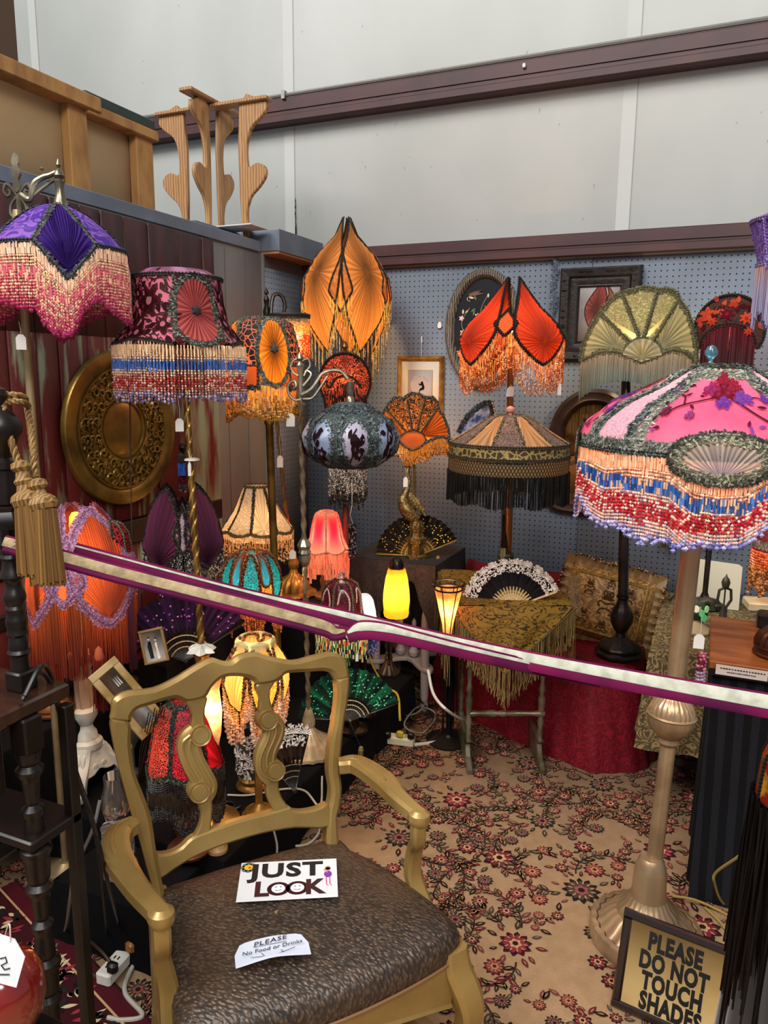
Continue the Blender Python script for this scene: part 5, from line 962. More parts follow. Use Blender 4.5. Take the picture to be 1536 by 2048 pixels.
lp.bulb(1432, 850, 7, (1, .74, .48))
pt = at(1408, 880, 1.93); pk1 = at(1366, 1440, 1.93); 
ax = (pt-np.array([b22[0], b22[1], .30])); pb0 = np.array([b22[0], b22[1], .0]); CHM = M('champagne_gilt', '#b09572', rough=.35, metal=.55, col2='#94785a', ns=7)
l = np.linalg.norm(pt-pb0); ax = (pt-pb0)/l; hk = float((at(1364, 1437, 1.95)-pb0)@ax)-.035
m = MB(); m.lathe([(.0215, .20), (.021, hk-.07)], pb0, ax, seg=24); m.lathe([(.020, hk+.05), (.019, hk+.12)], pb0, ax, seg=24); m.lathe([(.024, hk+.06), (.026, hk+.3), (.022, l-.02)], pb0, ax, seg=24); lp.part(m, 'pole', CHM)
m = MB(); m.lathe([(.022, hk-.085), (.030, hk-.075), (.028, hk-.062), (.040, hk-.052), (.055, hk-.034), (.062, hk-.014), (.063, hk+.0)], pb0, ax, seg=60, fl=20, fa=.012, tw=20); m.lathe([(.063, hk+.0), (.066, hk+.004), (.062, hk+.008)], pb0, ax, seg=40); m.lathe([(.061, hk+.008), (.059, hk+.020), (.052, hk+.036), (.040, hk+.050), (.030, hk+.058), (.026, hk+.066)], pb0, ax, seg=90, fl=26, fa=.03, tw=45); lp.part(m, 'swirl_knop', CHM)
m = MB(); m.lathe([(.152, .009), (.156, .014), (.155, .048), (.150, .055)], pb0, seg=160, fl=64, fa=.008); m.lathe([(.150, .055), (.138, .060), (.134, .054), (.118, .066), (.098, .090), (.085, .098), (.078, .115), (.060, .132), (.05, .15)], pb0, seg=96, fl=24, fa=.022); m.lathe([(.05, .15), (.046, .17), (.044, .23), (.036, .26), (.028, .27)], pb0, seg=24); lp.part(m, 'base', CHM)
m = MB(); m.lathe([(.001, .060), (.010, .056), (.0155, .045), (.0155, .037), (.009, .027), (.005, .020), (.009, .012), (.008, .0)], at(1420, 738, 1.93), seg=18); f_ = lp.part(m, 'finial', M('blue_glass', '#7ab8cc', rough=.03, glass=.8, spec=.8))
priceTag(1398, 1283, 1.915, 30, 'white price tag tied to the champagne gilt pole at right', string=60, w=20)
"""chain"""
m = MB(); m.beads([pt+RT*.035+np.array([0, 0, -.05-i*.006]) for i in range(60)], .002, .006, L('#a8843c')); stuff(lp.part(m, 'pull_chain', BRASS))
# ================= 21 lilac lantern corner at upper right
lp = Lamp('lilac_lampshade', 1582, 500, 1.7, tuple(at(1582, 500, 1.7)), 'lilac damask shade with white silk tassels cut off by the right edge', 'lampshade')
S = lp.RS([(8, 404, 0), (78, 445, .25), (72, 468, .4), (58, 515, .9), (60, 540, 1)], lobes=0)
for k in range(6):
    uc = lp.u(-.2+k*PI/3); o = sector(uc-.52, uc+.52, .02, lambda u: .9+.1*np.abs(np.cos((u-uc)*3)), 8); m = MB(); panel(m, S, o, None, rings=6, col='#8a6cb0'); lp.part(m, 'shade_panel', M('lilac_damask', '#8f74b4', rough=.6, col2='#5a3c88', pat='scroll', ns=26, lo=.2, hi=.4, trans=.3))
    m = MB(); gimp(m, S, [(uc+.52, .02), (uc+.52, .4), (uc+.52, 1)], .004, ('#6a4a98', '#9a84c0')); gimp(m, S, arcuv(uc-.52, uc+.52, .25), .004, ('#5a3c70', '#7a6488')); gimp(m, S, arcuv(uc-.52, uc+.52, .95), .005, ('#5a4c70', '#7a6a88')); lp.part(m, 'braid_trim', LACE)
Pn = hang(S, arcuv(0, 2*PI, .97, 80), 260); m = MB(); silkfringe(m, Pn, lambda s: .115+.02*math.sin(s*60), '#c89a90', '#a8a4c4', r=.0014, grad=.3); stuff(lp.part(m, 'silk_fringe', SILK))
p_ = lp.c; m = MB(); m.tube([(p_[0], p_[1], p_[2]+.1), (p_[0], p_[1], 3.0), (p_[0]+.02, 3.70, 3.03)], .003, 6); lp.part(m, 'hanging_wire', M('black_wire', '#121212'))
GLASS = M('clear_glass', '#f4efe8', rough=.03, glass=.92, spec=.6)
# ================= 25 dark purple tulip
def stand(lp, base, topz, prof, mat, name='base', seg=24): return one(lambda m: m.lathe([(r, h) for r, h in prof], base, seg=seg), name, mat, lp.r)
b = onX(372, 1262, -1.83); lp = Lamp('table_lamp', 366, 1060, 2.75, (at(366, 1060, 2.75)[0], at(366, 1060, 2.75)[1], .6), 'dark plum tulip-shaped lamp with black silver bead fringe below the carved brass disc')
pd_ = pals((.6, ['#d8d0c4', '#2b2624', '#8c847a', '#4a4440', '#1a1816'], 'b'), (.9, ['#8c847a', '#1a1816', '#b8b0a4', '#3a3532'], 'b'), (1.1, ['#1a1816', '#6a6258'], 'd'))
petal_shade(lp, [(40, 972, 0), (56, 1005, .2), (70, 1045, .45), (78, 1085, .7), (62, 1130, 1)], 4, .77, .92, wprof=(.03, .60, .86, .96, 1.0, .86, .45, .02), small=(.2, .52, .76, .30), pleatcol=('#8a4468', '#0c060a'), vbelly=.6, cin=(.92,), smallcol='#a07890', small_mat=M('mauve_guipure', '#a07a94', rough=.7, col2='#c8a8b8', pat='scroll', ns=50, lo=.3, hi=.5, trans=.2), fr=fringe_beads(lp, 190, lambda s: .105+.02*math.cos(s*25), pd_, r=.0030, step=.0068), lacew=.014, lace_cols=('#4a423a', '#6b6258', '#2a2622'), grad=.6, pl=20, shape=.75)
stand(lp, (lp.c[0], lp.c[1], .602), 0, [(.075, 0), (.075, .015), (.03, .04), (.016, .06), (.022, .1), (.012, .14), (.012, .30), (.02, .32), (.01, .34)], BRONZE)
m = MB(); m.lathe([(.001, .035), (.012, .03), (.016, .018), (.008, .0), (.02, -.01), (.03, -.02)], at(366, 905, 2.75), seg=14); m.lathe([(.008, -.12), (.008, .0)], at(366, 905, 2.75), seg=8); lp.part(m, 'finial', BRONZE)
t_ = thing('bead_tassel', at(362, 960, 2.70), 'short hanging sample tassel of blue, wine and smoke beads before the brass disc', 'tassel'); m = MB(); Pn = np.array([at(362, 925, 2.70)+RT*q*.0035 for q in (-3, -2, -1, 0, 1, 2, 3) for _ in (0, 1)]); Pn[1::2, 1] += .006
beadfringe(m, Pn, lambda s: .10, pals((.35, ['#2f62c8', '#3d78d8'], 't'), (.75, ['#5a1828', '#7a2438', '#3a1018'], 'b'), (1.1, ['#2a2c44', '#5a3a48', '#8a7a88'], 'bd')), .0034, .008); stuff(m.build('bead_strands', BEAD, t_)); one(lambda m: [m.lathe([(.001, .03), (.012, .02), (.014, .005), (.012, -.005)], at(362, 922, 2.70), seg=10), m.tube([at(357, 780, 2.3), at(358, 905, 2.70)], .001, 4)], 'cord_knot', M('dark_cord', '#2a2422', rough=.9), t_)
# ================= 26 cream bell lamp
lp = Lamp('table_lamp', 515, 1040, 3.12, (at(515, 1040, 3.12)[0], at(515, 1040, 3.12)[1], .6), 'cream lace bell lamp with black, gold and amber bead fringe behind the teal lamp')
S = lp.RS([(24, 970, 0), (32, 990, .2), (44, 1020, .5), (62, 1046, .8), (72, 1060, 1)])
hem = []
for k in range(8):
    uc = lp.u(.2+k*PI/4); bot = lambda u: .93+.07*np.abs(np.cos((u-lp.u(.2))*4)); o = sector(uc-.39, uc+.39, .02, bot, 8); m = MB()
    panel(m, S, o, (uc, .8), rings=5, pleats=0 if k % 2 else 12, amp=.001, col='#c8b08c', col_in='#a8927a'); lp.part(m, 'shade_panel', M('cream_lace', '#c4ac90', rough=.75, col2='#97826a', pat='scroll', ns=60, lo=.3, hi=.5, trans=.35) if k % 2 else FAB)
    m = MB(); lace(m, S, [(uc+.39, .02), (uc+.39, .5), (uc+.39, .93)], .013, 1.4, .0055, ('#4a3d28', '#6b5a3c', '#332a1c')); lace(m, S, arcuv(uc-.39, uc+.39, bot), .014, 1.4, .0055, ('#4a3d28', '#6b5a3c')); gimp(m, S, arcuv(uc-.39, uc+.39, .02), .005, ('#4a3d28', '#6b5a3c')); lp.part(m, 'lace_trim', LACE); hem += list(arcuv(uc-.39, uc+.39, bot, 6))
pc = pals((.2, ['#e8c898', '#f0d8b0'], 't'), (.6, ['#d8a868', '#2a2018', '#e8c890', '#c89048'], 'tb'), (.9, ['#e8c890', '#2a2018', '#b87838', '#d8b080'], 'b'), (1.1, ['#e8c890', '#4a3828'], 'd'))
Pn = hang(S, np.array(hem), 200); m = MB(); beadfringe(m, Pn, lambda s: .105+.012*math.sin(s*50), pc, .0028, .0068); stuff(lp.part(m, 'bead_fringe', BEAD)); lp.bulb(515, 1045, 2.4, (1, .7, .4), vis=False)
stand(lp, (lp.c[0], lp.c[1], .602), 0, [(.07, 0), (.07, .015), (.03, .04), (.014, .06), (.014, .3)], GOLD)
priceTag(585, 1109, 3.0, 18, 'white tag at the right hem of the cream bell lamp', string=16, w=13)
# ================= 27 teal melon lamp
lp = Lamp('table_lamp', 503, 1155, 2.6, (at(503, 1155, 2.6)[0], at(503, 1155, 2.6)[1], .2), 'lit teal melon-shaped lamp with copper gimp ribs and amber bead swags')
S = lp.RS([(24, 1103, 0), (44, 1113, .2), (57, 1140, .48), (60, 1168, .75), (52, 1202, 1)]); hem = []
for k in range(6):
    uc = lp.u(-.02+k*PI/3); o = cr([(uc-.12, .02), (uc+.12, .02), (uc+.27, .4), (uc+.29, .7), (uc+.20, .93), (uc, 1.0), (uc-.20, .93), (uc-.29, .7), (uc-.27, .4)], 2, True)
    m = MB(); panel(m, S, o, (uc, .5), rings=5, col='#1d8f9c'); lp.part(m, 'shade_panel', M('teal_print', '#1f93a0', rough=.6, col2='#0d4a58', pat='voronoi', ns=120, lo=.0, hi=.12, trans=.45))
    m = MB(); gimp(m, S, o, .005, ('#5a2c18', '#8a5030', '#3a1c10'), closed=True); lp.part(m, 'gimp_trim', LACE)
    us = uc+PI/6; o = cr([(us-.07, .03), (us+.07, .03), (us+.17, .4), (us+.15, .62), (us, .68), (us-.15, .62), (us-.17, .4)], 2, True); m = MB(); panel(m, S, o, (us, .6), rings=4, pleats=8, amp=.001, col='#2a86a8', col_in='#1f6f90'); lp.part(m, 'pleated_panel', FAB)
    m = MB(); gimp(m, S, o, .0045, ('#5a2c18', '#8a5030'), closed=True); lp.part(m, 'gimp_trim', LACE); hem += [(uc-.25, .88), (uc, 1.0), (uc+.25, .88), (us-.1, .66), (us, .68), (us+.1, .66)]
pa = pals((.25, ['#f0c060', '#e8a040'], 't'), (1.1, ['#c8742c', '#a8581c', '#d88a38', '#8a4416'], 'b'))
Pn = hang(S, closeh(hem), 190); m = MB(); beadfringe(m, Pn, lambda s: (.10+.05*max(0, math.cos(s*12*PI+PI))**2), pa, .0030, .0066); stuff(lp.part(m, 'bead_fringe', BEAD)); lp.bulb(503, 1160, 3.5, (1, .75, .45))
stand(lp, (lp.c[0], lp.c[1], .202), 0, [(.06, 0), (.062, .01), (.04, .02), (.018, .04), (.014, .1), (.03, .15), (.034, .2), (.022, .25), (.012, .3), (.012, .50)], M('silver_vase', '#a8a8ae', rough=.25, metal=.8))
# ================= 28 pink bell lamp
lp = Lamp('table_lamp', 653, 1080, 3.36, (at(653, 1080, 3.36)[0], at(653, 1080, 3.36)[1], .6), 'small glowing coral-pink bell lamp with peach bugle bead fringe')
S = lp.RS([(14, 1023, 0), (24, 1028, .1), (30, 1050, .4), (34, 1075, .7), (42, 1092, .9), (45, 1100, 1)])
for k in range(6):
    uc = lp.u(.5+k*PI/3); bot = lambda u: .93+.07*np.abs(np.cos((u-lp.u(.5))*3)); o = sector(uc-.52, uc+.52, .02, bot, 8); m = MB(); panel(m, S, o, (uc, .45), rings=7, col='#e8927c', col_in='#d81838', grad=3.2); lp.part(m, 'shade_panel', FAB)
    m = MB(); gimp(m, S, [(uc+.52, .02), (uc+.52, .5), (uc+.52, .95)], .004, ('#e8a890', '#d89078')); gimp(m, S, arcuv(uc-.52, uc+.52, bot), .004, ('#e8a890', '#c88068')); gimp(m, S, arcuv(uc-.52, uc+.52, .0), .004, ('#f0b8a0', '#d89078')); lp.part(m, 'cord_trim', LACE)
Pn = hang(S, arcuv(0, 2*PI, .98, 60), 120); m = MB(); beadfringe(m, Pn, lambda s: .098+.018*math.sin(s*38), pals((1.1, ['#f0b090', '#e89c7c', '#e8a488'], 't')), .0040, .012); stuff(lp.part(m, 'bead_fringe', BEAD)); lp.bulb(653, 1065, 3.6, (1, .62, .42))
stand(lp, (lp.c[0], lp.c[1], .602), 0, [(.055, 0), (.058, .012), (.03, .03), (.026, .05), (.032, .08), (.02, .11), (.010, .13), (.010, .26)], M('carved_walnut', '#6b4526', rough=.45))
t_ = thing('bead_tassel', at(705, 1085, 3.15), 'thick black bead tassel hanging beside the pink bell lamp', 'tassel'); m = MB(); Pn = np.array([at(705, 1048, 3.15)+RT*math.cos(q)*.014+np.array([0, math.sin(q)*.014, 0]) for q in np.linspace(0, 6, 16)]+[at(705, 1048, 3.15)+RT*math.cos(q)*.006 for q in np.linspace(0, 6, 5)])
beadfringe(m, Pn, lambda s: .135+.012*math.sin(s*40), pals((1.1, ['#16161c', '#22222a', '#c8c8d0', '#101014'], 'b')), .0042, .0075); stuff(m.build('bead_strands', BEAD, t_)); one(lambda m: m.tube([at(706, 1048, 3.15), at(700, 1030, 3.15), at(704, 1012, 3.2), at(704, 960, 3.2)], .0014, 5), 'cord', M('cream_cord', '#cdbfa8', rough=.9), t_)
# ================= 30 burgundy jewelled bell
lp = Lamp('table_lamp', 683, 1205, 2.9, (at(705, 1205, 2.9)[0], at(705, 1205, 2.9)[1], .2), 'burgundy jewelled bell lamp with a round lace medallion and green-gold bugle fringe')
S = lp.RS([(16, 1160, 0), (30, 1168, .15), (36, 1185, .35), (39, 1215, .6), (44, 1240, .8), (52, 1258, 1)])
for k in range(6):
    uc = lp.u(.12+k*PI/3); o = sector(uc-.52, uc+.52, .02, lambda u: .98+0*u, 8); m = MB(); panel(m, S, o, (uc, .5), rings=6, col='#5c1426', col_in='#7a2038'); lp.part(m, 'shade_panel', M('wine_satin', '#6b1830', rough=.25, col2='#32101a', pat='scroll', ns=30, lo=.3, hi=.6, trans=.3, coat=.4))
    S4 = lambda uv: S(uv)+normals(S, np.asarray(uv))*.003
    S4.sgn = -1
    m = MB(); gimp(m, S4, cr([(uc-.3, .45), (uc-.15, .22), (uc+.1, .24), (uc+.3, .42), (uc+.25, .62)], 5), .0028, ('#e8d8c0', '#c8b8a0')); gimp(m, S4, [(uc+.52, .02), (uc+.52, .98)], .005, ('#4a4030', '#7a6a50')); lp.part(m, 'appliqued_cord', LACE)
uc = lp.u(-.42); a = np.linspace(0, 2*PI, 24, endpoint=False); m = MB()
for r_ in (.05, .13, .21, .29, .36): gimp(m, S4, np.stack([uc+r_*1.0*np.cos(a), .68+r_*.42*np.sin(a)], 1), .0030, ('#d8d0c0', '#a89c88'), closed=True)
lp.part(m, 'lace_medallion', LACE)
m = MB(); m.lathe([(.001, .03), (.010, .026), (.013, .015), (.008, .004), (.004, 0), (.02, -.01), (.026, -.018)], at(682, 1160, 2.9), seg=12); lp.part(m, 'finial', GLASS)
pj = pals((.12, ['#d8c8a0', '#3a4a38'], 'b'), (.5, ['#d8502c', '#3c9048', '#e8c070', '#f0e8c8', '#2a5a38'], 't'), (1.1, ['#e8d070', '#1a1c20', '#4a8a50', '#d8d8c0', '#22283a'], 't'))
Pn = hang(S, arcuv(0, 2*PI, 1, 60), 150); m = MB(); beadfringe(m, Pn, lambda s: .085+.02*math.sin(s*60), pj, .0032, .0085); stuff(lp.part(m, 'bugle_fringe', BEAD)); lp.bulb(683, 1235, 1.4, (1, .8, .55), vis=False)
stand(lp, (lp.r.location.x, lp.r.location.y, .202), 0, [(.06, 0), (.06, .012), (.03, .02), (.026, .04), (.024, .3), (.028, .31), (.012, .33), (.01, .45)], BRONZE)
priceTag(714, 1315, 2.8, 16, 'tiny narrow tag below the green-gold bugle fringe', string=10, w=6)
# ================= 31 small white glass bell with blue beads
lp = Lamp('table_lamp', 729, 1225, 3.05, (at(729, 1225, 3.05)[0], at(729, 1225, 3.05)[1], .2), 'small clear and white glass bell lamp with cobalt bead fringe')
m = MB(); m.grid(np.array([lp.RS([(9, 1188, 0), (17, 1196, .2), (22, 1220, .5), (25, 1250, .8), (28, 1266, 1)])(arcuv(0, 2*PI, v, 25)) for v in np.linspace(0, 1, 9)]), '#e8ecf0'); lp.part(m, 'glass_shade', M('white_opal_glass', '#dfe4ea', rough=.15, trans=.5, spec=.8))
S = lp.RS([(28, 1266, 0), (28, 1267, 1)]); Pn = hang(S, arcuv(0, 2*PI, 1, 40), 80); m = MB(); beadfringe(m, Pn, lambda s: .075+.012*math.sin(s*50), pals((1.1, ['#26305c', '#3a4a8c', '#8c9cd8', '#1a2040'], 'b')), .003, .006); stuff(lp.part(m, 'bead_fringe', BEAD)); lp.bulb(735, 1222, 1.6, (1, .95, .9), vis=False)
stand(lp, (lp.c[0], lp.c[1], .202), 0, [(.05, 0), (.05, .012), (.02, .03), (.010, .05), (.010, .42), (.02, .43)], BRONZE)
# ================= 32 amber glass desk lamp
b = onZ(777, 1348, .202); lp = Lamp('desk_lamp', 793, 1180, 3.25, (b[0], b[1], .2), 'gooseneck desk lamp with glowing amber glass bell shade and fluted bronze foot')
S = lp.RS([(17, 1136, 0), (22, 1155, .2), (26, 1185, .55), (27, 1205, .75), (25, 1218, .85), (26, 1226, .93), (24, 1233, 1)])
m = MB(); m.grid(np.array([S(arcuv(0, 2*PI, v, 33)) for v in np.linspace(0, 1, 16)]), '#e8a030'); gs = lp.part(m, 'glass_shade', M('amber_glass', '#f0a838', rough=.3, trans=.75, spec=.7))
m = MB(); m.lathe([(.001, .050), (.010, .048), (.020, .040), (.030, .018), (.032, .0), (.030, -.002)], at(793, 1136, 3.25), seg=20); lp.part(m, 'shade_cap', BRONZE)
m = MB(); m.tube([at(x, y, 3.25) for x, y in cr([(778, 1330), (777, 1250), (778, 1170), (781, 1138), (788, 1127), (795, 1134), (798, 1148)], 6)][0:1]+[at(x, y, 3.27) for x, y in cr([(778, 1320), (777, 1250), (779, 1170), (782, 1138), (788, 1127), (795, 1136), (799, 1146)], 6)], .0055, 8); m.lathe([(.014, 0), (.010, .004)], at(799, 1143, 3.26), seg=10); lp.part(m, 'gooseneck', BRONZE)
m = MB(); m.lathe([(.048, 0), (.050, .008), (.048, .014), (.044, .018), (.030, .04), (.020, .062), (.016, .075)], b, seg=48, fl=14, fa=.05); m.lathe([(.016, .075), (.020, .082), (.013, .095), (.018, .105), (.012, .115), (.018, .13), (.020, .15), (.012, .17), (.010, .20)], b, seg=16); lp.part(m, 'base', M('fluted_bronze', '#5c4530', rough=.35, metal=.5, col2='#33261b', ns=12))
lp.bulb(792, 1165, 2.2, (1, .72, .25), r=.016)
# ================= 33 torchiere cone of mica on a black tasselled stand
b = onZ(897, 1480, .01); lp = Lamp('floor_lamp', 896, 1210, 2.82, (b[0], b[1], .0085), 'lit mica cone torchiere bound in black wire on a black tasselled stand')
S = lp.RS([(31, 1166, 0), (27, 1180, .12), (20, 1210, .4), (12, 1245, .72), (8, 1275, 1)])
for k in range(6):
    uc = lp.u(.1+k*PI/3); m = MB(); panel(m, S, sector(uc-.5, uc+.5, .1, lambda u: 1+0*u, 6), None, rings=4, col='#e09a58'); lp.part(m, 'mica_panel', M('mica', '#e0a060', rough=.5, col2='#b86a38', ns=22, trans=.6))
m = MB()
for k in range(6): m.tube([S(np.array([lp.u(.1+PI/6+k*PI/3), v])) for v in np.linspace(0, 1, 8)], .0022, 5)
for v in (0, .09): m.tube([S(np.array([a, v])) for a in np.linspace(0, 2*PI, 30)], .0035, 5)
lp.part(m, 'wire_frame', M('black_iron', '#17120f', rough=.5, metal=.4)); lp.bulb(896, 1200, 2.2, (1, .65, .35), vis=False)
one(lambda m: [m.lathe([(.10, 0), (.10, .008), (.02, .02), (.012, .03), (.011, lp.c[2]-.15)], (b[0], b[1], .009), seg=18)], 'stand', M('black_iron'), lp.r)
Pn = np.array([(b[0]+math.cos(a)*r_, b[1]+math.sin(a)*r_, .72) for a in np.linspace(0, 6.2, 26) for r_ in (.014, .02)]); m = MB(); silkfringe(m, Pn, lambda s: .58+.1*math.sin(s*50), '#15120f', '#0d0b0a', r=.0022, sway=.02, segs=4); stuff(lp.part(m, 'black_tassels', SILK))
# ================= 39 lilac and orange lit lamp on white column
b39 = onZ(180, 1572, .202); b39 = np.array([b39[0], b39[1], .202])
lp = Lamp('table_lamp', 165, 1130, 2.35, (b39[0], b39[1], .2), 'large glowing orange pleated lamp with lilac lace edging and long plum-orange silk fringe')
P39 = [(34, 1012, 0), (52, 1035, .12), (80, 1080, .35), (100, 1120, .52), (105, 1160, .72), (104, 1228, 1)]
SM39 = M('ombre_silk', attr=True, rough=.75, trans=.6, spec=.2)
def f39(S, hem):
    Pn = hang(S, hem, 1500); ct = []
    m = MB(); zr = [p[2] for p in Pn]; zb = zat(lp.c[0], lp.c[1], 1310)
    for j in range(0, 1500, 50):
        seg = Pn[j:j+50]; mid = (math.sin(j*.021)+1)/2; silkfringe(m, seg, lambda s: max(.05, seg[int(s*49)][2]-zb-.03*math.sin(j*.03)), ('#e07838' if (j//50) % 3 else '#9a5060'), ('#a03a30' if (j//50) % 3 else '#5a2c38'), r=.0013, grad=.8, segs=4, sway=.004)
    stuff(lp.part(m, 'silk_fringe', SM39))
petal_shade(lp, P39, 4, .42, .92, wprof=(.05, .62, .92, .97, .92, .76, .42, .02), small=(.25, .62, .82, .50), pleatcol=('#d86a3c', '#3a1828'), vbelly=.62, cin=(.93,), smallcol='#d8603c', fr=f39, lacew=.036, lace_cols=('#9a6c90', '#b888a8', '#7b5270', '#c890aa'), trim=('#7a4c70', '#a87898'), grad=.55, pl=22, shape=.7, matp=SM39)
lp.bulb(170, 1120, 4.5, (1, .66, .30)); m = MB(); m.lathe([(.001, .02), (.012, .018), (.020, .005), (.022, -.02), (.02, -.04)], at(152, 1036, 2.35), seg=14); lp.part(m, 'lining_glow', M('warm_lining_glow', '#ffb040', emit=1.6))  # small glowing knob stands in for the lamplit inner lining at the top
WH = WHITEW; z39 = lambda y: zat(b39[0], b39[1], y)-.202
m = MB(); q39 = tuple(b39); m.lathe([(.050, z39(1492)), (.052, z39(1488)), (.050, z39(1480)), (.038, z39(1475)), (.034, z39(1462)), (.024, z39(1455)), (.022, z39(1448)), (.040, z39(1430)), (.042, z39(1418)), (.030, z39(1412))], q39, seg=24); lp.part(m, 'urn', WH)
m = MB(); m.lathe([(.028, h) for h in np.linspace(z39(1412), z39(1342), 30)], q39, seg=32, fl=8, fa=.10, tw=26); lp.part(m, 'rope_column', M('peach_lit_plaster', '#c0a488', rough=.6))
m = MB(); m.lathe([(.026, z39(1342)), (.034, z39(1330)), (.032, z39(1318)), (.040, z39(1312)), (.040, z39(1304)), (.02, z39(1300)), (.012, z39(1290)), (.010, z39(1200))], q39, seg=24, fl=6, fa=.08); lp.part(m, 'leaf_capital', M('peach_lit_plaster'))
for k in range(3):
    an = lp.face-.35+k*2*PI/3; dr = np.array([math.cos(an), math.sin(an), 0]); z0 = .202; H = z39(1490)
    m = MB(); Q = cr([b39+dr*.035+[0, 0, H], b39+dr*.055+[0, 0, H*.72], b39+dr*.095+[0, 0, H*.45], b39+dr*.105+[0, 0, H*.18], b39+dr*.085+[0, 0, .03], b39+dr*.118+[0, 0, .016]], 5); sd = np.cross(dr, [0, 0, 1]); m.sweep(Q, np.interp(np.linspace(0, 1, len(Q)), [0, .5, 1], [.055, .05, .035]), np.interp(np.linspace(0, 1, len(Q)), [0, .5, 1], [.04, .03, .022]), sd, bev=.35)
    m.lathe([(.004, -.02), (.016, -.018), (.017, 0), (.016, .018), (.004, .02)], Q[-1]+[0, 0, .004], sd, seg=12); lp.part(m, 'leg', WH)
    a2 = an+PI/3; d2 = np.array([math.cos(a2), math.sin(a2), 0]); m = MB(); m.slab(cr([(-.05, 0), (.05, 0), (.065, -H*.45), (.03, -H*.50), (0, -H*.42), (-.03, -H*.50), (-.065, -H*.45)], 3, True), b39+d2*.036+[0, 0, H*.95], np.cross([0, 0, 1], d2), np.array([0, 0, 1.])+d2*-.25, .014, .003)
    for s in (-1, 1): m.lathe([(.003, 0), (.011, .001), (.011, .005), (.003, .006)], b39+d2*.052+np.cross([0, 0, 1], d2)*s*.018+[0, 0, H*.62], d2, seg=10)
    lp.part(m, 'apron', WH)
t_ = thing('silk_tassel', at(198, 1330, 2.2), 'long rust silk tassel hanging over the white rope-turned lamp column', 'tassel'); Pn = np.array([at(198, 1312, 2.22)+RT*math.cos(a)*.012*q+np.array([0, math.sin(a)*.012*q, 0]) for a in np.linspace(0, 6.2, 24) for q in (.4, .8, 1.1)]); m = MB(); silkfringe(m, Pn, lambda s: .17, '#a03c2c', '#6b2020', r=.0018, sway=.010, segs=4); stuff(m.build('silk_skirt', SILK, t_)); one(lambda m: m.lathe([(.002, .03), (.010, .02), (.012, .008), (.015, -.004), (.012, -.012)], at(198, 1312, 2.22), seg=12), 'tassel_head', M('rust_cord', '#a84c2c', rough=.9), t_)
# ================= 40 red and black netted dome behind, 41 gilt lamp foot
lp = Lamp('table_lamp', 222, 1085, 2.35, (at(222, 1085, 2.35)[0], at(222, 1085, 2.35)[1], .6), 'black netted scarlet dome lamp peeping out behind the orange pleated lamp')
S = lp.RS([(5, 1042, 0), (22, 1048, .25), (34, 1068, .6), (38, 1105, 1)]); m = MB(); m.grid(np.array([S(arcuv(0, 2*PI, v, 33)) for v in np.linspace(0, 1, 10)]), '#c81c28'); lp.part(m, 'shade_panel', M('netted_scarlet', '#d01c2a', rough=.6, col2='#1a1210', pat='voronoi', ns=85, lo=.06, hi=.12, trans=.45)); m = MB()
for k in range(8): gimp(m, S, [(k*PI/4, 0), (k*PI/4, .5), (k*PI/4, 1)], .005, ('#3a3028', '#6b5a48'))
lp.part(m, 'gimp_trim', LACE); lp.bulb(222, 1085, 1.6, (1, .5, .3), vis=False)
Pn = hang(S, arcuv(0, 2*PI, 1, 40), 110); m = MB(); beadfringe(m, Pn, lambda s: .09, pals((1.1, ['#1a1210', '#a81c28', '#3a2018'], 'b')), .003, .008); stuff(lp.part(m, 'bead_fringe', BEAD)); stand(lp, (lp.c[0], lp.c[1], .602), 0, [(.06, 0), (.06, .012), (.02, .03), (.012, .05), (.012, .26)], BRONZE)
b = onZ(108, 1422, .483); t_ = thing('gilt_lamp_foot', (b[0], b[1], .483), 'round stepped gilt lamp foot with copper glow under the long orange fringe at left', 'lamp foot')
one(lambda m: m.lathe([(r*.76, h*.76) for r, h in ((.085, 0), (.100, .006), (.102, .016), (.092, .022), (.094, .034), (.078, .042), (.060, .062), (.040, .078), (.026, .086), (.020, .10), (.026, .112), (.030, .13), (.020, .15), (.016, .18), (.024, .20), (.018, .24))], (b[0], b[1], .483), seg=40), 'turned_foot', M('rose_gilt', '#a8703c', rough=.35, metal=.6, col2='#7a4a24', ns=9), t_)
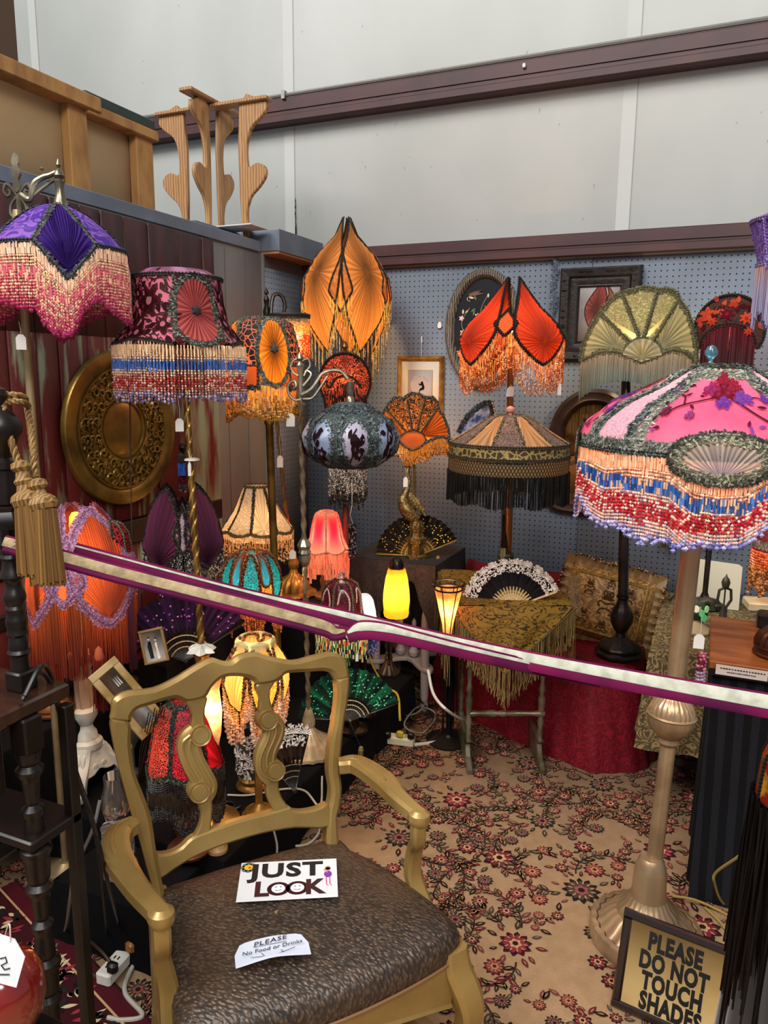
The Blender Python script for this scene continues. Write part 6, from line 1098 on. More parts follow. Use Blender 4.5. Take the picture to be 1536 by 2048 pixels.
# ================= 43 leopard print lamp with jet fringe
b43 = np.append(at(370, 1470, 2.17)[:2], .202); lp = Lamp('table_lamp', 368, 1470, 2.17, (b43[0], b43[1], .2), 'glowing red leopard-print lamp with jet bead fringe seen through the gilded chair back')
S = lp.RS([(18, 1398, 0), (40, 1408, .12), (56, 1435, .35), (64, 1475, .6), (72, 1515, .85), (76, 1532, 1)], lobes=6, amp=.08, rot=lp.u(.1)); hem = []
for k in range(6):
    uc = lp.u(.1+k*PI/3); bot = lambda u: .90+.10*np.abs(np.cos((u-lp.u(.1))*3)); o = sector(uc-.52, uc+.52, .03, bot, 10)
    if k % 3 == 1: m = MB(); panel(m, S, o, (uc, .9), rings=6, pleats=14, amp=.0015, col='#c01828', col_in='#2a080c', grad=.7); lp.part(m, 'pleated_panel', FAB)
    else: m = MB(); panel(m, S, o, (uc, .5), rings=6, col='#c8283c'); lp.part(m, 'leopard_panel', M('leopard_red' if k % 3 == 0 else 'leopard_coral', '#c01c34' if k % 3 == 0 else '#d0503c', rough=.6, col2='#241012', pat='voronoi', ns=170, lo=.06, hi=.14, trans=.45))
    m = MB(); lace(m, S, [(uc+.52, .03), (uc+.52, .5), (uc+.52, .95)], .016, 1.6, .0055, ('#3a3c34', '#55574c', '#23241f')); lace(m, S, arcuv(uc-.52, uc+.52, bot), .014, 1.8, .0055, ('#3a3c34', '#6b6a58', '#23241f')); lp.part(m, 'lace_trim', LACE); hem += list(arcuv(uc-.52, uc+.52, bot, 8))
m = MB(); lace(m, S, arcuv(0, 2*PI, .05, 40), .02, 1.3, .006, ('#3a3c34', '#55574c', '#23241f')); lp.part(m, 'lace_trim', LACE)
pb_ = pals((.3, ['#181412', '#221c1a', '#0e0c0b'], 'b'), (.65, ['#2a2018', '#181412'], 't'), (.95, ['#181412', '#0e0c0b', '#3a3430'], 'b'), (1.1, ['#0e0c0b'], 'd')); Pn = hang(S, np.array(hem), 260); m = MB(); beadfringe(m, Pn, lambda s: .135+.02*math.sin(s*38), pb_, .0030, .0070); stuff(lp.part(m, 'jet_fringe', M('jet_bead', attr=True, rough=.12, spec=.9)))
lp.bulb(368, 1480, 1.1, (1, .6, .4)); stand(lp, tuple(b43), 0, [(.062, 0), (.066, .010), (.058, .018), (.050, .022), (.036, .042), (.020, .060), (.014, .066), (.022, .075), (.024, .085), (.014, .095), (.010, .12), (.010, .26)], COPPER)
# ================= 44 gold beaded lamp with open lit top
b44 = np.append(at(512, 1340, 2.3)[:2], .202); lp = Lamp('table_lamp', 512, 1340, 2.3, (b44[0], b44[1], .2), 'gold embroidered lamp with bright open top and long crystal bead drops above the chair crest')
S = lp.RS([(34, 1276, 0), (46, 1298, .15), (62, 1325, .38), (66, 1360, .6), (58, 1395, .8), (40, 1418, 1)]); hem = []
for k in range(6):
    uc = lp.u(.25+k*PI/3); o = cr([(uc-.35, .04), (uc+.35, .04), (uc+.46, .4), (uc+.36, .75), (uc, 1), (uc-.36, .75), (uc-.46, .4)], 2, True); m = MB(); 
    if k % 2: panel(m, S, o, (uc, .9), rings=6, pleats=12, amp=.0012, col='#e0a860', col_in='#b8763c'); lp.part(m, 'pleated_panel', FAB)
    else: panel(m, S, o, (uc, .5), rings=6, col='#dca850'); lp.part(m, 'embroidered_panel', M('gold_embroidery', '#e0a84c', rough=.6, col2='#9a6424', pat='scroll', ns=70, lo=.2, hi=.5, trans=.5))
    m = MB(); gimp(m, S, o, .0055, ('#5a3420', '#8a5a38', '#3a2214'), closed=True); lp.part(m, 'braid_trim', LACE); hem += [(uc-.46, .45), (uc-.36, .75), (uc, 1), (uc+.36, .75)]
m = MB(); m.grid(np.array([lp.c+(S(arcuv(0, 2*PI, .1, 25))-lp.c)*np.array([f, f, 1])+[0, 0, z] for f, z in ((1, 0), (.95, .022), (.8, .03))]), '#f4e8a8'); lp.part(m, 'collar', M('cream_collar', '#efe2a0', rough=.6, trans=.6))
pgd = pals((.3, ['#e8c070', '#d8a848'], 'b'), (.7, ['#e8b878', '#c88c58', '#f0d8b0', '#d89a80'], 'b'), (1.1, ['#f0dcc0', '#d8a880', '#e8c8a8'], 'd')); Pn = hang(S, closeh(hem), 170); m = MB(); beadfringe(m, Pn, lambda s: .10+.035*math.sin(s*38), pgd, .0042, .0085); stuff(lp.part(m, 'crystal_fringe', BEAD)); lp.bulb(512, 1330, 3.2, (1, .75, .42)); stand(lp, tuple(b44), 0, [(.055, 0), (.058, .010), (.056, .018), (.044, .024), (.046, .034), (.024, .045), (.012, .06), (.012, .30)], GOLD)
# ---- small glass pieces
def glassware(name, label, cat, p, prof, parts=(), seg=24, **kw):
    t = thing(name, p, label, cat)
    for nm, pf, mt in [('body', prof, GLASS)]+list(parts): one(lambda m: m.lathe(pf, p, seg=seg, **kw), nm, mt, t)
    return t
b = onZ(240, 1742, .183); t_ = glassware('glass_hurricane_lamp', 'clear glass hurricane lamp with hanging prisms at the table corner left of the chair', 'lamp', b, [(.052, 0), (.055, .006), (.050, .022), (.030, .034), (.010, .045), (.010, .10), (.014, .12), (.042, .135), (.046, .142), (.030, .150), (.014, .155)])
one(lambda m: m.lathe([(.020, .160), (.034, .175), (.040, .205), (.036, .245), (.028, .275), (.030, .30)], b, seg=24, cap=False), 'chimney', M('thin_glass', '#e8dcd4', rough=.04, glass=.95), t_)
for k in range(10):
    a = k*PI/5; c = b+np.array([math.cos(a)*.042, math.sin(a)*.042, .135]); one(lambda m: [m.beads([c-[0, 0, .008], c-[0, 0, .020]], .0045, .012, L('#e8e0dc')), m.lathe([(.0005, -.085), (.0045, -.075), (.003, -.030)], c, seg=6)], 'prism', GLASS, t_)
b = onZ(232, 1560, .202)+np.array([.0, .03, 0]); t_ = glassware('footed_glass_cup', 'pinkish fluted glass cup standing beside the white lamp', 'cup', onZ(268, 1545, .202), [(.028, 0), (.028, .006), (.006, .02), (.006, .09), (.016, .11), (.036, .15), (.046, .19)], cap=False)
b = onZ(432, 1652, .202); t_ = glassware('crystal_candlestick', 'faceted crystal candlestick with prism drops to the right of the leopard lamp', 'candlestick', b, [(.045, 0), (.048, .008), (.034, .022), (.014, .034), (.010, .05), (.016, .07), (.010, .09), (.012, .14), (.030, .155), (.030, .162), (.012, .17), (.014, .19)], seg=10)
for k in range(8):
    a = k*PI/4; c = b+np.array([math.cos(a)*.03, math.sin(a)*.03, .155]); one(lambda m: [m.beads([c-[0, 0, .008], c-[0, 0, .020]], .004, .011, L('#e8e0dc')), m.lathe([(.0005, -.09), (.004, -.08), (.0028, -.030)], c, seg=6)], 'prism', GLASS, t_)
b = at(425, 1400, 2.15); t_ = thing('mother_of_pearl_vase', (b[0], b[1], .2), 'lit flared vase of golden shell glass between leopard and gold beaded lamps', 'vase')
one(lambda m: m.lathe([(.03, 0), (.03, .01), (.012, .03), (.010, b[2]-.2-.16), (.022, b[2]-.2-.10), (.026, b[2]-.2-.04), (.020, b[2]-.2+.03), (.034, b[2]-.2+.085)], (b[0], b[1], .202), seg=20, cap=False), 'vase_body', M('gold_shell_glass', '#c89a58', rough=.25, trans=.5, col2='#e8c890', ns=30), t_)
l_ = bpy.data.lights.new('vase_light', 'POINT'); l_.energy = 1.2; l_.color = (1, .8, .55); l_.shadow_soft_size = .015; o_ = bpy.data.objects.new('vase_light', l_); SC.collection.objects.link(o_); o_.parent = t_; o_.location = (0, 0, b[2]-.2-.02)
for k in range(5):   # little shell fans standing in the mouth
    a = k*1.25; c = np.array([b[0]+math.cos(a)*.016, b[1]+math.sin(a)*.016, b[2]+.08]); one(lambda m: m.slab([(0, 0)]+[(.022*math.cos(q), .026*math.sin(q)+.004*(i % 2)) for i, q in enumerate(np.linspace(.3, 2.84, 11))], c, np.array([-math.sin(a), math.cos(a), 0]), np.array([math.cos(a)*.5, math.sin(a)*.5, 1]), .002), 'shell', M('pearl_shell', '#cdbf9c', rough=.35), t_)
t_ = thing('reed_bundle', onZ(282, 1600, .202), 'bundle of thin brown reeds leaning beside the leopard lamp', 'reeds')
for k in range(9): q0 = onZ(276+k*1.2, 1565, .21); q1 = at(298+k*4, 1425-k*3+(k % 3)*8, 2.05); one(lambda m: m.tube([q0, (q0+q1)/2+[.003*k-.01, 0, 0], q1], .0018, 5), 'reed', M('reed', '#4a3322', rough=.7), t_)
# ================================================================== draped benches and furniture
BLK = M('black_cloth', '#0b0a0c', rough=.95, col2='#070608', ns=5, spec=.15, bump=.25, bs=14)
def drape(name, label, cat, x0, x1, y0, y1, z, mat, zb=.009, folds=18, amp=.010, top_round=.012, part_name='cloth', root=None, flare=.02):
    t = root or thing(name, ((x0+x1)/2, (y0+y1)/2, zb), label, cat)
    P = []; n = 40
    def side(a, b, k): return [np.array(a)+(np.array(b)-np.array(a))*i/k for i in range(k)]
    per = side((x0, y0), (x1, y0), 30)+side((x1, y0), (x1, y1), 44)+side((x1, y1), (x0, y1), 30)+side((x0, y1), (x0, y0), 44); per = np.array(per); c = np.array([(x0+x1)/2, (y0+y1)/2])
    N_ = len(per); d = per-c; out = np.zeros_like(per)
    for i, q in enumerate(per): out[i] = ((1 if abs(q[0]-x1) < 1e-6 else -1 if abs(q[0]-x0) < 1e-6 else 0), (1 if abs(q[1]-y1) < 1e-6 else -1 if abs(q[1]-y0) < 1e-6 else 0))
    w = np.sin(np.arange(N_)/N_*2*PI*folds)+.5*np.sin(np.arange(N_)/N_*2*PI*folds*2.3+1); rings = []
    for k, (t_, zz) in enumerate(((0, z), (0, z-.004), (.0, z-.02), (.2, z-(z-zb)*.25), (.5, z-(z-zb)*.55), (.8, z-(z-zb)*.85), (1, zb))):
        off = (w*amp+flare)*t_; rings.append([np.array([q[0]+o[0]*(f-(.012 if k == 0 else .003 if k == 1 else 0)), q[1]+o[1]*(f-(.012 if k == 0 else .003 if k == 1 else 0)), zz]) for q, o, f in zip(per, out, off)])
    def f(m): m.grid(rings, closed_v=True); m.add(np.array(rings[0]), [tuple(range(N_))])
    one(f, part_name, mat, t); return t
drape('display_bench', 'long low bench draped in black cloth carrying the row of table lamps', 'bench', -2.03, -1.20, 1.62, 3.14, .2, BLK, folds=26, amp=.006, flare=.008)
drape('display_step', 'tall back step draped in black cloth against the maroon boards', 'bench', -2.03, -1.66, 1.95, 2.68, .6, BLK, folds=22, amp=.008, flare=.004, zb=.203)
drape('display_ledge', 'narrow black draped ledge behind the white rope-turned lamp', 'bench', -2.03, -1.86, 1.40, 1.93, .48, BLK, folds=12, amp=.004, flare=.004, zb=.203)
drape('display_plinth', 'black draped corner plinth under the tall orange tulip lamp', 'plinth', -2.03, -1.46, 2.70, 3.56, .6, BLK, folds=22, amp=.006, flare=.004, zb=.203)
drape('low_box', 'low black draped box under the glass hurricane lamp left of the chair', 'box', -1.62, -1.27, 1.38, 1.60, .18, BLK, folds=10, amp=.006)
# ---- distressed maroon plank door standing against the partition
DOOR = M('distressed_maroon', '#3a1013', rough=.5, col2='#25090c', ns=5, stretch=(3, 3, .5), bump=.2)
REDD = M('distressed_red', '#5c1713', rough=.6, col2='#838a6e', ns=9, lo=.56, hi=.66, stretch=(2.4, 2.4, .35), bump=.3, bs=30)
GRN = M('chipped_green', '#8a9378', rough=.6, col2='#6d1d14', ns=8, lo=.46, hi=.60, stretch=(2.2, 2.2, .35), bump=.3)
d_ = thing('plank_door', (-2.03, 2.2, .6), 'tall distressed maroon plank door with peeling paint leaning flat on the grey partition', 'door')
ys = [1.45, 1.60, 1.724, 1.833, 1.924, 2.055, 2.149, 2.262, 2.393, 2.578, 2.727, 2.807]
for i in range(len(ys)-1):
    one(lambda m: m.box2((-2.055, ys[i]+.0025, 1.72), (-2.028-.003*(i % 2), ys[i+1]-.0025, 2.155), bev=.002), 'plank', DOOR, d_, smooth=False)
    if ys[i+1] < 2.6: one(lambda m: m.box2((-2.055, ys[i]+.0025, 1.04), (-2.029-.003*(i % 2), ys[i+1]-.0025, 1.722), bev=.002), 'plank', REDD, d_, smooth=False); one(lambda m: m.box2((-2.055, ys[i]+.0025, .6), (-2.031, ys[i+1]-.0025, .95), bev=.002), 'plank', REDD, d_, smooth=False)
one(lambda m: m.box2((-2.055, 2.58, .6), (-2.022, 2.80, 1.715), bev=.003), 'stile', GRN, d_); one(lambda m: m.box2((-2.055, 1.45, .945), (-2.018, 2.80, 1.035), bev=.004), 'cross_rail', M('dark_rail', '#241411', rough=.5), d_)
one(lambda m: m.box2((-2.055, 1.45, .78), (-2.020, 2.58, .83), bev=.004), 'cross_rail', M('dark_rail'), d_)
# ---- embossed brass disc
BR = M('aged_brass_relief', '#a8893f', rough=.33, metal=.7, col2='#5c4820', ns=7, lo=.35, hi=.7, bump=.25, bs=60)
BRD = M('brass_recess', '#1d1709', rough=.6, metal=.3)
dc = np.array([-2.012, 2.185, 1.39]); X = np.array([1., 0, 0]); tR = .285; dt = thing('brass_disc', dc-[0, 0, .28], 'large round embossed brass disc with scrollwork band hung on the red planks', 'wall plaque')
one(lambda m: m.lathe([(.01, -.01), (tR, -.01), (tR, .006), (tR-.004, .012), (tR-.03, .016), (tR-.052, .010), (tR-.058, .004)], dc, X, seg=72), 'rim', BR, dt)
one(lambda m: m.lathe([(.10, .003), (tR-.05, .003)], dc, X, seg=64, cap=False), 'recess', BRD, dt)
one(lambda m: [m.lathe([(r-.006, .003), (r-.003, .011), (r+.003, .011), (r+.006, .003)], dc, X, seg=56, cap=False) for r in (.103, .118, .221)]+[m.lathe([(.001, .016), (.05, .014), (.085, .008), (.097, .004)], dc, X, seg=48)], 'centre_boss', BR, dt)
def scrolls(m):
    for ring_, (r0, cnt, sz, ph) in enumerate(((.142, 15, .025, 0), (.192, 20, .026, .15), (.168, 18, .018, .5), (.208, 34, .010, .1), (.128, 22, .010, .3))):
        for k in range(cnt):
            a = ph+k*2*PI/cnt; c = dc+np.array([.008, math.cos(a)*r0, math.sin(a)*r0]); tz = np.array([0, -math.sin(a), math.cos(a)]); rr = np.array([0, math.cos(a), math.sin(a)]); s = 1 if k % 2 else -1
            P = [c+tz*(sz*(1-.75*t)*math.cos(t*7.5)+.2*sz*(1-t))*1.0+rr*s*sz*(1-.75*t)*math.sin(t*7.5)+np.array([.004*math.sin(t*3), 0, 0]) for t in np.linspace(0, 1, 12)]; m.tube(P, np.linspace(.0048, .0034, 12), 6)
            m.tube([c+tz*sz, c+tz*sz*1.5+rr*s*sz*.6, c+tz*sz*1.9-rr*s*sz*.1], [.0045, .005, .0015], 5)
stuff(one(scrolls, 'scrollwork', BR, dt))
t = thing('hanging_flex', at(262, 800, 2.3), 'thin dark flex hanging straight down across the brass disc', 'flex'); one(lambda m: m.tube([at(258, 640, 2.38), at(261, 900, 2.38), at(265, 1180, 2.38)], .0022, 6), 'wire', M('brown_flex', '#2a0f0e', rough=.6), t)
# ---- pictures on the pegboard
def frame(root, x0, x1, z0, z1, y, w, mats, prof=((0, 0), (.2, .012), (.5, .018), (.8, .010), (1, .006)), name='frame_side'):
    for (a, b, c, d) in (((x0, z1), (x1, z1), (x1-w, z1-w), (x0+w, z1-w)), ((x1, z1), (x1, z0), (x1-w, z0+w), (x1-w, z1-w)), ((x1, z0), (x0, z0), (x0+w, z0+w), (x1-w, z0+w)), ((x0, z0), (x0, z1), (x0+w, z1-w), (x0+w, z0+w))):
        m = MB(); G = []
        for t_, h in prof: p = np.array(a)*(1-t_)+np.array(d)*t_; q = np.array(b)*(1-t_)+np.array(c)*t_; G.append([(p[0]+(q[0]-p[0])*k/6, y-h, p[1]+(q[1]-p[1])*k/6) for k in range(7)])
        m.grid(G); G0 = [(g[0], g[-1]) for g in G]; m.add([(a[0], y, a[1]), (b[0], y, b[1])]+[G[0][0], G[0][-1]], [(0, 1, 3, 2)]); m.build(name, mats, root)
def board(root, x0, x1, z0, z1, y, name, mat): return one(lambda m: m.box2((x0, y-.001, z0), (x1, y+.002, z1)), name, mat, root, smooth=False)
FY = 3.655
t = thing('framed_silhouette', (-1.388, 3.64, 1.33), 'small gold framed silhouette print hung on the pegboard', 'picture'); x0, x1, z0, z1 = -1.519, -1.262, 1.33, 1.69
frame(t, x0, x1, z0, z1, FY-.004, .026, M('gold_frame', '#b8863a', rough=.35, metal=.6, col2='#8a5c20', ns=20)); board(t, x0+.02, x1-.02, z0+.02, z1-.02, FY-.006, 'mat', M('cream_mat', '#c9c0b0', rough=.8))
board(t, x0+.062, x1-.060, z0+.09, z1-.070, FY-.009, 'print_border', M('gilt_line', '#a89058')); board(t, x0+.065, x1-.063, z0+.093, z1-.073, FY-.0105, 'print_sheet', M('grey_print', '#a49c9c', rough=.7))
pc = np.array([-1.388, FY-.0125, 1.545])
def sil(m):
    a = np.linspace(0, 2*PI, 40, endpoint=False); m.add(pc+np.stack([.052*np.cos(a), 0*a, .052*np.sin(a)], 1), [tuple(range(39, -1, -1))], '#aea6a2'); m.add(pc+[0, -.0004, 0]+np.stack([.050*np.cos(a), 0*a, .050*np.sin(a)], 1), [tuple(range(39, -1, -1))], '#a49c9a')
    b = pc+np.array([.006, -.001, -.016]); K = [(-.002, .030), (.004, .034), (.010, .030), (.011, .022), (.016, .012), (.018, .000), (.012, -.010), (.002, -.010), (-.006, -.016), (-.012, -.028), (-.018, -.030), (-.012, -.020), (-.010, -.008), (-.006, -.002), (.004, .002), (.003, .014), (-.006, .012), (-.014, .018), (-.015, .024), (-.004, .020), (-.003, .024)]
    m.slab(K, b, (1, 0, 0), (0, 0, 1), .0006, 0, '#0c0a0a')
stuff(one(sil, 'print_silhouette', MATT, t, smooth=False))
for i, chh in enumerate('TAILOR-MADE'):
    an = PI*.5+(5-i)*.235; text(chh, pc+np.array([math.cos(an)*.044, -.001, math.sin(an)*.044]), (math.sin(an), 0, -math.cos(an)), (math.cos(an), 0, math.sin(an)), .010, 'print_letter', M('grey_ink', '#6a6462'), t)
t = thing('picture_hook', (-1.388, 3.65, 1.70), 'white picture hook and wire above the gold framed silhouette', 'hook'); one(lambda m: [m.tube([(-1.388, 3.652, 1.69), (-1.388, 3.652, 1.76)], .0012, 5), m.box((-1.388, 3.652, 1.772), (.006, .004, .03), bev=.001)], 'hook_wire', M('white_plastic'), t)
t = thing('peg_clip', (-1.292, 3.652, 1.83), 'tiny white oval peg clip beside the rope-framed oval', 'hook'); one(lambda m: m.slab(cr([(-.008, -.012), (.008, -.012), (.010, 0), (.006, .016), (-.006, .016), (-.010, 0)], 3, True), onY(879, 651, 3.652), (1, 0, 0), (0, 0, 1), .004, .001), 'clip_plate', M('white_plastic'), t)
t = thing('oval_flower_picture', (-1.065, 3.64, 1.54), 'tall oval rope-edged frame with dark floral embroidery behind the orange-red tulip lamp', 'picture'); oc = np.array([-1.065, FY-.01, 1.82])
def oval(a, b, n=56): u = np.linspace(0, 2*PI, n, endpoint=False); return u, np.stack([a*np.cos(u), 0*u, b*np.sin(u)], 1)
m = MB(); u, o1 = oval(1, 1); G = []
for rr, h in ((.190, .0), (.190, .02), (.178, .032), (.160, .030), (.148, .016), (.146, .0)): G.append(oc+np.stack([rr*np.cos(u), -h+.0015*np.sin(u*40), (rr+.092)*np.sin(u)], 1))
m.grid(G, closed_v=True); m.build('oval_frame', M('silver_rope', '#7d7468', rough=.45, metal=.3, col2='#3e372f', pat='wave', ns=30, bump=.3), t)
for q in range(150): pass
m = MB(); U = np.linspace(0, 2*PI, 150, endpoint=False); R_ = np.array([np.array([[math.cos(a)*.7, .0, -math.sin(a)*.7], [0, 1, 0], [math.sin(a)*.7, 0, math.cos(a)]]) for a in U]); m.inst(OCT_V, OCT_F, oc+np.stack([.168*np.cos(U), 0*U-.028, .26*np.sin(U)], 1), (.012, .005, .010), L('#8d8474')); stuff(m.build('rope_twist', M('silver_rope'), t))
m = MB(); _, ov = oval(.15, .242); m.add(oc+ov+[0, -.004, 0], [tuple(range(55, -1, -1))]); m.build('ground', M('night_blue_satin', '#10141c', rough=.3), t)
m = MB(); Sp = lambda uv: np.stack([oc[0]+np.asarray(uv)[..., 0], np.full(np.asarray(uv)[..., 0].shape, oc[1]-.006), oc[2]+np.asarray(uv)[..., 1]], -1)
for pts_ in ([(-.10, -.18), (-.08, -.05), (-.02, .03), (.05, .06), (.08, .13)], [(-.08, -.05), (-.11, .03), (-.07, .10)], [(-.02, .03), (-.01, .10), (.02, .16)], [(.06, -.20), (.05, -.08), (.10, .0)]): stemm(m, Sp, cr(pts_, 5), .003, '#7d7a50')
random.seed(5)
for k in range(34): leafm(m, Sp, random.uniform(-.11, .10), random.uniform(-.19, .16), random.uniform(.02, .035), random.uniform(0, 6.28), .010, random.choice(['#7d8058', '#a89c6c', '#5c6844', '#c8b890']), lift=.001)
for (x, z, r, cs) in ((-.10, -.02, .018, ['#d8a8a0', '#c06860', '#e0c0b0']), (-.115, -.12, .022, ['#e0b0a0', '#b85040', '#d88870']), (-.09, -.17, .018, ['#c04838', '#d87860', '#902820']), (-.03, .06, .014, ['#e8d8d0', '#b890a8', '#e0c8c8']), (.03, -.02, .015, ['#e8d8d0', '#c88890', '#e0c8c8']), (-.11, .05, .014, ['#e8d8d0', '#c8a8b8', '#e0c8c8'])): petals(m, Sp, x, z, r, 5, cs, lift=.002)
m.slab([(0, 0), (.035, .012), (.075, .018), (.05, .006), (.08, -.002), (.04, -.008), (.01, -.01)], oc+[-.08, -.008, .165], (1, 0, 0), (0, 0, 1), .001, 0, '#6a5648'); stuff(m.build('stitched_flowers', MATT, t, False))
t = thing('dark_framed_picture', (-.523, 3.64, 1.67), 'broad dark carved frame holding a print of a red tulip-shaped lamp', 'picture'); x0, x1, z0, z1 = -.703, -.343, 1.665, 2.087
CARV = M('dark_carved_wood', '#1c1511', rough=.5, spec=.3, col2='#0f0b09', ns=30, bump=.5, bs=90); frame(t, x0, x1, z0, z1, FY, .092, CARV, ((0, .0), (.04, .030), (.12, .034), (.45, .030), (.55, .018), (.66, .020), (.86, .014), (.92, .016), (1, .004)))
def lfs(m):
    for k in range(46):
        s = k % 4; q = random.random(); x, z = (x0+.025+q*(x1-x0-.05), z1-.022) if s == 0 else (x0+.025+q*(x1-x0-.05), z0+.022) if s == 1 else (x0+.022, z0+.02+q*(z1-z0-.04)) if s == 2 else (x1-.022, z0+.02+q*(z1-z0-.04)); m.inst(OCT_V, OCT_F, [(x, FY-.034, z)], (.010+.008*random.random(), .005, .012), L('#2c211b'))
stuff(one(lfs, 'carved_leaves', CARV, t)); board(t, x0+.085, x1-.085, z0+.085, z1-.085, FY-.004, 'print_ground', M('misty_print', '#9a948e', rough=.5, col2='#6a5a5e', ns=4, lo=.35, hi=.7))
ic = np.array([-.505, FY-.0065, 1.885]); SI = lambda uv: np.stack([ic[0]+np.asarray(uv)[..., 0], np.full(np.asarray(uv)[..., 0].shape, ic[1]), ic[2]+np.asarray(uv)[..., 1]], -1)
m = MB()
for cx_, wdt, cin_ in ((-.030, .050, (-.034, .015)), (.038, .036, (.040, .01))):
    o = cr([(cx_+.03*(1 if cx_ < 0 else -1)*.9, .125), (cx_+wdt, .02), (cx_+wdt*.4, -.08), (cx_, -.105), (cx_-wdt*.8, -.04), (cx_-wdt, .02), (cx_-wdt*.4, .08)], 4, True); panel(m, SI, o, cin_, rings=5, pleats=20, amp=.0002, col='#7d3a34' if cx_ < 0 else '#8d4a34', col_in='#2a1414'); gimp(m, SI, o, .0018, ('#2a1414', '#3a2020'), closed=True)
panel(m, SI, [(.005, .05), (.03, -.03), (.005, -.10), (-.012, -.02)], None, rings=3, col='#b8a888'); stuff(m.build('printed_lamp', MATT, t, False))
t = thing('lace_scarf', (-.715, 3.64, 1.8), 'grey-blue crumpled lace scarf hanging at the left of the dark carved frame', 'scarf'); m = MB()
Ss = lambda uv: np.stack([-.725+np.asarray(uv)[..., 0]+.006*np.sin(np.asarray(uv)[..., 1]*40), np.full(np.asarray(uv)[..., 0].shape, 3.645)+.006*np.sin(np.asarray(uv)[..., 0]*200), 2.13-np.asarray(uv)[..., 1]], -1); lace(m, Ss, [(0, 0), (.004, .1), (-.004, .2), (.0, .33)], .045, 1.1, .007, ('#5c6678', '#78828f', '#454e5c'), rib=False); stuff(m.build('lace', LACE, t))
# arched mirror-like frame with sepia sheet
t = thing('arched_wood_frame', (-.51, 3.64, .95), 'arched dark walnut frame with a sepia printed sheet behind the pink dome fringe', 'picture'); xa, xb, za, zb_ = -.725, -.305, .945, 1.54
pth = [(xa, za+.09), (xa+.015, za+.03), (xa+.09, za), (xb-.09, za), (xb-.015, za+.03), (xb, za+.09), (xb, zb_-.24), (xb-.04, zb_-.10), (xb-.12, zb_-.02), ((xa+xb)/2, zb_), (xa+.12, zb_-.02), (xa+.04, zb_-.10), (xa, zb_-.24)]
WAL = M('dark_walnut', '#3a2316', rough=.35, col2='#23140d', ns=8); Pq = cr(pth, 5, True); cc_ = Pq.mean(0); m = MB(); G = []
for f, h in ((1.0, 0), (1.0, .025), (.95, .036), (.88, .030), (.84, .034), (.79, .020), (.77, .004)): q = cc_+(Pq-cc_)*np.array([1-(1-f)*1.5, 1-(1-f)*1.05]); G.append(np.stack([q[:, 0], np.full(len(q), FY-h), q[:, 1]], 1))
m.grid(G, closed_v=True); m.build('moulded_frame', WAL, t); m = MB(); q = cc_+(Pq-cc_)*np.array([.68, .78]); m.add(np.stack([q[:, 0], np.full(len(q), FY-.003), q[:, 1]], 1), [tuple(range(len(q)-1, -1, -1))]); m.build('dark_backing', M('smoky_backing', '#2e1c0e', rough=.15, col2='#5a3c18', ns=6, stretch=(8, 1, .6)), t)
board(t, -.655, -.40, 1.045, 1.22, FY-.006, 'sepia_sheet', M('sepia_paper', '#8a5524', rough=.5, col2='#6d4018', ns=5)); board(t, -.645, -.40, 1.225, 1.42, FY-.008, 'sepia_photo', M('sepia_photo', '#8d6030', rough=.5, col2='#35200f', ns=9, lo=.4, hi=.6)); text('Pumpa', (-.585, FY-.009, 1.195), (1, 0, .12), (0, 0, 1), .045, 'printed_word', INK, t, shear=.3); text('of', (-.545, FY-.009, 1.160), (1, 0, .1), (0, 0, 1), .035, 'printed_word', INK, t, shear=.3)
Pn = np.array([(x, FY-.012, 1.49-.25*abs(x+.51)) for x in np.linspace(-.655, -.40, 70)]); m = MB(); silkfringe(m, Pn, lambda s: .09+.05*abs(math.sin(s*9)), '#6d5228', '#8a6c3c', r=.0016); stuff(m.build('old_gold_fringe', SILK, t))
# small blue fan shade behind the parasol lamp
lp = Lamp('small_shade', 955, 838, 3.42, None, 'small blue and white marbled fan shade peeping over the parasol lamp', 'lampshade'); lp.r.location = tuple(lp.c); S = lp.FS(40, .02); out = [(918, 866), (927, 846), (940, 828), (955, 815), (970, 806), (980, 806), (986, 835), (990, 866)]
back_shell(lp, S, out, .05, M('blue_lining', '#47557d', rough=.8)); flat_panel(lp, S, out, M('blue_marble', '#b8c0d0', rough=.6, col2='#27356d', ns=22, lo=.4, hi=.6, trans=.2), col='#8d9cc0'); m = MB(); lace(m, S, lp.q(out), .028, 1.3, .006, ('#3a3f48', '#555c66', '#23262c')); gimp(m, S, lp.q([(982, 808), (993, 845)]), .006, ('#c8b890', '#1a1a1c')); lp.part(m, 'lace_trim', LACE)
# ---- black lace draped spindle table with the gilt hand fan
t = thing('spindle_table', (-1.27, 3.32, 0), 'white painted spindle-leg table under a black cut-velvet cloth', 'table'); WSP = M('white_spindle', '#a99a94', rough=.55)
for (x, y) in ((-1.165, 3.185), (-1.42, 3.185), (-1.165, 3.46), (-1.42, 3.46)):
    one(lambda m: m.lathe([(.014, 0), (.020, .03), (.014, .05), (.020, .07), (.020, .36), (.014, .39), (.022, .42), (.020, .47), (.014, .50), (.022, .53), (.020, .58), (.013, .61), (.023, .64), (.023, .735)], (x, y, .0095), seg=16), 'leg', WSP, t)
one(lambda m: [m.slab(cr([(-.17, -.17), (-.10, -.15), (0, -.06), (.10, -.15), (.17, -.17), (.15, -.10), (.06, 0), (.15, .10), (.17, .17), (.10, .15), (0, .06), (-.10, .15), (-.17, .17), (-.15, .10), (-.06, 0), (-.15, -.10)], 3, True), (-1.29, 3.322, .22), (1, 0, 0), (0, 1, 0), .02, .004)], 'lower_shelf', WSP, t)
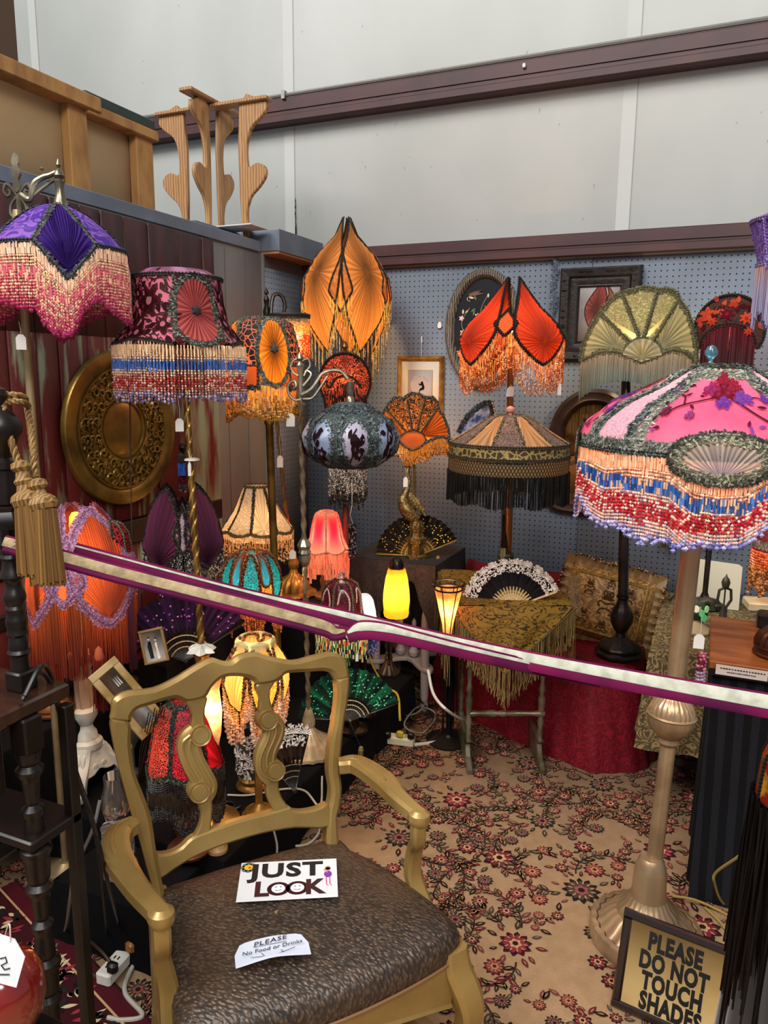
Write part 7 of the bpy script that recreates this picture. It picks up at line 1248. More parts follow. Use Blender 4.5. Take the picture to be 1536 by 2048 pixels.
for x in (-1.33, -1.26): one(lambda m: m.lathe([(.008, 0), (.022, .01), (.026, .03), (.012, .06), (.012, .09), (.020, .11), (.010, .16), (.012, .18), (.001, .2)], (x, 3.28, .23), seg=14), 'shelf_finial', WSP, t)
one(lambda m: m.box2((-1.45, 3.13, .732), (-1.12, 3.50, .748), bev=.003), 'tabletop', WSP, t)
VL = M('black_cut_velvet', '#100e10', rough=.8, col2='#2a2628', pat='scroll', ns=26, lo=.45, hi=.6)
t = thing('black_velvet_cloth', (-1.31, 3.3, .75), 'black cut-velvet cloth draped over the white spindle table', 'tablecloth')
def vcl(m):
    Z = .752; m.add([(-1.53, 3.10, Z), (-1.09, 3.10, Z), (-1.09, 3.52, Z), (-1.53, 3.52, Z)], [(0, 1, 2, 3)])
    n = 30; top = [(-1.53+.44*i/n, 3.10, Z) for i in range(n+1)]; dep = [.34*(1-abs(i/n-.12)/.12) if i/n < .12 else (.34*(1-(i/n-.12)/.62) if i/n < .74 else .02+.32*((i/n-.74)/.26)**1.4) for i in range(n+1)]
    m.grid([[(p[0], p[1]-.004-.012*t_*math.sin(i*1.3)-.01*t_, p[2]-(max(.02, d_q)+.06)*t_) for i, (p, d_q) in enumerate(zip(top, dep))] for t_ in (0, .25, .5, .75, 1)])
    for xx, sg in ((-1.09, 1), (-1.53, -1)): m.grid([[(xx+sg*(.003+.03*t_+.008*t_*math.sin(j*1.1)), 3.10+.42*j/16, Z-(.36-.10*math.sin(j/16*PI))*t_) for j in range(17)] for t_ in (0, .3, .6, 1)])
one(vcl, 'velvet', VL, t)
# ---- hand fans
def handfan(name, label, pv, D, R1, R0, a0, a1, n, leafcol, stickmat, lean=.25, lace_=None, sequins=None, parent=None, leafmat=None, tassel=None, z0=None, guard=None, pierced=True, sc=None):
    o = at(*pv, D); k = D/F_PX; yaw = math.atan2(o[1], o[0])-PI/2; ex = np.array([math.cos(yaw), math.sin(yaw), 0]); ey = np.array([-math.sin(yaw), math.cos(yaw), 0]); ez = np.array([0, 0, 1.])*math.cos(lean)+ey*math.sin(lean)
    t = thing(name, o, label, 'hand fan'); R1 *= k; R0 *= k; ny = -ey*math.cos(lean)+ez*0+np.array([0, 0, math.sin(lean)])
    S_ = lambda uv: o+np.asarray(uv)[..., 1:2]*(np.cos(np.asarray(uv)[..., 0:1])*ex+np.sin(np.asarray(uv)[..., 0:1])*ez)
    S_.sgn = -1 if np.dot(np.cross(-ex*0+ez, ex), ny) > 0 else 1
    A = np.linspace(a0, a1, 2*n+1); m = MB(); G = []; C = []
    for q, rr in enumerate(np.linspace(R0*.92, R1, 6)):
        G.append([S_(np.array([a, rr*(1+(.02*math.cos(i*PI) if q == 5 else 0))]))+ny*(.004*(1 if i % 2 else -1)*(q+1)/6) for i, a in enumerate(A)]); C.append([np.array(L(leafcol[(i//2) % len(leafcol)]))*(1.15 if i % 2 else .7) for i in range(len(A))])
    m.grid(G, np.array(C)); m.build('pleated_leaf', leafmat or FAB, t)
    for i in range(n+1):
        a = a0+(a1-a0)*i/n; g = i in (0, n); w0, w1 = (.0035, .009) if not g else (.005, .010); d = math.cos(a)*ex+math.sin(a)*ez; sdn = -math.sin(a)*ex+math.cos(a)*ez; Rr = R1 if g else R0*1.04
        one(lambda m: m.slab([(0, -w0/2), (Rr*.3, -w0/2), (Rr*.5 if not g else Rr*.9, -w1/2), (Rr, -w1*.3), (Rr, w1*.3), (Rr*.5 if not g else Rr*.9, w1/2), (Rr*.3, w0/2), (0, w0/2)], o+ny*(.0035+.0008*(i % 2)), d, sdn, .0014), 'guard_stick' if g else 'stick', guard if (g and guard) else stickmat, t, smooth=False)
    one(lambda m: m.lathe([(.001, -.008), (.006, -.007), (.007, 0), (.006, .008), (.001, .009)], o, ny, seg=10), 'rivet', stickmat, t)
    if pierced:
        m = MB()
        for rr in (.45, .62, .80): gimp(m, lambda uv: S_(uv)+ny*.006, [(a, R0*rr) for a in np.linspace(a0, a1, 30)], .0016, sc or ('#b89858', '#8a6c38'))
        stuff(m.build('pierced_fretwork', LACE, t))
    if lace_:
        m = MB(); lace(m, lambda uv: S_(uv)+ny*.006, [(a, R1*.90) for a in np.linspace(a0, a1, 40)], R1*lace_, .8, .0065, ('#d8ccc4', '#e8ded4', '#c4b4a8'), rib=False)
        for i in range(n//2+2):
            a = a0+(a1-a0)*(i+.3)/(n//2+2); c = S_(np.array([a, R1*.93])); q = np.linspace(0, PI, 9)
            for p_ in q: e_ = (math.cos(a+p_-PI/2)*ex+math.sin(a+p_-PI/2)*ez); m.tube([c+ny*.007, c+ny*.010+e_*R1*.11], [.0012, .0020], 4, '#e6dcd2')
        stuff(m.build('shell_lace', LACE, t))
    if sequins:
        m = MB(); P = [S_(np.array([random.uniform(a0+.05, a1-.05), random.uniform(R0*1.1, R1*.95)]))+ny*.007 for _ in range(sequins[0])]; Rm = np.array([np.stack([ex, ny, ez], 1)]*len(P)); m.inst(OCT_V, OCT_F, P, (.0034, .0012, .0068), [L(random.choice(sequins[1])) for _ in P], Rm); stuff(m.build('sequins', M('sequin', attr=True, rough=.15, metal=.6), t))
    if tassel:
        tp, tb, colr = tassel; p0 = at(*tp, D-.02); Pn = np.array([p0+ex*math.cos(a)*.008+ey*math.sin(a)*.008 for a in np.linspace(0, 6, 18)]); m = MB(); silkfringe(m, Pn, lambda s: (tb-tp[1])*k, colr, colr, r=.0016, sway=.006); m.lathe([(.001, .016), (.008, .012), (.009, .004), (.011, 0)], p0, seg=10, col=colr); m.tube([o, (o+p0)/2+ny*.01, p0+[0, 0, .012]], .0018, 5, '#1a1614'); stuff(m.build('tassel', SILK, t))
    return t
BSTK = M('black_lacquer_stick', '#171312', rough=.35); GSTK = M('gilt_stick', '#a8843c', rough=.35, metal=.5); ISTK = M('bone_stick', '#c8b080', rough=.4)
handfan('hand_fan', 'open plum pleated fan with gilt pierced sticks at the foot of the barley-twist lamp', (372, 1322), 2.42, 138, 66, .55, 2.72, 17, ['#2c1430', '#3a1a40', '#24102a'], BSTK, .12, sequins=(60, ['#a040d0', '#d050a0', '#e0a0e0']), sc=('#a89068', '#c8b080'))
handfan('hand_fan', 'open emerald sequinned fan with black and gold sticks on the front bench', (700, 1442), 2.82, 104, 50, .35, 3.05, 18, ['#0f4a34', '#16281f', '#1a6a48', '#0c1c16'], BSTK, .5, sequins=(130, ['#30d080', '#60f0a8', '#20a060', '#c0ffd8']), sc=('#a89878', '#c8b898'), tassel=((722, 1500), 1535, '#8a7a3c'))
handfan('hand_fan', 'open black fan with golden sequins standing on the velvet-covered spindle table', (836, 1112), depth(onZ(836, 1112, .757)), 84, 42, .42, 3.10, 18, ['#1c140c', '#2a2014'], GSTK, .3, sequins=(80, ['#f0c840', '#e8b828', '#fff0a0']), tassel=((876, 1118), 1160, '#b8964c'), sc=('#c8a050', '#e0c070'))
handfan('hand_fan', 'open black fan with white shell lace border and bone sticks on the velvet-shawled table', (1024, 1216), 2.98, 96, 42, .42, 2.98, 16, ['#141014', '#1c161c'], ISTK, .45, lace_=.30, tassel=((1022, 1270), 1302, '#b8a478'), guard=ISTK, sc=('#d8c490', '#b89858'))
handfan('hand_fan', 'half-open brown fan with cream lace border standing by the pewter lamp base', (590, 1582), 2.28, 130, 70, 1.35, 2.25, 7, ['#3a2a22', '#2a1e18'], BSTK, .1, lace_=.34, sc=('#6a5a48', '#8a7860'))
t = thing('shell_lace_lamp', onZ(505, 1572, .202), 'small gilt-footed lamp wrapped in white shell lace before the chair splats', 'lamp'); b = onZ(505, 1572, .202)
one(lambda m: m.lathe([(.052, 0), (.056, .006), (.052, .014), (.044, .020), (.046, .034), (.034, .044), (.030, .05)], b, seg=32), 'base', GOLD, t); SL = RS(b+[0, 0, .20], [(.032, 0, 0), (.045, -.04, .3), (.050, -.10, .7), (.042, -.155, 1)]); m = MB(); lace(m, SL, arcuv(0, 2*PI, .5, 40), .15, .8, .010, ('#d8d0c8', '#eae4dc', '#bdb2a6'), rib=False); 
for k in range(16):
    a, v = k*1.7, .1+.85*(k % 4)/4; c = SL(np.array([a, v])); nr = normals(SL, np.array([a, v])); tg = np.cross([0, 0, 1], nr)
    for p_ in np.linspace(0, PI, 8): m.tube([c+nr*.003, c+nr*.007+(tg*math.cos(p_)+np.array([0, 0, 1.])*math.sin(p_))*.020], [.0010, .0018], 4, '#efe9e2')
stuff(m.build('shell_lace', LACE, t)); m = MB(); m.grid(np.array([SL(arcuv(0, 2*PI, v, 17))-0 for v in (0, .5, 1)])*1.0, '#6a5a50'); m.build('shade_core', M('dim_core', '#3a302a', rough=.8), t)
# ---- framed photographs
def photo(name, label, quad, D, fw, fm, pm, extra=None, th=.012):
    c = [at(x, y, d) for (x, y), d in zip(quad, D)]; o = sum(c)/4; ex = (c[1]-c[0]+c[2]-c[3])/2; w = np.linalg.norm(ex); ex = ex/w; ez = (c[0]-c[3]+c[1]-c[2])/2; h = np.linalg.norm(ez); ez = ez/h; ez -= ex*(ex@ez); ez /= np.linalg.norm(ez); ny = np.cross(ex, ez); ny = ny if ny@(CAM-o) > 0 else -ny
    t = thing(name, min(c, key=lambda p: p[2]), label, 'photograph')
    for (a, b_, l_, v) in ((0, h/2-fw/2, w, 0), (0, -h/2+fw/2, w, 0), (-w/2+fw/2, 0, h-2*fw, 1), (w/2-fw/2, 0, h-2*fw, 1)):
        sx, sz = (fw, l_) if v else (l_, fw); one(lambda m: m.slab([(-sx/2, -sz/2), (sx/2, -sz/2), (sx/2, sz/2), (-sx/2, sz/2)], o+ex*a+ez*b_, ex, ez, th, .002), 'frame_side', fm, t)
    one(lambda m: m.slab([(-w/2+fw*.5, -h/2+fw*.5), (w/2-fw*.5, -h/2+fw*.5), (w/2-fw*.5, h/2-fw*.5), (-w/2+fw*.5, h/2-fw*.5)], o, ex, ez, .004), 'photo_print', pm, t, smooth=False)
    if extra: extra(t, o+ny*.0028, ex, ez, w, h)
    return t
def couple(t, o, ex, ez, w, h):
    def f(m):
        m.slab([(-w*.16, -h*.34), (-w*.02, -h*.34), (-w*.03, h*.10), (-w*.06, h*.16), (-w*.14, h*.14), (-w*.20, 0)], o-ex*w*.05, ex, ez, .0006, 0, '#171412'); m.slab(cr([(w*.06, -h*.36), (w*.20, -h*.36), (w*.15, -h*.05), (w*.16, h*.08), (w*.10, h*.12), (w*.06, h*.04), (w*.08, -h*.08)], 3, True), o, ex, ez, .0006, 0, '#cfc8bc')
        for (x, z, c) in ((-.15, .22, '#b8aca0'), (.11, .17, '#b8aca0'), (-.15, .25, '#2a2420'), (.12, .20, '#2a2420')): m.slab([(math.cos(a)*w*.045, math.sin(a)*h*.036) for a in np.linspace(0, 2*PI, 10, endpoint=False)], o+ex*w*x+ez*h*z+np.cross(ex, ez)*.0002*(1 if c[1] == 'b' else 0), ex, ez, .0006, 0, c)
    stuff(one(f, 'printed_couple', MATT, t, smooth=False))
photo('wedding_photograph', 'small gilt framed sepia wedding photograph of a standing couple on the black step', [(275, 1262), (325, 1254), (339, 1319), (292, 1332)], (2.36,)*4, .008, M('thin_gilt', '#9a7c4c', rough=.4, metal=.5), M('grey_photo', '#8d8680', rough=.5, col2='#5c5650', ns=8), couple)
photo('tilted_photograph', 'larger tilted cream and gilt framed old photograph beside the white rope-turned lamp', [(205, 1340), (250, 1298), (312, 1450), (255, 1500)], (2.16, 2.22, 2.2, 2.14), .022, M('cream_gilt', '#b49c6c', rough=.45, col2='#8a6c34', ns=12), M('dark_old_photo', '#5c5248', rough=.5, col2='#2a2420', ns=12, lo=.4, hi=.6), lambda t, o, ex, ez, w, h: stuff(one(lambda m: [m.slab([(-.003, -.02), (.010, -.03), (.006, .018), (-.006, .03)], o+ex*w*(-.06), ex, ez, .0006, 0, '#c8c0b4'), [m.slab([(-.002, -.014), (.002, -.014), (.002, .014), (-.002, .014)], o+ex*w*(.02+.07*k)+ez*h*.24, ex, ez, .0006, 0, '#a8a49c') for k in range(3)]], 'printed_figures', MATT, t, smooth=False)))
# ---- velvet shawl over silver sledge-leg table
t = thing('silver_table', (-.67, 2.95, 0), 'small table with turned silver legs and sledge feet under the velvet shawl', 'table'); SLV = M('silvered_wood', '#8d8570', rough=.3, metal=.6, col2='#5c553f', ns=12)
A_, B_ = onZ(938, 1548, 0)+[0, 0, 0], onZ(1083, 1548, 0); exx = (B_-A_)/np.linalg.norm(B_-A_); eyy = np.array([-exx[1], exx[0], 0])
for P_ in (A_, B_):
    for f in (0, 1):
        q = P_+eyy*(.06+.26*f); one(lambda m: m.lathe([(.010, .12), (.013, .16), (.009, .17), (.015, .20), (.010, .22), (.014, .27), (.016, .30), (.009, .32), (.014, .34), (.008, .37), (.011, .40), (.012, .66), (.016, .68), (.012, .70)], q, seg=14), 'leg', SLV, t)
    one(lambda m: m.slab([(-.02, 0), (.34+.04, 0), (.38, .02), (.36, .035), (.30, .045), (.26, .09), (.34, .12), (.02, .12), (.06, .09), (.04, .045), (0, .03), (-.02, .018)], P_+[0, 0, .0095], eyy, (0, 0, 1), .022, .003), 'sledge_foot', SLV, t)
one(lambda m: m.lathe([(.011, 0), (.014, .02), (.010, .04), (.015, .10), (.010, .115), (.015, .14), (.010, .155), (.013, .2), (.010, .26), (.014, .29), (.011, .31)], A_+eyy*.06+[0, 0, .235], exx, seg=12), 'stretcher', SLV, t)
TT_ = [A_+eyy*-.02+exx*-.11, B_+eyy*-.02+exx*.10, B_+eyy*.52+exx*.10, A_+eyy*.52+exx*-.11]; one(lambda m: m.slab([(-.09, -.02), (.375, -.02), (.375, .50), (-.09, .50)], A_+[0, 0, .708], exx, eyy, .02, .003), 'tabletop', M('dark_rail'), t)
VEL = M('old_gold_velvet', '#2c2110', rough=.7, col2='#7a5c1c', pat='scroll', ns=13, lo=.15, hi=.5, spec=.2, bump=.2, bs=30, stretch=(1, 1, 2)); t = thing('velvet_shawl', (A_+B_)/2+[0, .2, .72], 'olive-gold velvet shawl hanging in a triangle with long knotted gold fringe', 'shawl')
P0, P1 = A_+exx*-.105+[0, 0, .722]+eyy*-.03, B_+exx*.085+[0, 0, .722]+eyy*-.03; tip = (P0+P1)/2-eyy*.06+[0, 0, -.245]-exx*.03
def shawl(m):
    n = 14; back = [P0+eyy*.54, P1+eyy*.54]
    m.grid([[P0*(1-s)+P1*s+eyy*(.54*r_)+np.array([0, 0, .003*math.sin(s*9+r_*7)]) for s in np.linspace(0, 1, n)] for r_ in np.linspace(1, 0, 8)])
    G = []
    for r_ in np.linspace(0, 1, 9): G.append([(P0*(1-s)+P1*s)*(1-r_)+tip*r_-eyy*(.02*math.sin(min(1, r_*3)*PI/2)+.010*math.sin(s*12)*r_*(1-r_)*4) for s in np.linspace(0, 1, n)])
    m.grid(G)
one(shawl, 'velvet', VEL, t); m = MB()
for (a, b_) in ((P0, tip), (P1, tip)):
    Pn = np.array([a*(1-s)+b_*s-eyy*.024 for s in np.linspace(0, 1, 26)]); m.tube(Pn, .0022, 5, '#6b5c3c')
    for i, p in enumerate(Pn):
        for j in range(4): l_ = .12+.03*random.random(); q = p+exx*random.uniform(-.004, .004); w_ = random.uniform(-.01, .01); m.tube([q, q+np.array([w_*.3, 0, -l_*.35]), q+np.array([-w_*.4, .003, -l_*.7]), q+np.array([w_, 0, -l_])], .0011, 3, random.choice(['#8a7444', '#a08a54', '#6b5830']))
stuff(m.build('knotted_fringe', SILK, t)); m = MB(); Pn = np.array([P1+eyy*(.5*s)+exx*.005 for s in np.linspace(0, 1, 26)]); [m.tube([p, p+np.array([random.uniform(-.01, .01), 0, -.12]), p+np.array([random.uniform(-.015, .015), 0, -.25-.08*random.random()])], .0011, 3, random.choice(['#8a7444', '#a08a54', '#1a1612'])) for p in Pn for _ in (0, 1, 2)]
Pn = np.array([P0+eyy*(.5*s) for s in np.linspace(0, 1, 20)]); [m.tube([p, p+np.array([random.uniform(-.01, .01), 0, -.12]), p+np.array([random.uniform(-.015, .015), 0, -.25-.08*random.random()])], .0011, 3, random.choice(['#8a7444', '#a08a54', '#1a1612'])) for p in Pn for _ in (0, 1)]; stuff(m.build('side_fringe', SILK, t))
# ---- crimson draped settee
CRI = M('crimson_damask', '#7c0f20', rough=.6, col2='#5c0a17', pat='scroll', ns=18, lo=.3, hi=.5, spec=.25); t = thing('draped_settee', (-.66, 3.3, 0), 'low settee wrapped in crimson damask with a deep folded skirt', 'settee')
def skirt(m):
    path = [(-1.215, 3.62), (-1.215, 3.34), (-1.10, 3.28), (-.85, 3.14), (-.60, 3.02), (-.42, 2.95), (-.30, 2.935), (-.17, 3.02), (-.115, 3.12), (-.105, 3.40), (-.105, 3.62)]; P = resample(cr(path, 8), 120); c = np.array([-.62, 3.40]); G = []
    for k, tt in enumerate(np.linspace(0, 1, 9)):
        row = []
        for i, p in enumerate(P): d = (p-c); w = .014*math.sin(i*.55)+.008*math.sin(i*1.31+1); inw = .82+.18*tt; q = c+d*inw; z = .425*(1-tt)+.010; z += (.03*math.sin(i*.09) if tt == 1 else 0)*0; row.append((q[0]+d[0]*w*tt, q[1]+d[1]*w*tt*1.2, z))
        G.append(row)
    m.grid(G); m.add([(c[0], 3.5, .43)]+[tuple(x) for x in G[0]], [(0, i+1, i+2) for i in range(119)])
one(skirt, 'damask_skirt', CRI, t); RV = M('red_velvet', '#5a0a14', rough=.8, spec=.2)
def sback(m): P = cr([(-1.06, 3.50), (-.98, 3.56), (-.6, 3.60), (-.2, 3.60)], 6); m.grid([[(p[0], p[1]+dy, zz) for p, hh in zip(P, np.linspace(0, 1, len(P))) for zz in [z_*(.70-.05*math.sin(hh*2.2)) if z_ > .6 else z_*.7]] for z_, dy in ((.4, -.05), (.9, -.055), (.97, -.04), (1.0, -.015), (1.0, .015), (.4, .03))])
one(sback, 'velvet_back', RV, t); one(lambda m: m.box2((-1.16, 3.38, .02), (-.15, 3.60, .42), bev=.01), 'seat_body', RV, t)
for p in (onZ(1120, 1305, .48), onZ(1092, 1320, .46)): one(lambda m: m.lathe([(.001, .015), (.03, .012), (.05, .0), (.03, -.02), (.001, -.03)], p, seg=14), 'red_silk_fold', M('scarlet_silk', '#a01c18', rough=.5), t)
# brocade cushion
cc0 = onY(1213, 1212, 3.36); t = thing('brocade_cushion', cc0-[0, 0, .18], 'large bronze brocade cushion with ruffled gold and wine trim on the settee', 'cushion'); cex = np.array([.985, .02, -.17]); cez = np.array([.15, .28, .95]); cez /= np.linalg.norm(cez); cex -= cez*(cex@cez); cex /= np.linalg.norm(cex); cny = np.cross(cez, cex); cny = cny if cny[1] < 0 else -cny
SC_ = lambda uv: cc0+np.asarray(uv)[..., 0:1]*cex+np.asarray(uv)[..., 1:2]*cez+cny*(.075*np.clip(1-(np.abs(np.asarray(uv)[..., 0:1])/.185)**3, 0, 1)**.6*np.clip(1-(np.abs(np.asarray(uv)[..., 1:2])/.155)**3, 0, 1)**.6)
U = np.linspace(-.185, .185, 26); V = np.linspace(-.155, .155, 22); m = MB(); m.grid([[SC_(np.array([u, v])) for u in U] for v in V]); m.grid([[SC_(np.array([u, v]))-2*((SC_(np.array([u, v]))-cc0)@cny)*cny for u in U] for v in V]); BRO = M('bronze_brocade', '#b08a50', rough=.5, col2='#7a5628', pat='scroll', ns=16, lo=.35, hi=.5); m.build('cushion_body', BRO, t)
m = MB(); SC_s = lambda uv: SC_(uv)+cny*.004
SC_s.sgn = 1 if normals(SC_s, np.array([.05, .05]))@cny > 0 else -1
for (gx, gz, q_) in ((0, .02, 1.0), (-.085, .07, .6), (.085, .07, .6), (-.085, -.06, .6), (.085, -.06, .6), (0, -.09, .55), (0, .105, .45), (-.13, 0, .4), (.13, 0, .4)):
    for s in (-1, 1):
        for pts_ in ([(0, .01), (.020, .03), (.016, .045), (.006, .040)], [(0, -.01), (.028, -.002), (.036, -.018), (.024, -.022)], [(0, -.03), (.020, -.036), (.030, -.052), (.016, -.056)]): stemm(m, SC_s, cr([(gx+s*a*q_, gz+b_*q_) for a, b_ in pts_], 5), .0045*q_+.001, '#5a3c1a', lift=.001)
        for k in range(3): leafm(m, SC_s, gx, gz+.01*q_, .03*q_, PI/2+s*(.35+.5*k), .010*q_, '#5a3c1a', lift=.001)
petals(m, SC_s, 0, .06, .010, 6, ['#4a3016', '#a8844c', '#4a3016'], lift=.001); stuff(m.build('woven_scrolls', FAB, t)); m = MB(); per = [(-.185, -.155), (.185, -.155), (.185, .155), (-.185, .155), (-.185, -.155)]; gimp(m, SC_s, [(x*.82, y*.80) for x, y in per], .0055, ('#a8884c', '#8a6c38')); m.build('corded_edge', LACE, t); m = MB(); P = resample(per, 150); N_ = len(P); G = []
for q in range(4): G.append([SC_(P[i])+(cex*np.sign(P[i][0])*(abs(P[i][0]) > .18)+cez*np.sign(P[i][1])*(abs(P[i][1]) > .15))*.035*q/3+cny*.012*math.sin(i*1.5)*q/3 for i in range(N_)])
m.grid(G, '#7a5c30'); m.build('ruffle', M('ruffle_silk', '#7a5c30', rough=.5), t); m = MB(); E = [G[3][int(i) % N_] for i in np.linspace(0, N_-1, 420)]; m.inst(OCT_V, OCT_F, np.array(E)+RNG.uniform(-.008, .008, (420, 3)), (.005, .005, .010), [L(random.choice(['#4a1014', '#8a5c38', '#c8a878', '#5a1c18'])) for _ in E]); stuff(m.build('chenille_fringe', LACE, t))
t = thing('cord_swag', at(1148, 1190, 3.15), 'beige looped cord fringe draped beside the cushion at the table corner', 'trimming'); m = MB()
for k in range(22): y_ = 1150+k*3.6; m.tube([at(1128+k*.9+math.sin(k)*2, y_, 3.12), at(1145+k*.5, y_+5, 3.08), at(1160+k*.1, y_+1, 3.12)], .0022, 5, '#a08c70')
stuff(m.build('looped_cord', LACE, t))
# ---- right-hand brocade table and the things on it
BR2 = M('olive_brocade', '#8a7448', rough=.7, col2='#453a22', pat='scroll', ns=15, lo=.35, hi=.5); drape('brocade_table', 'table covered to the floor in olive brocade with gold fringe behind the champagne pole', 'table', -.15, .60, 2.78, 3.60, .62, BR2, folds=16, amp=.012, flare=.02, zb=.24)
t = thing('white_board', (.08, 3.3, .78), 'plain white enamel panel with rounded corners standing on the brocade table', 'panel'); c = [onY(x, y, 3.42) for x, y in ((1402, 1122), (1486, 1131), (1470, 1245), (1400, 1250))]; zc_ = .622
x0, x1 = onY(1385, 1130, 3.42)[0], onY(1486, 1131, 3.42)[0]; z1 = onY(1486, 1131, 3.42)[2]; one(lambda m: m.slab(cr([(-.13, 0), (.10, 0), (.10, z1-zc_-.01), (.085, z1-zc_), (-.12, z1-zc_+.01), (-.13, z1-zc_)], 1, True), (x1-.10, 3.42, zc_), (1, 0, 0), (0, .05, 1), .006, .001), 'panel', M('cream_enamel', '#c9c1a8', rough=.35), t)
def lampfoot(name, label, p, prof, mat, extra=None): t = thing(name, p, label, 'lamp'); one(lambda m: m.lathe(prof, p, seg=24), 'stem', mat, t); extra and extra(t); return t
b = onZ(1442, 1270, .622); VB = M('verdigris_bronze', '#4a4638', rough=.45, metal=.5); hh = lambda y: zat(b[0], b[1], y)-b[2]
def cage(t):
    m = MB(); c = np.array([b[0], b[1], b[2]]); k = depth(b)/F_PX
    for s in (-1, 1): m.tube([c+[0, 0, hh(1175)], c+RT*s*.022+[0, 0, hh(1180)], c+RT*s*.026+[0, 0, hh(1200)], c+RT*s*.012+[0, 0, hh(1212)], c+[0, 0, hh(1218)]], .0055, 8)
    m.tube([c+[0, 0, hh(1213)], c-RT*.02+[0, 0, hh(1212)], c-RT*.035+[0, 0, hh(1213)]], [.006, .009, .007], 10); lp_ = m.build('harp_and_switch', VB, t)
lampfoot('bronze_lamp_stand', 'shadeless bronze lamp stand with harp and acorn finial in front of the white panel', b, [(.055, 0), (.058, .006), (.050, .012), (.036, .022), (.022, .04), (.014, .055), (.013, hh(1215)), (.012, hh(1212)), (.003, hh(1210)), (.003, hh(1178)), (.012, hh(1174)), (.016, hh(1165)), (.012, hh(1158)), (.005, hh(1154)), (.001, hh(1148))], VB, cage)
b = onZ(1392, 1262, .622); t = thing('leaded_glass_lamp', b, 'small green and white leaded glass lamp half hidden behind the champagne pole', 'lamp'); one(lambda m: m.lathe([(.06, 0), (.062, .008), (.05, .016), (.03, .03), (.012, .05)], b, seg=24), 'foot', M('pale_wood', '#a08c6a', rough=.5), t)
one(lambda m: m.lathe([(.010, .05), (.034, .06), (.040, .08), (.034, .105), (.020, .12), (.001, .125)], b, seg=18), 'leaded_body', M('leaded_body', '#1a2a18', rough=.2, col2='#3a4a2c', ns=20), t)
for k, (a, z_, cl) in enumerate(((-1.2, .085, '#58b070'), (-.7, .10, '#9ad890'), (-1.7, .10, '#d8d8b8'), (-.9, .065, '#58b070'), (-2.2, .085, '#d8d8b8'))): d_v = np.array([math.cos(a), math.sin(a), 0]); one(lambda m: m.slab([(math.cos(q)*.012, math.sin(q)*.015) for q in np.linspace(0, 2*PI, 9, endpoint=False)], b+d_v*.041+[0, 0, z_], np.cross([0, 0, 1], d_v), (0, 0, 1), .004, .001), 'glass_piece', M('glass_piece_%d' % (k % 3), cl, rough=.1, emit=.25), t)
one(lambda m: m.tube([b+[0, 0, .11], b+RT*.03+[0, 0, .125], b+RT*.055+[0, 0, .115], b+RT*.06+[0, 0, .09]], [.012, .016, .022, .026], 12), 'bronze_cap', VB, t)
t = thing('brown_fez_lamp', onZ(1525, 1150, .9), 'wine red velvet shade with gold bead fringe at the far right edge', 'lampshade'); lp = Lamp('bead_fringed_lampshade', 1552, 1085, 2.6, tuple(at(1552, 1085, 2.6)), 'wine red velvet shade with orange and gold bead fringe cut by the right edge', 'lampshade'); bpy.data.objects.remove(t)
S = lp.RS([(10, 1032, 0), (28, 1048, .3), (40, 1075, .7), (42, 1100, 1)]); m = MB(); m.grid(np.array([S(arcuv(0, 2*PI, v, 33)) for v in np.linspace(0, 1, 8)]), '#6a1420'); lp.part(m, 'shade_panel', M('wine_velvet', '#7a1824', rough=.6, col2='#4a0c14', pat='scroll', ns=30, lo=.3, hi=.5, trans=.2)); m = MB(); gimp(m, S, arcuv(0, 2*PI, 1, 40), .006, GREYTR); lace(m, S, arcuv(0, 2*PI, .85, 30), .03, 1.2, .006, ('#c8b8a0', '#a89880', '#7a6a58')); lp.part(m, 'braid_trim', LACE)
Pn = hang(S, arcuv(0, 2*PI, 1, 50), 110); m = MB(); beadfringe(m, Pn, lambda s: .13+.02*math.sin(s*40), pals((.4, ['#d86838', '#e09058', '#a84828'], 'b'), (1.1, ['#c88848', '#e8b878', '#8a5428'], 'bd')), .0042, .009); stuff(lp.part(m, 'bead_fringe', BEAD)); lp.bulb(1552, 1080, 1.0, (1, .6, .35), vis=False); m = MB(); pq = at(1552, 1035, 2.6); m.tube([pq, pq+[0, .2, .1], (pq[0], 3.655, pq[2]+.12)], .004, 6); lp.part(m, 'wall_bracket', BRONZE)
t = thing('peg_hung_fringe', onY(1390, 1060, 3.62)-[0, 0, .1], 'pale and black bead fringe sample hung on the pegboard below the pink dome', 'trimming'); m = MB(); Pn = np.array([onY(x, 1018, 3.62) for x in np.linspace(1342, 1475, 70)]); beadfringe(m, Pn, lambda s: .155+.02*math.sin(s*30), pals((.3, ['#c8c8a8', '#a8a888'], 'b'), (.6, ['#1a1614', '#d8d0a8', '#e8e0b8'], 't'), (1.1, ['#c8b890', '#3a3428', '#a8a890'], 'b')), .0035, .009); stuff(m.build('bead_strands', BEAD, t)); one(lambda m: m.tube([onY(1338, 1017, 3.63), onY(1480, 1012, 3.63)], .005, 8), 'top_rod', M('black_iron'), t)
t = thing('wine_silk_tassel', onY(1331, 1100, 3.6), 'dark wine silk tassel with bronze skirt pinned at the left of the bead fringe sample', 'tassel'); p0 = onY(1333, 1030, 3.6); Pn = np.array([p0+[math.cos(a)*.011*q, math.sin(a)*.011*q, 0] for a in np.linspace(0, 6.2, 22) for q in (.5, 1)]); m = MB(); silkfringe(m, Pn, lambda s: .15, '#5a1c24', '#6b5a3c', r=.002, sway=.006); stuff(m.build('silk_skirt', SILK, t)); one(lambda m: m.lathe([(.001, .03), (.010, .02), (.013, .006), (.013, -.01)], p0, seg=12), 'tassel_head', M('wine_cord', '#4a1820', rough=.9), t)
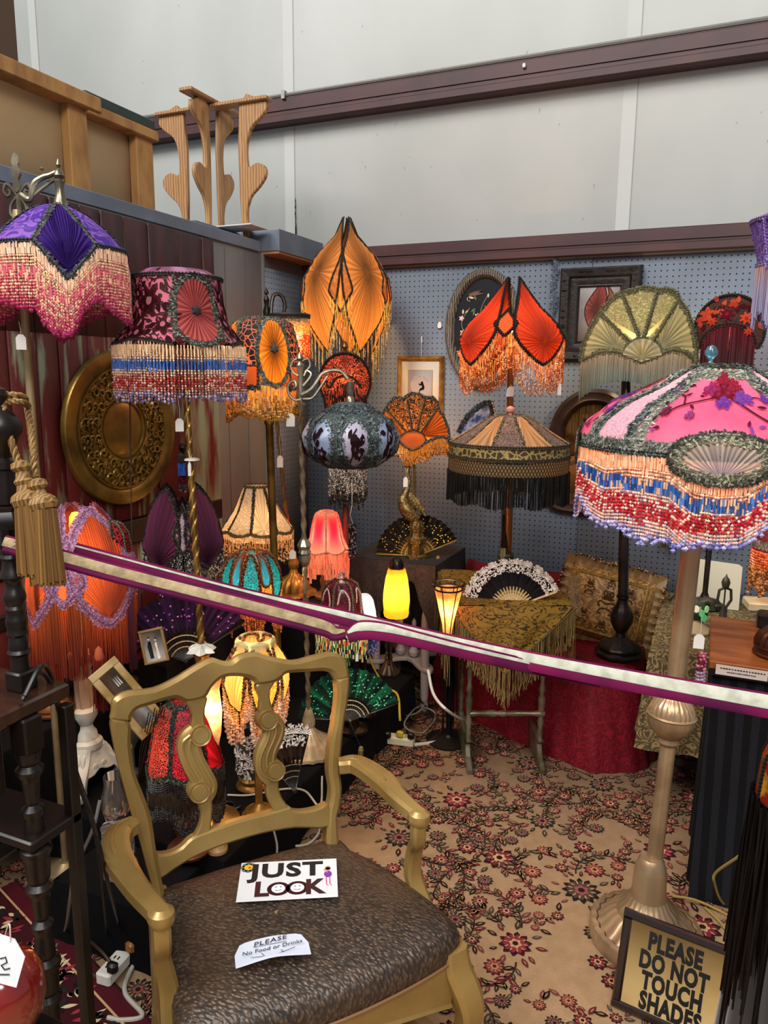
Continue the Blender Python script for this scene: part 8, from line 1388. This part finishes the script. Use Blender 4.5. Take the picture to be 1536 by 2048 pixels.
# striped box table in front
STR = M('striped_cloth', '#17171c', rough=.9, spec=.2)
def stripes(m):
    nt = m.node_tree; N, K = nt.nodes, nt.links; b = N['Principled BSDF']; tc = N.new('ShaderNodeTexCoord'); sp_ = N.new('ShaderNodeSeparateXYZ'); K.new(tc.outputs['Object'], sp_.inputs[0]); a = N.new('ShaderNodeMath'); a.operation = 'ADD'; K.new(sp_.outputs['X'], a.inputs[0]); K.new(sp_.outputs['Y'], a.inputs[1]); s = N.new('ShaderNodeMath'); s.operation = 'MULTIPLY'; s.inputs[1].default_value = 22; K.new(a.outputs[0], s.inputs[0]); f = N.new('ShaderNodeMath'); f.operation = 'FRACT'; K.new(s.outputs[0], f.inputs[0]); g = N.new('ShaderNodeMath'); g.operation = 'GREATER_THAN'; g.inputs[1].default_value = .5; K.new(f.outputs[0], g.inputs[0]); mx = N.new('ShaderNodeMix'); mx.data_type = 'RGBA'; K.new(g.outputs[0], mx.inputs['Factor']); mx.inputs['A'].default_value = (*L('#08080a'), 1); mx.inputs['B'].default_value = (*L('#17181d'), 1); K.new(mx.outputs['Result'], b.inputs['Base Color'])
stripes(STR); drape('striped_table', 'tall box table skirted in charcoal striped cloth at right', 'table', .055, .62, 2.30, 2.74, .755, STR, folds=12, amp=.010, flare=.006)
t = thing('wooden_tray_top', (.34, 2.52, .758), 'orange-brown stained wooden top laid on the striped table', 'tray'); one(lambda m: m.box2((.045, 2.285, .758), (.64, 2.745, .786), bev=.003), 'tray_board', M('orange_stained_wood', '#a0602c', rough=.4, col2='#7d4519', ns=4, stretch=(1, 6, 1)), t); one(lambda m: m.box2((.047, 2.28, .745), (.64, 2.29, .765)), 'black_edge', M('black_iron'), t)
t = thing('printed_label_strip', (.13, 2.27, .75), 'long white label strip with two lines of small print on the tray edge', 'label'); la, lb = onY(1434, 1327, 2.272), onY(1516, 1346, 2.272); one(lambda m: m.slab([(0, -.015), (.135, -.015), (.135, .015), (0, .015)], (la[0]-.002, 2.274, .768), (1, 0, 0), (0, 0, 1), .001), 'paper_strip', M('pinkish_paper', '#cfc4bd', rough=.7), t)
for i, (z_, w_) in enumerate(((.773, .120), (.763, .075))): stuff(one(lambda m: [m.box((la[0]+.008+(.02 if i else 0)+w_*(j+.5)/16, 2.2732, z_), (w_/16*random.uniform(.5, .9), .0004, .0035)) for j in range(16)], 'small_print', INK, t))
jc = (.235, 2.42, .788); t = thing('fluted_copper_mould', jc, 'dark fluted copper jelly mould upside down on the wooden tray top', 'mould'); one(lambda m: m.lathe([(.072, 0), (.074, .006), (.070, .010), (.070, .022), (.073, .026), (.070, .032)], jc, seg=40), 'rim_band', M('dark_copper', '#4a2e1e', rough=.35, metal=.6), t); one(lambda m: m.lathe([(.068, .030), (.070, .042), (.062, .062), (.044, .078), (.026, .082), (.012, .072)], jc, seg=80, fl=20, fa=.04), 'fluted_dome', M('dark_copper'), t)
t = thing('black_card_box', (.24, 2.68, .79), 'small black box standing at the back of the wooden tray', 'box'); one(lambda m: m.box2((.185, 2.66, .787), (.30, 2.73, .835), bev=.006), 'box_body', M('satin_black', '#131315', rough=.4), t)
t = thing('cream_switch_box', (.2, 2.9, .79), 'flat cream plastic box lying behind the black card box', 'box'); one(lambda m: m.box((.235, 2.92, .80), (.16, .10, .03), np.array([[.97, -.2, 0], [.2, .97, 0], [0, 0, 1]]), bev=.004), 'box_body', M('cream_plastic', '#cfc7a4', rough=.5), t)
t = thing('crystal_tassel', at(1408, 1330, 2.05), 'wine and lilac crystal bead tassel hanging beside the champagne pole', 'tassel'); p0 = at(1405, 1305, 2.1); Pn = np.array([p0+RT*.012*math.cos(a)+[0, .012*math.sin(a), 0] for a in np.linspace(0, 6, 12)]); m = MB(); beadfringe(m, Pn, lambda s: .12+.01*math.sin(s*40), pals((.4, ['#8a2038', '#c85a78', '#d8a8b8'], 'b'), (.8, ['#c8a8c0', '#a890b8', '#e0d0d8'], 'b'), (1.1, ['#6a68a8', '#8a88c8'], 'd')), .0042, .010); stuff(m.build('bead_strands', BEAD, t))
# ---- framed sign on the floor
s0, s1 = onZ(1222, 2010, .0095), onZ(1345, 2066, .0095); sx_ = (s1-s0)/np.linalg.norm(s1-s0); sn = np.array([sx_[1], -sx_[0], 0]); sz_ = np.array([0, 0, 1.])*.95-sn*.31; sz_ /= np.linalg.norm(sz_)
v = ray(1253, 1815); nn = np.cross(sx_, sz_); tt_ = ((s0-CAM)@nn)/(v@nn); sh = float((CAM+v*tt_-s0)@sz_); sw = .34
t = thing('framed_notice', s0+sx_*sw/2, 'dark framed parchment notice PLEASE DO NOT TOUCH SHADES leaning on the champagne lamp base', 'sign'); FR = M('mahogany_frame', '#20120e', rough=.2, spec=.7, coat=.5)
for (a, b_, w_, h_) in ((sw/2, sh-.011, sw, .022), (sw/2, .011, sw, .022), (.011, sh/2, .022, sh-.044), (sw-.011, sh/2, .022, sh-.044)): one(lambda m: m.slab([(-w_/2, -h_/2), (w_/2, -h_/2), (w_/2, h_/2), (-w_/2, h_/2)], s0+sx_*a+sz_*b_, sx_, sz_, .018, .005), 'frame_side', FR, t)
one(lambda m: m.slab([(.018, .018), (sw-.018, .018), (sw-.018, sh-.018), (.018, sh-.018)], s0, sx_, sz_, .006), 'parchment', M('parchment', '#c4a468', rough=.7, col2='#b8955a', ns=7), t, smooth=False)
fn = np.cross(sx_, sz_); fn = fn if fn@(CAM-s0) > 0 else -fn
for i, w_ in enumerate(('PLEASE', 'DO NOT', 'TOUCH', 'SHADES')): text(w_, s0+sx_*(.132+.002*i)+sz_*sh*(.765-.195*i)+fn*.0036, sx_, sz_, sh*.235, 'sign_word', INK, t, off=.0030, sxx=.66, space=1.10)
# ================================================================== foreground left: dark turned shelf stand, rope tassels, barrier
OAK = M('dark_stained_oak', '#170d09', rough=.38, col2='#0c0705', ns=9, spec=.4)
ax_ = at(30, 1200, 1.2); ex0, ey0 = ax_[0], ax_[1]; Zq = lambda y: zat(ex0, ey0, y)
st = thing('turned_shelf_stand', (ex0, ey0, 0), 'dark stained turned-spindle shelf stand cut by the left edge', 'shelf stand')
one(lambda m: m.lathe([(.001, Zq(772)), (.011, Zq(778)), (.013, Zq(790)), (.008, Zq(802)), (.007, Zq(812)), (.020, Zq(826)), (.030, Zq(845)), (.031, Zq(862)), (.024, Zq(885)), (.012, Zq(905)), (.011, Zq(915)), (.020, Zq(922)), (.020, Zq(936)), (.016, Zq(940)), (.016, Zq(1006))], (ex0, ey0, 0), seg=28), 'finial', OAK, st)
one(lambda m: m.lathe([(.046, Zq(1052)), (.050, Zq(1045)), (.050, Zq(1032)), (.044, Zq(1018)), (.046, Zq(1010))], (ex0-.012, ey0, 0), seg=8, rot=.39), 'octagonal_cap', OAK, st)
sp_z = np.linspace(Zq(1340), Zq(1055), 46); one(lambda m: m.lathe([(.0145+.003*math.cos(i*.8)*math.exp(-((i-23)/16)**2)+(.004 if i in (6, 12, 20, 30, 36, 40) else 0)+(.002 if i in (13, 19, 31) else 0), z) for i, z in enumerate(sp_z)], (ex0, ey0, 0), seg=20), 'spindle', OAK, st)
one(lambda m: m.box((ex0, ey0, (Zq(1340)+Zq(1376))/2), (.036, .036, Zq(1340)-Zq(1376)+.002), bev=.003), 'block', OAK, st)
BRW = M('brown_shelf_top', '#3a2014', rough=.25, col2='#24130c', ns=5, stretch=(1, 5, 1), coat=.4); zt_ = zat(ex0, ey0, 1376)
one(lambda m: m.box2((ex0-.55, ey0-.12, zt_-.026), (ex0+.052, ey0+.05, zt_), bev=.004), 'shelf_board', BRW, st)
one(lambda m: m.box2((ex0-.55, ey0-.10, zt_-.15), (ex0+.02, ey0-.06, zt_-.027), bev=.003), 'apron', OAK, st)
lx, ly = at(56, 1500, 1.195)[:2]; Zl = lambda y: zat(lx, ly, y)
def turned(x, y, ya, yb, name='turned_post'):
    Z_ = lambda q: zat(x, y, q); n = 60; zs = np.linspace(Z_(yb), Z_(ya), n); rr = [.016+.004*math.sin(i*.23)+(.005 if i % 9 in (0, 1) else 0)-(.003 if i % 9 == 2 else 0) for i in range(n)]; return one(lambda m: m.lathe(list(zip(rr, zs)), (x, y, 0), seg=20), name, OAK, st)
turned(lx, ly, 1500, 2000); one(lambda m: m.box((lx, ly, (zt_-.026+Zl(1500))/2), (.036, .036, max(.02, zt_-.026-Zl(1500)+.004)), bev=.003), 'block', OAK, st)
zf = Zl(2000); one(lambda m: m.lathe([(.017, .001), (.02, .02), (.015, .05), (.019, .1), (.016, zf+.01)], (lx, ly, 0), seg=16), 'foot', OAK, st)
one(lambda m: m.box2((lx-.55, ly-.03, Zl(1660)-.018), (lx+.026, ly+.075, Zl(1660)), bev=.003), 'shelf_board', OAK, st); one(lambda m: m.box2((lx-.55, ly-.03, .30), (lx+.03, ly+.10, .32), bev=.003), 'shelf_board', OAK, st)
one(lambda m: m.box2((lx+.006, ly+.055, .001), (lx+.026, ly+.075, zt_-.03), bev=.002), 'rear_post', OAK, st)
# rope tieback with two tassels
RG = M('antique_gold_rope', '#94703a', rough=.65, col2='#64451c', pat='wave', ns=60, lo=.2, hi=.8, bump=.4)
tt = thing('tassel_tieback', at(70, 1160, 1.12), 'old gold rope tieback with two long bullion tassels looped over the dark newel finial', 'tassel')
def rope(m, pts, r=.0055):
    P = cr(pts, 8); P = resample(P, int(plen(P)/.0022)+4); T = np.gradient(P, axis=0); T /= np.linalg.norm(T, axis=1)[:, None]; n_ = np.cross(T, [0.3, .2, 1]); n_ /= np.linalg.norm(n_, axis=1)[:, None]; b_ = np.cross(T, n_); w = np.arange(len(P))*.40
    for ph in (0, 2*PI/3, 4*PI/3): m.tube(P+n_*(np.cos(w+ph)*r*.5)[:, None]+b_*(np.sin(w+ph)*r*.5)[:, None], r*.56, 6, '#9a7c48')
A3 = lambda x, y, D=1.14: at(x, y, D)
for nm, pts in (('rope', [A3(52, 800, 1.20), A3(40, 792, 1.165), A3(10, 790, 1.155), A3(-20, 800, 1.17)]), ('rope', [A3(56, 812, 1.21), A3(48, 806, 1.16), A3(20, 803, 1.15), A3(-20, 812, 1.17)]), ('rope', [A3(5, 806, 1.15), A3(10, 830, 1.14), A3(22, 880), A3(38, 928)]), ('rope', [A3(55, 812, 1.19), A3(60, 850, 1.17), A3(66, 900, 1.15), A3(70, 955)])): one(lambda m: rope(m, pts), nm, RG, tt)
def tassel(px, py, skirt_top, skirt_bot, hw, lean, n=300):
    p = at(px, py, 1.12); k = 1.12/F_PX; q = at(px+lean*.45, skirt_top, 1.12); ax = q-p; l = np.linalg.norm(ax); ax /= l
    h = one(lambda m: m.lathe([(.004, -.004), (.013, 0), (.014, .008), (.009, .014), (.010, .022), (.014, .028), (.011, .034), (.013, .044), (.012, .052), (.015, .056), (.013, l-.012), (hw*k*.85, l-.006), (hw*k*.95, l+.002), (hw*k*.8, l+.010)], p, ax, seg=24, fl=12, fa=.03), 'tassel_head', RG, tt)
    m = MB(); V = []
    for i in range(n):
        a = random.uniform(0, 2*PI); r_ = math.sqrt(random.random()); s = q+ax*.008+RT*math.cos(a)*hw*k*.75*r_+FW*math.sin(a)*hw*k*.75*r_; e = at(px+lean+math.cos(a)*hw*1.05*r_, skirt_bot+random.uniform(-6, 6), 1.12)+FW*math.sin(a)*hw*k*r_; c = random.choice(['#8a5f28', '#9c7434', '#6d4a1c', '#7a5424']); m.tube([s, (s+e)/2+[0, 0, .002], e], .0019, 4, c); 
    stuff(m.build('bullion_skirt', SILK, tt))
tassel(74, 962, 1006, 1166, 32, 22); tassel(40, 926, 998, 1148, 33, 33)
# barrier laths wrapped in purple velvet
PURP = M('purple_velvet', '#66083a', rough=.75, spec=.15, col2='#450430', ns=9); LATH = M('raw_lath', '#a08c68', rough=.75, col2='#7d6a4a', ns=14, bump=.3, stretch=(4, 1, 4)); FELT = M('pale_felt_edge', '#b4b4a4', rough=.9, col2='#9c9c8c', ns=50, bump=.4)
def lath(name, label, pts, Ds, ws, topmat, vel=.010, tilt=.45):
    P = cr([at(x, y, d) for (x, y), d in zip(pts, Ds)], 8); n = len(P); w = np.interp(np.linspace(0, 1, n), np.linspace(0, 1, len(ws)), ws); t = thing(name, P[0], label, 'barrier')
    U_ = np.array([0, 0, 1.])*math.cos(tilt)+np.array([FW[0], FW[1], 0])*math.sin(tilt); U_ /= np.linalg.norm(U_); N2 = np.array([0, 0, 1.])*math.sin(tilt)-np.array([FW[0], FW[1], 0])*math.cos(tilt)
    one(lambda m: m.sweep(P, w, .006, U_, bev=.2), 'lath', topmat, t); one(lambda m: m.sweep(P-U_*(w[:, None]/2+vel*.3)+N2*-.004, vel*2.2, .011, U_, bev=.4), 'velvet_wrap', PURP, t); one(lambda m: m.sweep(P+U_*(w[:, None]/2+.001)-N2*.006, .006, .006, U_, bev=.4), 'velvet_edge', PURP, t); return t, P, U_, N2
t, P, U_, N2 = lath('barrier_lath', 'raw wood barrier lath with purple velvet underside pencilled 22 6 at its left end', [(8, 1083), (120, 1112), (240, 1145), (480, 1206), (640, 1248), (668, 1262), (690, 1262)], [1.13, 1.13, 1.13, 1.13, 1.13, 1.13, 1.13], [.014, .0150, .015, .0145, .014, .010, .004], LATH, vel=.0065)
e_ = (P[10]-P[2]); text('22 6', at(42, 1093, 1.115)+N2*.0, e_, U_, .012, 'pencil_mark', INK, t, sxx=1.2)
lath('barrier_lath', 'short front lath with thin pale edge and purple velvet starting where the long laths meet', [(696, 1266), (720, 1254), (765, 1256), (830, 1271), (930, 1296), (1060, 1326), (1200, 1356)], [1.12]*5+[1.14, 1.16], [.004, .013, .012, .008, .006, .005, .003], FELT, vel=.009)
lath('barrier_lath', 'long rear barrier lath with pale felted edge and purple velvet crossing to the right edge', [(150, 1092), (480, 1180), (700, 1232), (1000, 1303), (1250, 1352), (1536, 1404), (1900, 1466)], [1.20, 1.20, 1.18, 1.15, 1.10, 1.04, .98], [.003, .004, .009, .013, .016, .019, .02], FELT, vel=.009)
# red glazed jar and its card, lower left
jr = at(8, 1985, 1.08); t = thing('red_glazed_jar', (jr[0], jr[1], jr[2]-.06), 'glossy red glazed jar cut off in the lower left corner', 'jar'); one(lambda m: m.lathe([(.028, -.095), (.030, -.085), (.036, -.060), (.050, -.035), (.056, -.005), (.054, .025), (.042, .048), (.022, .060), (.018, .070)], jr, seg=32), 'jar_body', M('red_glaze', '#6a1410', rough=.12, coat=.8, col2='#8a1c14', ns=5), t)
one(lambda m: m.box2((jr[0]-.09, jr[1]-.09, jr[2]-.115), (jr[0]+.055, jr[1]+.07, jr[2]-.097), bev=.003), 'stand_shelf', OAK, st)
sh_ = jr[2]-.115; one(lambda m: [m.box2((jr[0]-.085, jr[1]-.085, .001), (jr[0]-.06, jr[1]-.06, sh_)), m.box2((jr[0]+.02, jr[1]+.03, .001), (jr[0]+.045, jr[1]+.055, sh_))], 'shelf_legs', OAK, st)
tc_ = at(8, 1925, .99); t = thing('white_card_tag', tc_-[0, 0, .04], 'large white hole-punched card tag with black marks before the red jar', 'price tag'); cxx = RT*.9+UP*-.30; cxx /= np.linalg.norm(cxx); czz = UP*.9+RT*.30; czz -= cxx*(czz@cxx); czz /= np.linalg.norm(czz); one(lambda m: m.slab([(-.035, -.030), (.026, -.026), (.024, .016), (.004, .034), (-.03, .034)], tc_, cxx, czz, .001), 'card', WHT, t); q_ = np.cross(cxx, czz); q_ = q_ if q_@(CAM-tc_) > 0 else -q_
one(lambda m: [m.tube([tc_+q_*.001+cxx*a+czz*b for a, b in pts], .0011, 5) for pts in ([(-.006, .004), (.0, .008), (.004, .002), (-.002, -.004), (.004, -.008), (.010, -.004)], [(-.010, -.012), (.0, -.016), (.012, -.012)])], 'pen_marks', INK, t)
one(lambda m: m.tube(cr([tc_+czz*.028, tc_+czz*.05-cxx*.01, jr+[0, 0, .062]], 5), .0010, 5), 'string', M('tag_string'), t)
# dark fringed lamp at the lower right edge
lp = Lamp('dark_fringed_lamp', 1628, 1520, 1.30, (at(1628, 1520, 1.30)[0], at(1628, 1520, 1.30)[1], 0), 'near-black fringed velvet lamp with red and yellow glass at the lower right edge', 'lamp')
S = lp.RS([(30, 1440, 0), (70, 1470, .25), (92, 1530, .6), (98, 1610, 1)]); 
for k in range(10):
    uc = k*PI/5; m = MB(); panel(m, S, sector(uc-.30, uc+.30, .02, lambda u: 1+0*u, 6), None, rings=4, col=['#a82818', '#c89020', '#8a5c14', '#a03818', '#d8a838'][k % 5]); lp.part(m, 'glass_panel', M('leaded_%d' % (k % 3), ['#8a2418', '#b8841c', '#6b4a14'][k % 3], rough=.12, col2=['#c89028', '#3a1c10', '#a82818'][k % 3], ns=26, lo=.45, hi=.55, trans=.3, spec=.8))
    m = MB(); gimp(m, S, [(uc+.31, .02), (uc+.31, .5), (uc+.31, 1)], .004, ('#12100e', '#1e1a16')); lp.part(m, 'lead_seam', LACE)
zb_l = .02; Pn = hang(S, arcuv(0, 2*PI, 1, 60), 420); m = MB(); Pn3 = np.repeat(Pn, 2, 0)+np.concatenate([RNG.uniform(-.008, .008, (840, 2)), np.zeros((840, 1))], 1); silkfringe(m, Pn3, lambda s: .42+.10*math.sin(s*50), '#100b0a', '#1a0f0c', r=.0022, sway=.02, segs=4); stuff(lp.part(m, 'long_fringe', SILK))
one(lambda m: m.grid([[(lp.c[0]+math.cos(a)*r_*(1+.06*math.sin(a*9)), lp.c[1]+math.sin(a)*r_*(1+.06*math.sin(a*9)), z_) for a in np.linspace(0, 2*PI, 60)] for r_, z_ in ((.060, lp.c[2]-.05), (.085, .75), (.10, .45), (.13, .012))]), 'velvet_drape', M('black_velvet_drape', '#120c0b', rough=.7, sheen=.4), lp.r)
# ---- cords and power strips
def cord(label, pts, r, mat, name='power_cable', cat='cable'): t = thing(name, pts[0], label, cat); one(lambda m: m.tube(cr(pts, 8), r, 7), 'cable', mat, t); return t
CW, CB, CG, CY, CBK = M('white_cable', '#b8b4a8', rough=.5), M('brown_cable', '#3a241a', rough=.5), M('gold_cable', '#a08848', rough=.35, trans=.1), M('yellow_cable', '#b8a02c', rough=.5), M('black_cable', '#0e0d0e', rough=.4)
F0 = lambda x, y, z=.014: onZ(x, y, z)
def strip(label, a, b, w, mat):
    d = (b-a); l = np.linalg.norm(d); d /= l; c = (a+b)/2; R = np.array([[d[0], -d[1], 0], [d[1], d[0], 0], [0, 0, 1]]); t = thing('power_strip', (c[0], c[1], .01), label, 'power strip'); one(lambda m: m.box((c[0], c[1], .030), (l, w, .036), R, bev=.005), 'housing', mat, t)
    for i in range(5): q = a+d*l*(.14+.17*i); one(lambda m: [m.box((q[0]+d[1]*s*.006, q[1]-d[0]*s*.006, .049), (.010, .003, .002), R) for s in (-1, 1)], 'socket', CBK, t)
    return t
strip('white power strip lying on the carpet between dark shelf stand and gold chair', F0(205, 1972), F0(296, 1868), .045, M('white_plastic'))
strip('cream power strip with plugs on the carpet at the end of the black bench', F0(735, 1478), F0(828, 1490), .05, M('cream_plastic'))
for i, (x, y, mt, lb_) in enumerate(((775, 1470, CBK, 'black plug in the cream power strip'), (800, 1468, CY, 'yellow-brown plug in the cream power strip'), (822, 1472, CBK, 'small black plug at the right end of the cream strip'), (225, 1935, CBK, 'black plug at the near end of the white power strip'), (262, 1893, M('amber_plug', '#a86c2c', rough=.15, trans=.3), 'amber plug in the white power strip'))): t = thing('plug', F0(x, y, .05), lb_, 'plug'); one(lambda m: m.box(F0(x, y, .066), (.03, .022, .03), bev=.006), 'plug_body', mt, t)
cord('white cable curling round the gold chair leg on the near carpet', [F0(300, 1880), F0(262, 1940), F0(250, 1985), F0(285, 2030), F0(245, 2040), F0(215, 2035)], .006, CW)
cord('brown cable looped beside the near white power strip', [F0(225, 1930, .05), F0(200, 1900, .06), F0(170, 1880, .03), F0(165, 1925, .03), F0(210, 1960), F0(225, 1900, .03), F0(180, 1860), F0(120, 1862)], .0045, CB)
cord('grey twisted cable climbing from the near carpet past the glass lamp', [F0(108, 1900), F0(130, 1860, .05), at(140, 1800, 1.5), at(150, 1740, 1.5), at(185, 1660, 1.5), at(200, 1600, 1.52)], .0035, M('grey_cable', '#77726c', rough=.5))
cord('black lamp flex falling from the shelf stand top over the gilt lamp foot', [at(50, 1392, 1.17), at(80, 1334, 1.2), at(98, 1342, 1.25), at(115, 1400, 1.3), at(145, 1520, 1.35), at(185, 1640, 1.42), at(215, 1760, 1.5), F0(240, 1860)], .0042, CBK)
cord('second black lamp flex just below the first from the shelf stand top', [at(45, 1400, 1.17), at(75, 1346, 1.2), at(98, 1362, 1.25), at(120, 1430, 1.3), at(155, 1560, 1.36), at(195, 1690, 1.45), F0(215, 1880)], .0036, CBK)
cord('thick cream cable crossing the far carpet from the cream power strip', [F0(828, 1490), F0(860, 1486), F0(900, 1480), F0(940, 1478)], .008, CW)
cord('white cable curving down beside the crimson settee skirt', [at(856, 1340, 3.0), at(868, 1390, 2.95), at(900, 1425, 2.9), F0(945, 1450)], .006, CW)
cord('yellow cable rising from the green fan over the bench end', [onZ(800, 1440, .205), onZ(795, 1390, .21), onZ(770, 1372, .215), onZ(745, 1330, .215), onZ(735, 1290, .3)], .005, CY)
random.seed(3)
for lb_, sd, mt in (('tangle of black cable loops spilling off the far bench end', 0, CBK), ('grey cable loop hanging over the far bench end', 1, M('grey_cable')), ('brown cable loop lying on the carpet near the cream power strip', 2, CB), ('second grey cable arc behind the cream power strip', 3, M('grey_cable'))):
    c = [(830, 1420), (815, 1400), (850, 1455), (840, 1440)][sd]; cord(lb_, [F0(c[0]+math.cos(a)*(28+8*math.sin(a*2+sd)), c[1]+math.sin(a)*(22+10*sd % 13), .02+.05*abs(math.sin(a*1.5+sd))*(0 if sd == 2 else 1)) for a in np.linspace(sd, sd+8.5, 14)], .0038, mt)
cord('translucent gold cable looping from the champagne lamp base to the striped table', [F0(1345, 1792, .03), F0(1390, 1800, .03), F0(1440, 1822), F0(1490, 1850)], .004, CG)
cord('gold cable running diagonally under the striped skirt beside the notice', [F0(1410, 1815), F0(1445, 1850), F0(1470, 1890)], .004, CG)
cord('gold cable standing in a bend before the striped cloth', [at(1532, 1660, 1.75), at(1480, 1710, 1.85), at(1432, 1745, 1.95), at(1430, 1770, 2.0), F0(1445, 1805, .03), F0(1480, 1830)], .0035, CG)
cord('white flex trailing over the bench below the small shell lace lamp', [onZ(455, 1590, .206), onZ(500, 1590, .206), onZ(570, 1578, .206), onZ(610, 1582, .206), onZ(640, 1612, .206), np.array([-1.19, 2.2, .17])], .0035, CW)
cord('white flex hanging down the bench front behind the chair back', [np.array([-1.185, 1.85, .20]), np.array([-1.172, 1.86, .12]), np.array([-1.17, 1.87, .04]), np.array([-1.13, 1.95, .012]), np.array([-1.08, 2.08, .012])], .0035, CW)
cord('white cable loop on the carpet behind the gold chair back', [F0(560, 1690), F0(610, 1690), F0(636, 1668), F0(640, 1640)], .004, CW)
cord('black beaded chain heap on the bench behind the chair splats', [onZ(455+math.cos(a)*(26-2*a), 1612+math.sin(a)*8, .208) for a in np.linspace(0, 12, 26)], .0045, CBK, 'jet_bead_heap', 'beads')
cord('thin dark wire drooping along the pegboard at far right', [onY(1478, 1190, 3.64), onY(1500, 1195, 3.64), onY(1540, 1210, 3.64), onY(1600, 1215, 3.64)], .003, CBK)
cord('black looped wires bunched beside the brocade cushion', [onY(1375, 1165, 3.5), onY(1340, 1200, 3.45), onY(1325, 1230, 3.4), onY(1310, 1250, 3.4), onY(1320, 1215, 3.45), onY(1365, 1215, 3.45)], .004, CBK)
# ---- pine plant stand standing upside down on the corner deck
PN = M('knotty_pine', '#a87c4c', rough=.5, col2='#7d5632', pat='wave', ns=7, lo=.1, hi=1, stretch=(3, 3, .6)); ps = thing('pine_stand', (-2.30, 3.20, 2.265), 'scroll-cut pine plant stand with four curved legs standing on the blue-grey deck', 'plant stand'); zT = 2.845
PR = [(0, 0), (.030, 0), (.022, .03), (.020, .09), (.035, .15), (.065, .19), (.088, .235), (.086, .275), (.060, .297), (.032, .282), (.024, .30), (.024, .38), (.040, .45), (.075, .49), (.095, .52), (.095, .545), (.085, .558), (0, .558)]
for d_v, off, kx in (((-1, 0, 0), .160, 1.55), ((1, 0, 0), .160, 1.55), ((0, -1, 0), .04, 1.3), ((0, 1, 0), .04, 1.3)): d_v = np.array(d_v, float); one(lambda m: m.slab(cr([(a_*kx, b_) for a_, b_ in PR], 3, True), np.array([-2.30, 3.20, 2.266])+d_v*off, d_v, (0, 0, 1), .024, .004), 'scroll_leg', PN, ps)
one(lambda m: m.box((-2.30, 3.20, zT-.012), (.64, .06, .018), bev=.004), 'top_bar', PN, ps); one(lambda m: m.box((-2.30, 3.20, zT+.008), (.07, .40, .018), bev=.004), 'top_bar', PN, ps)
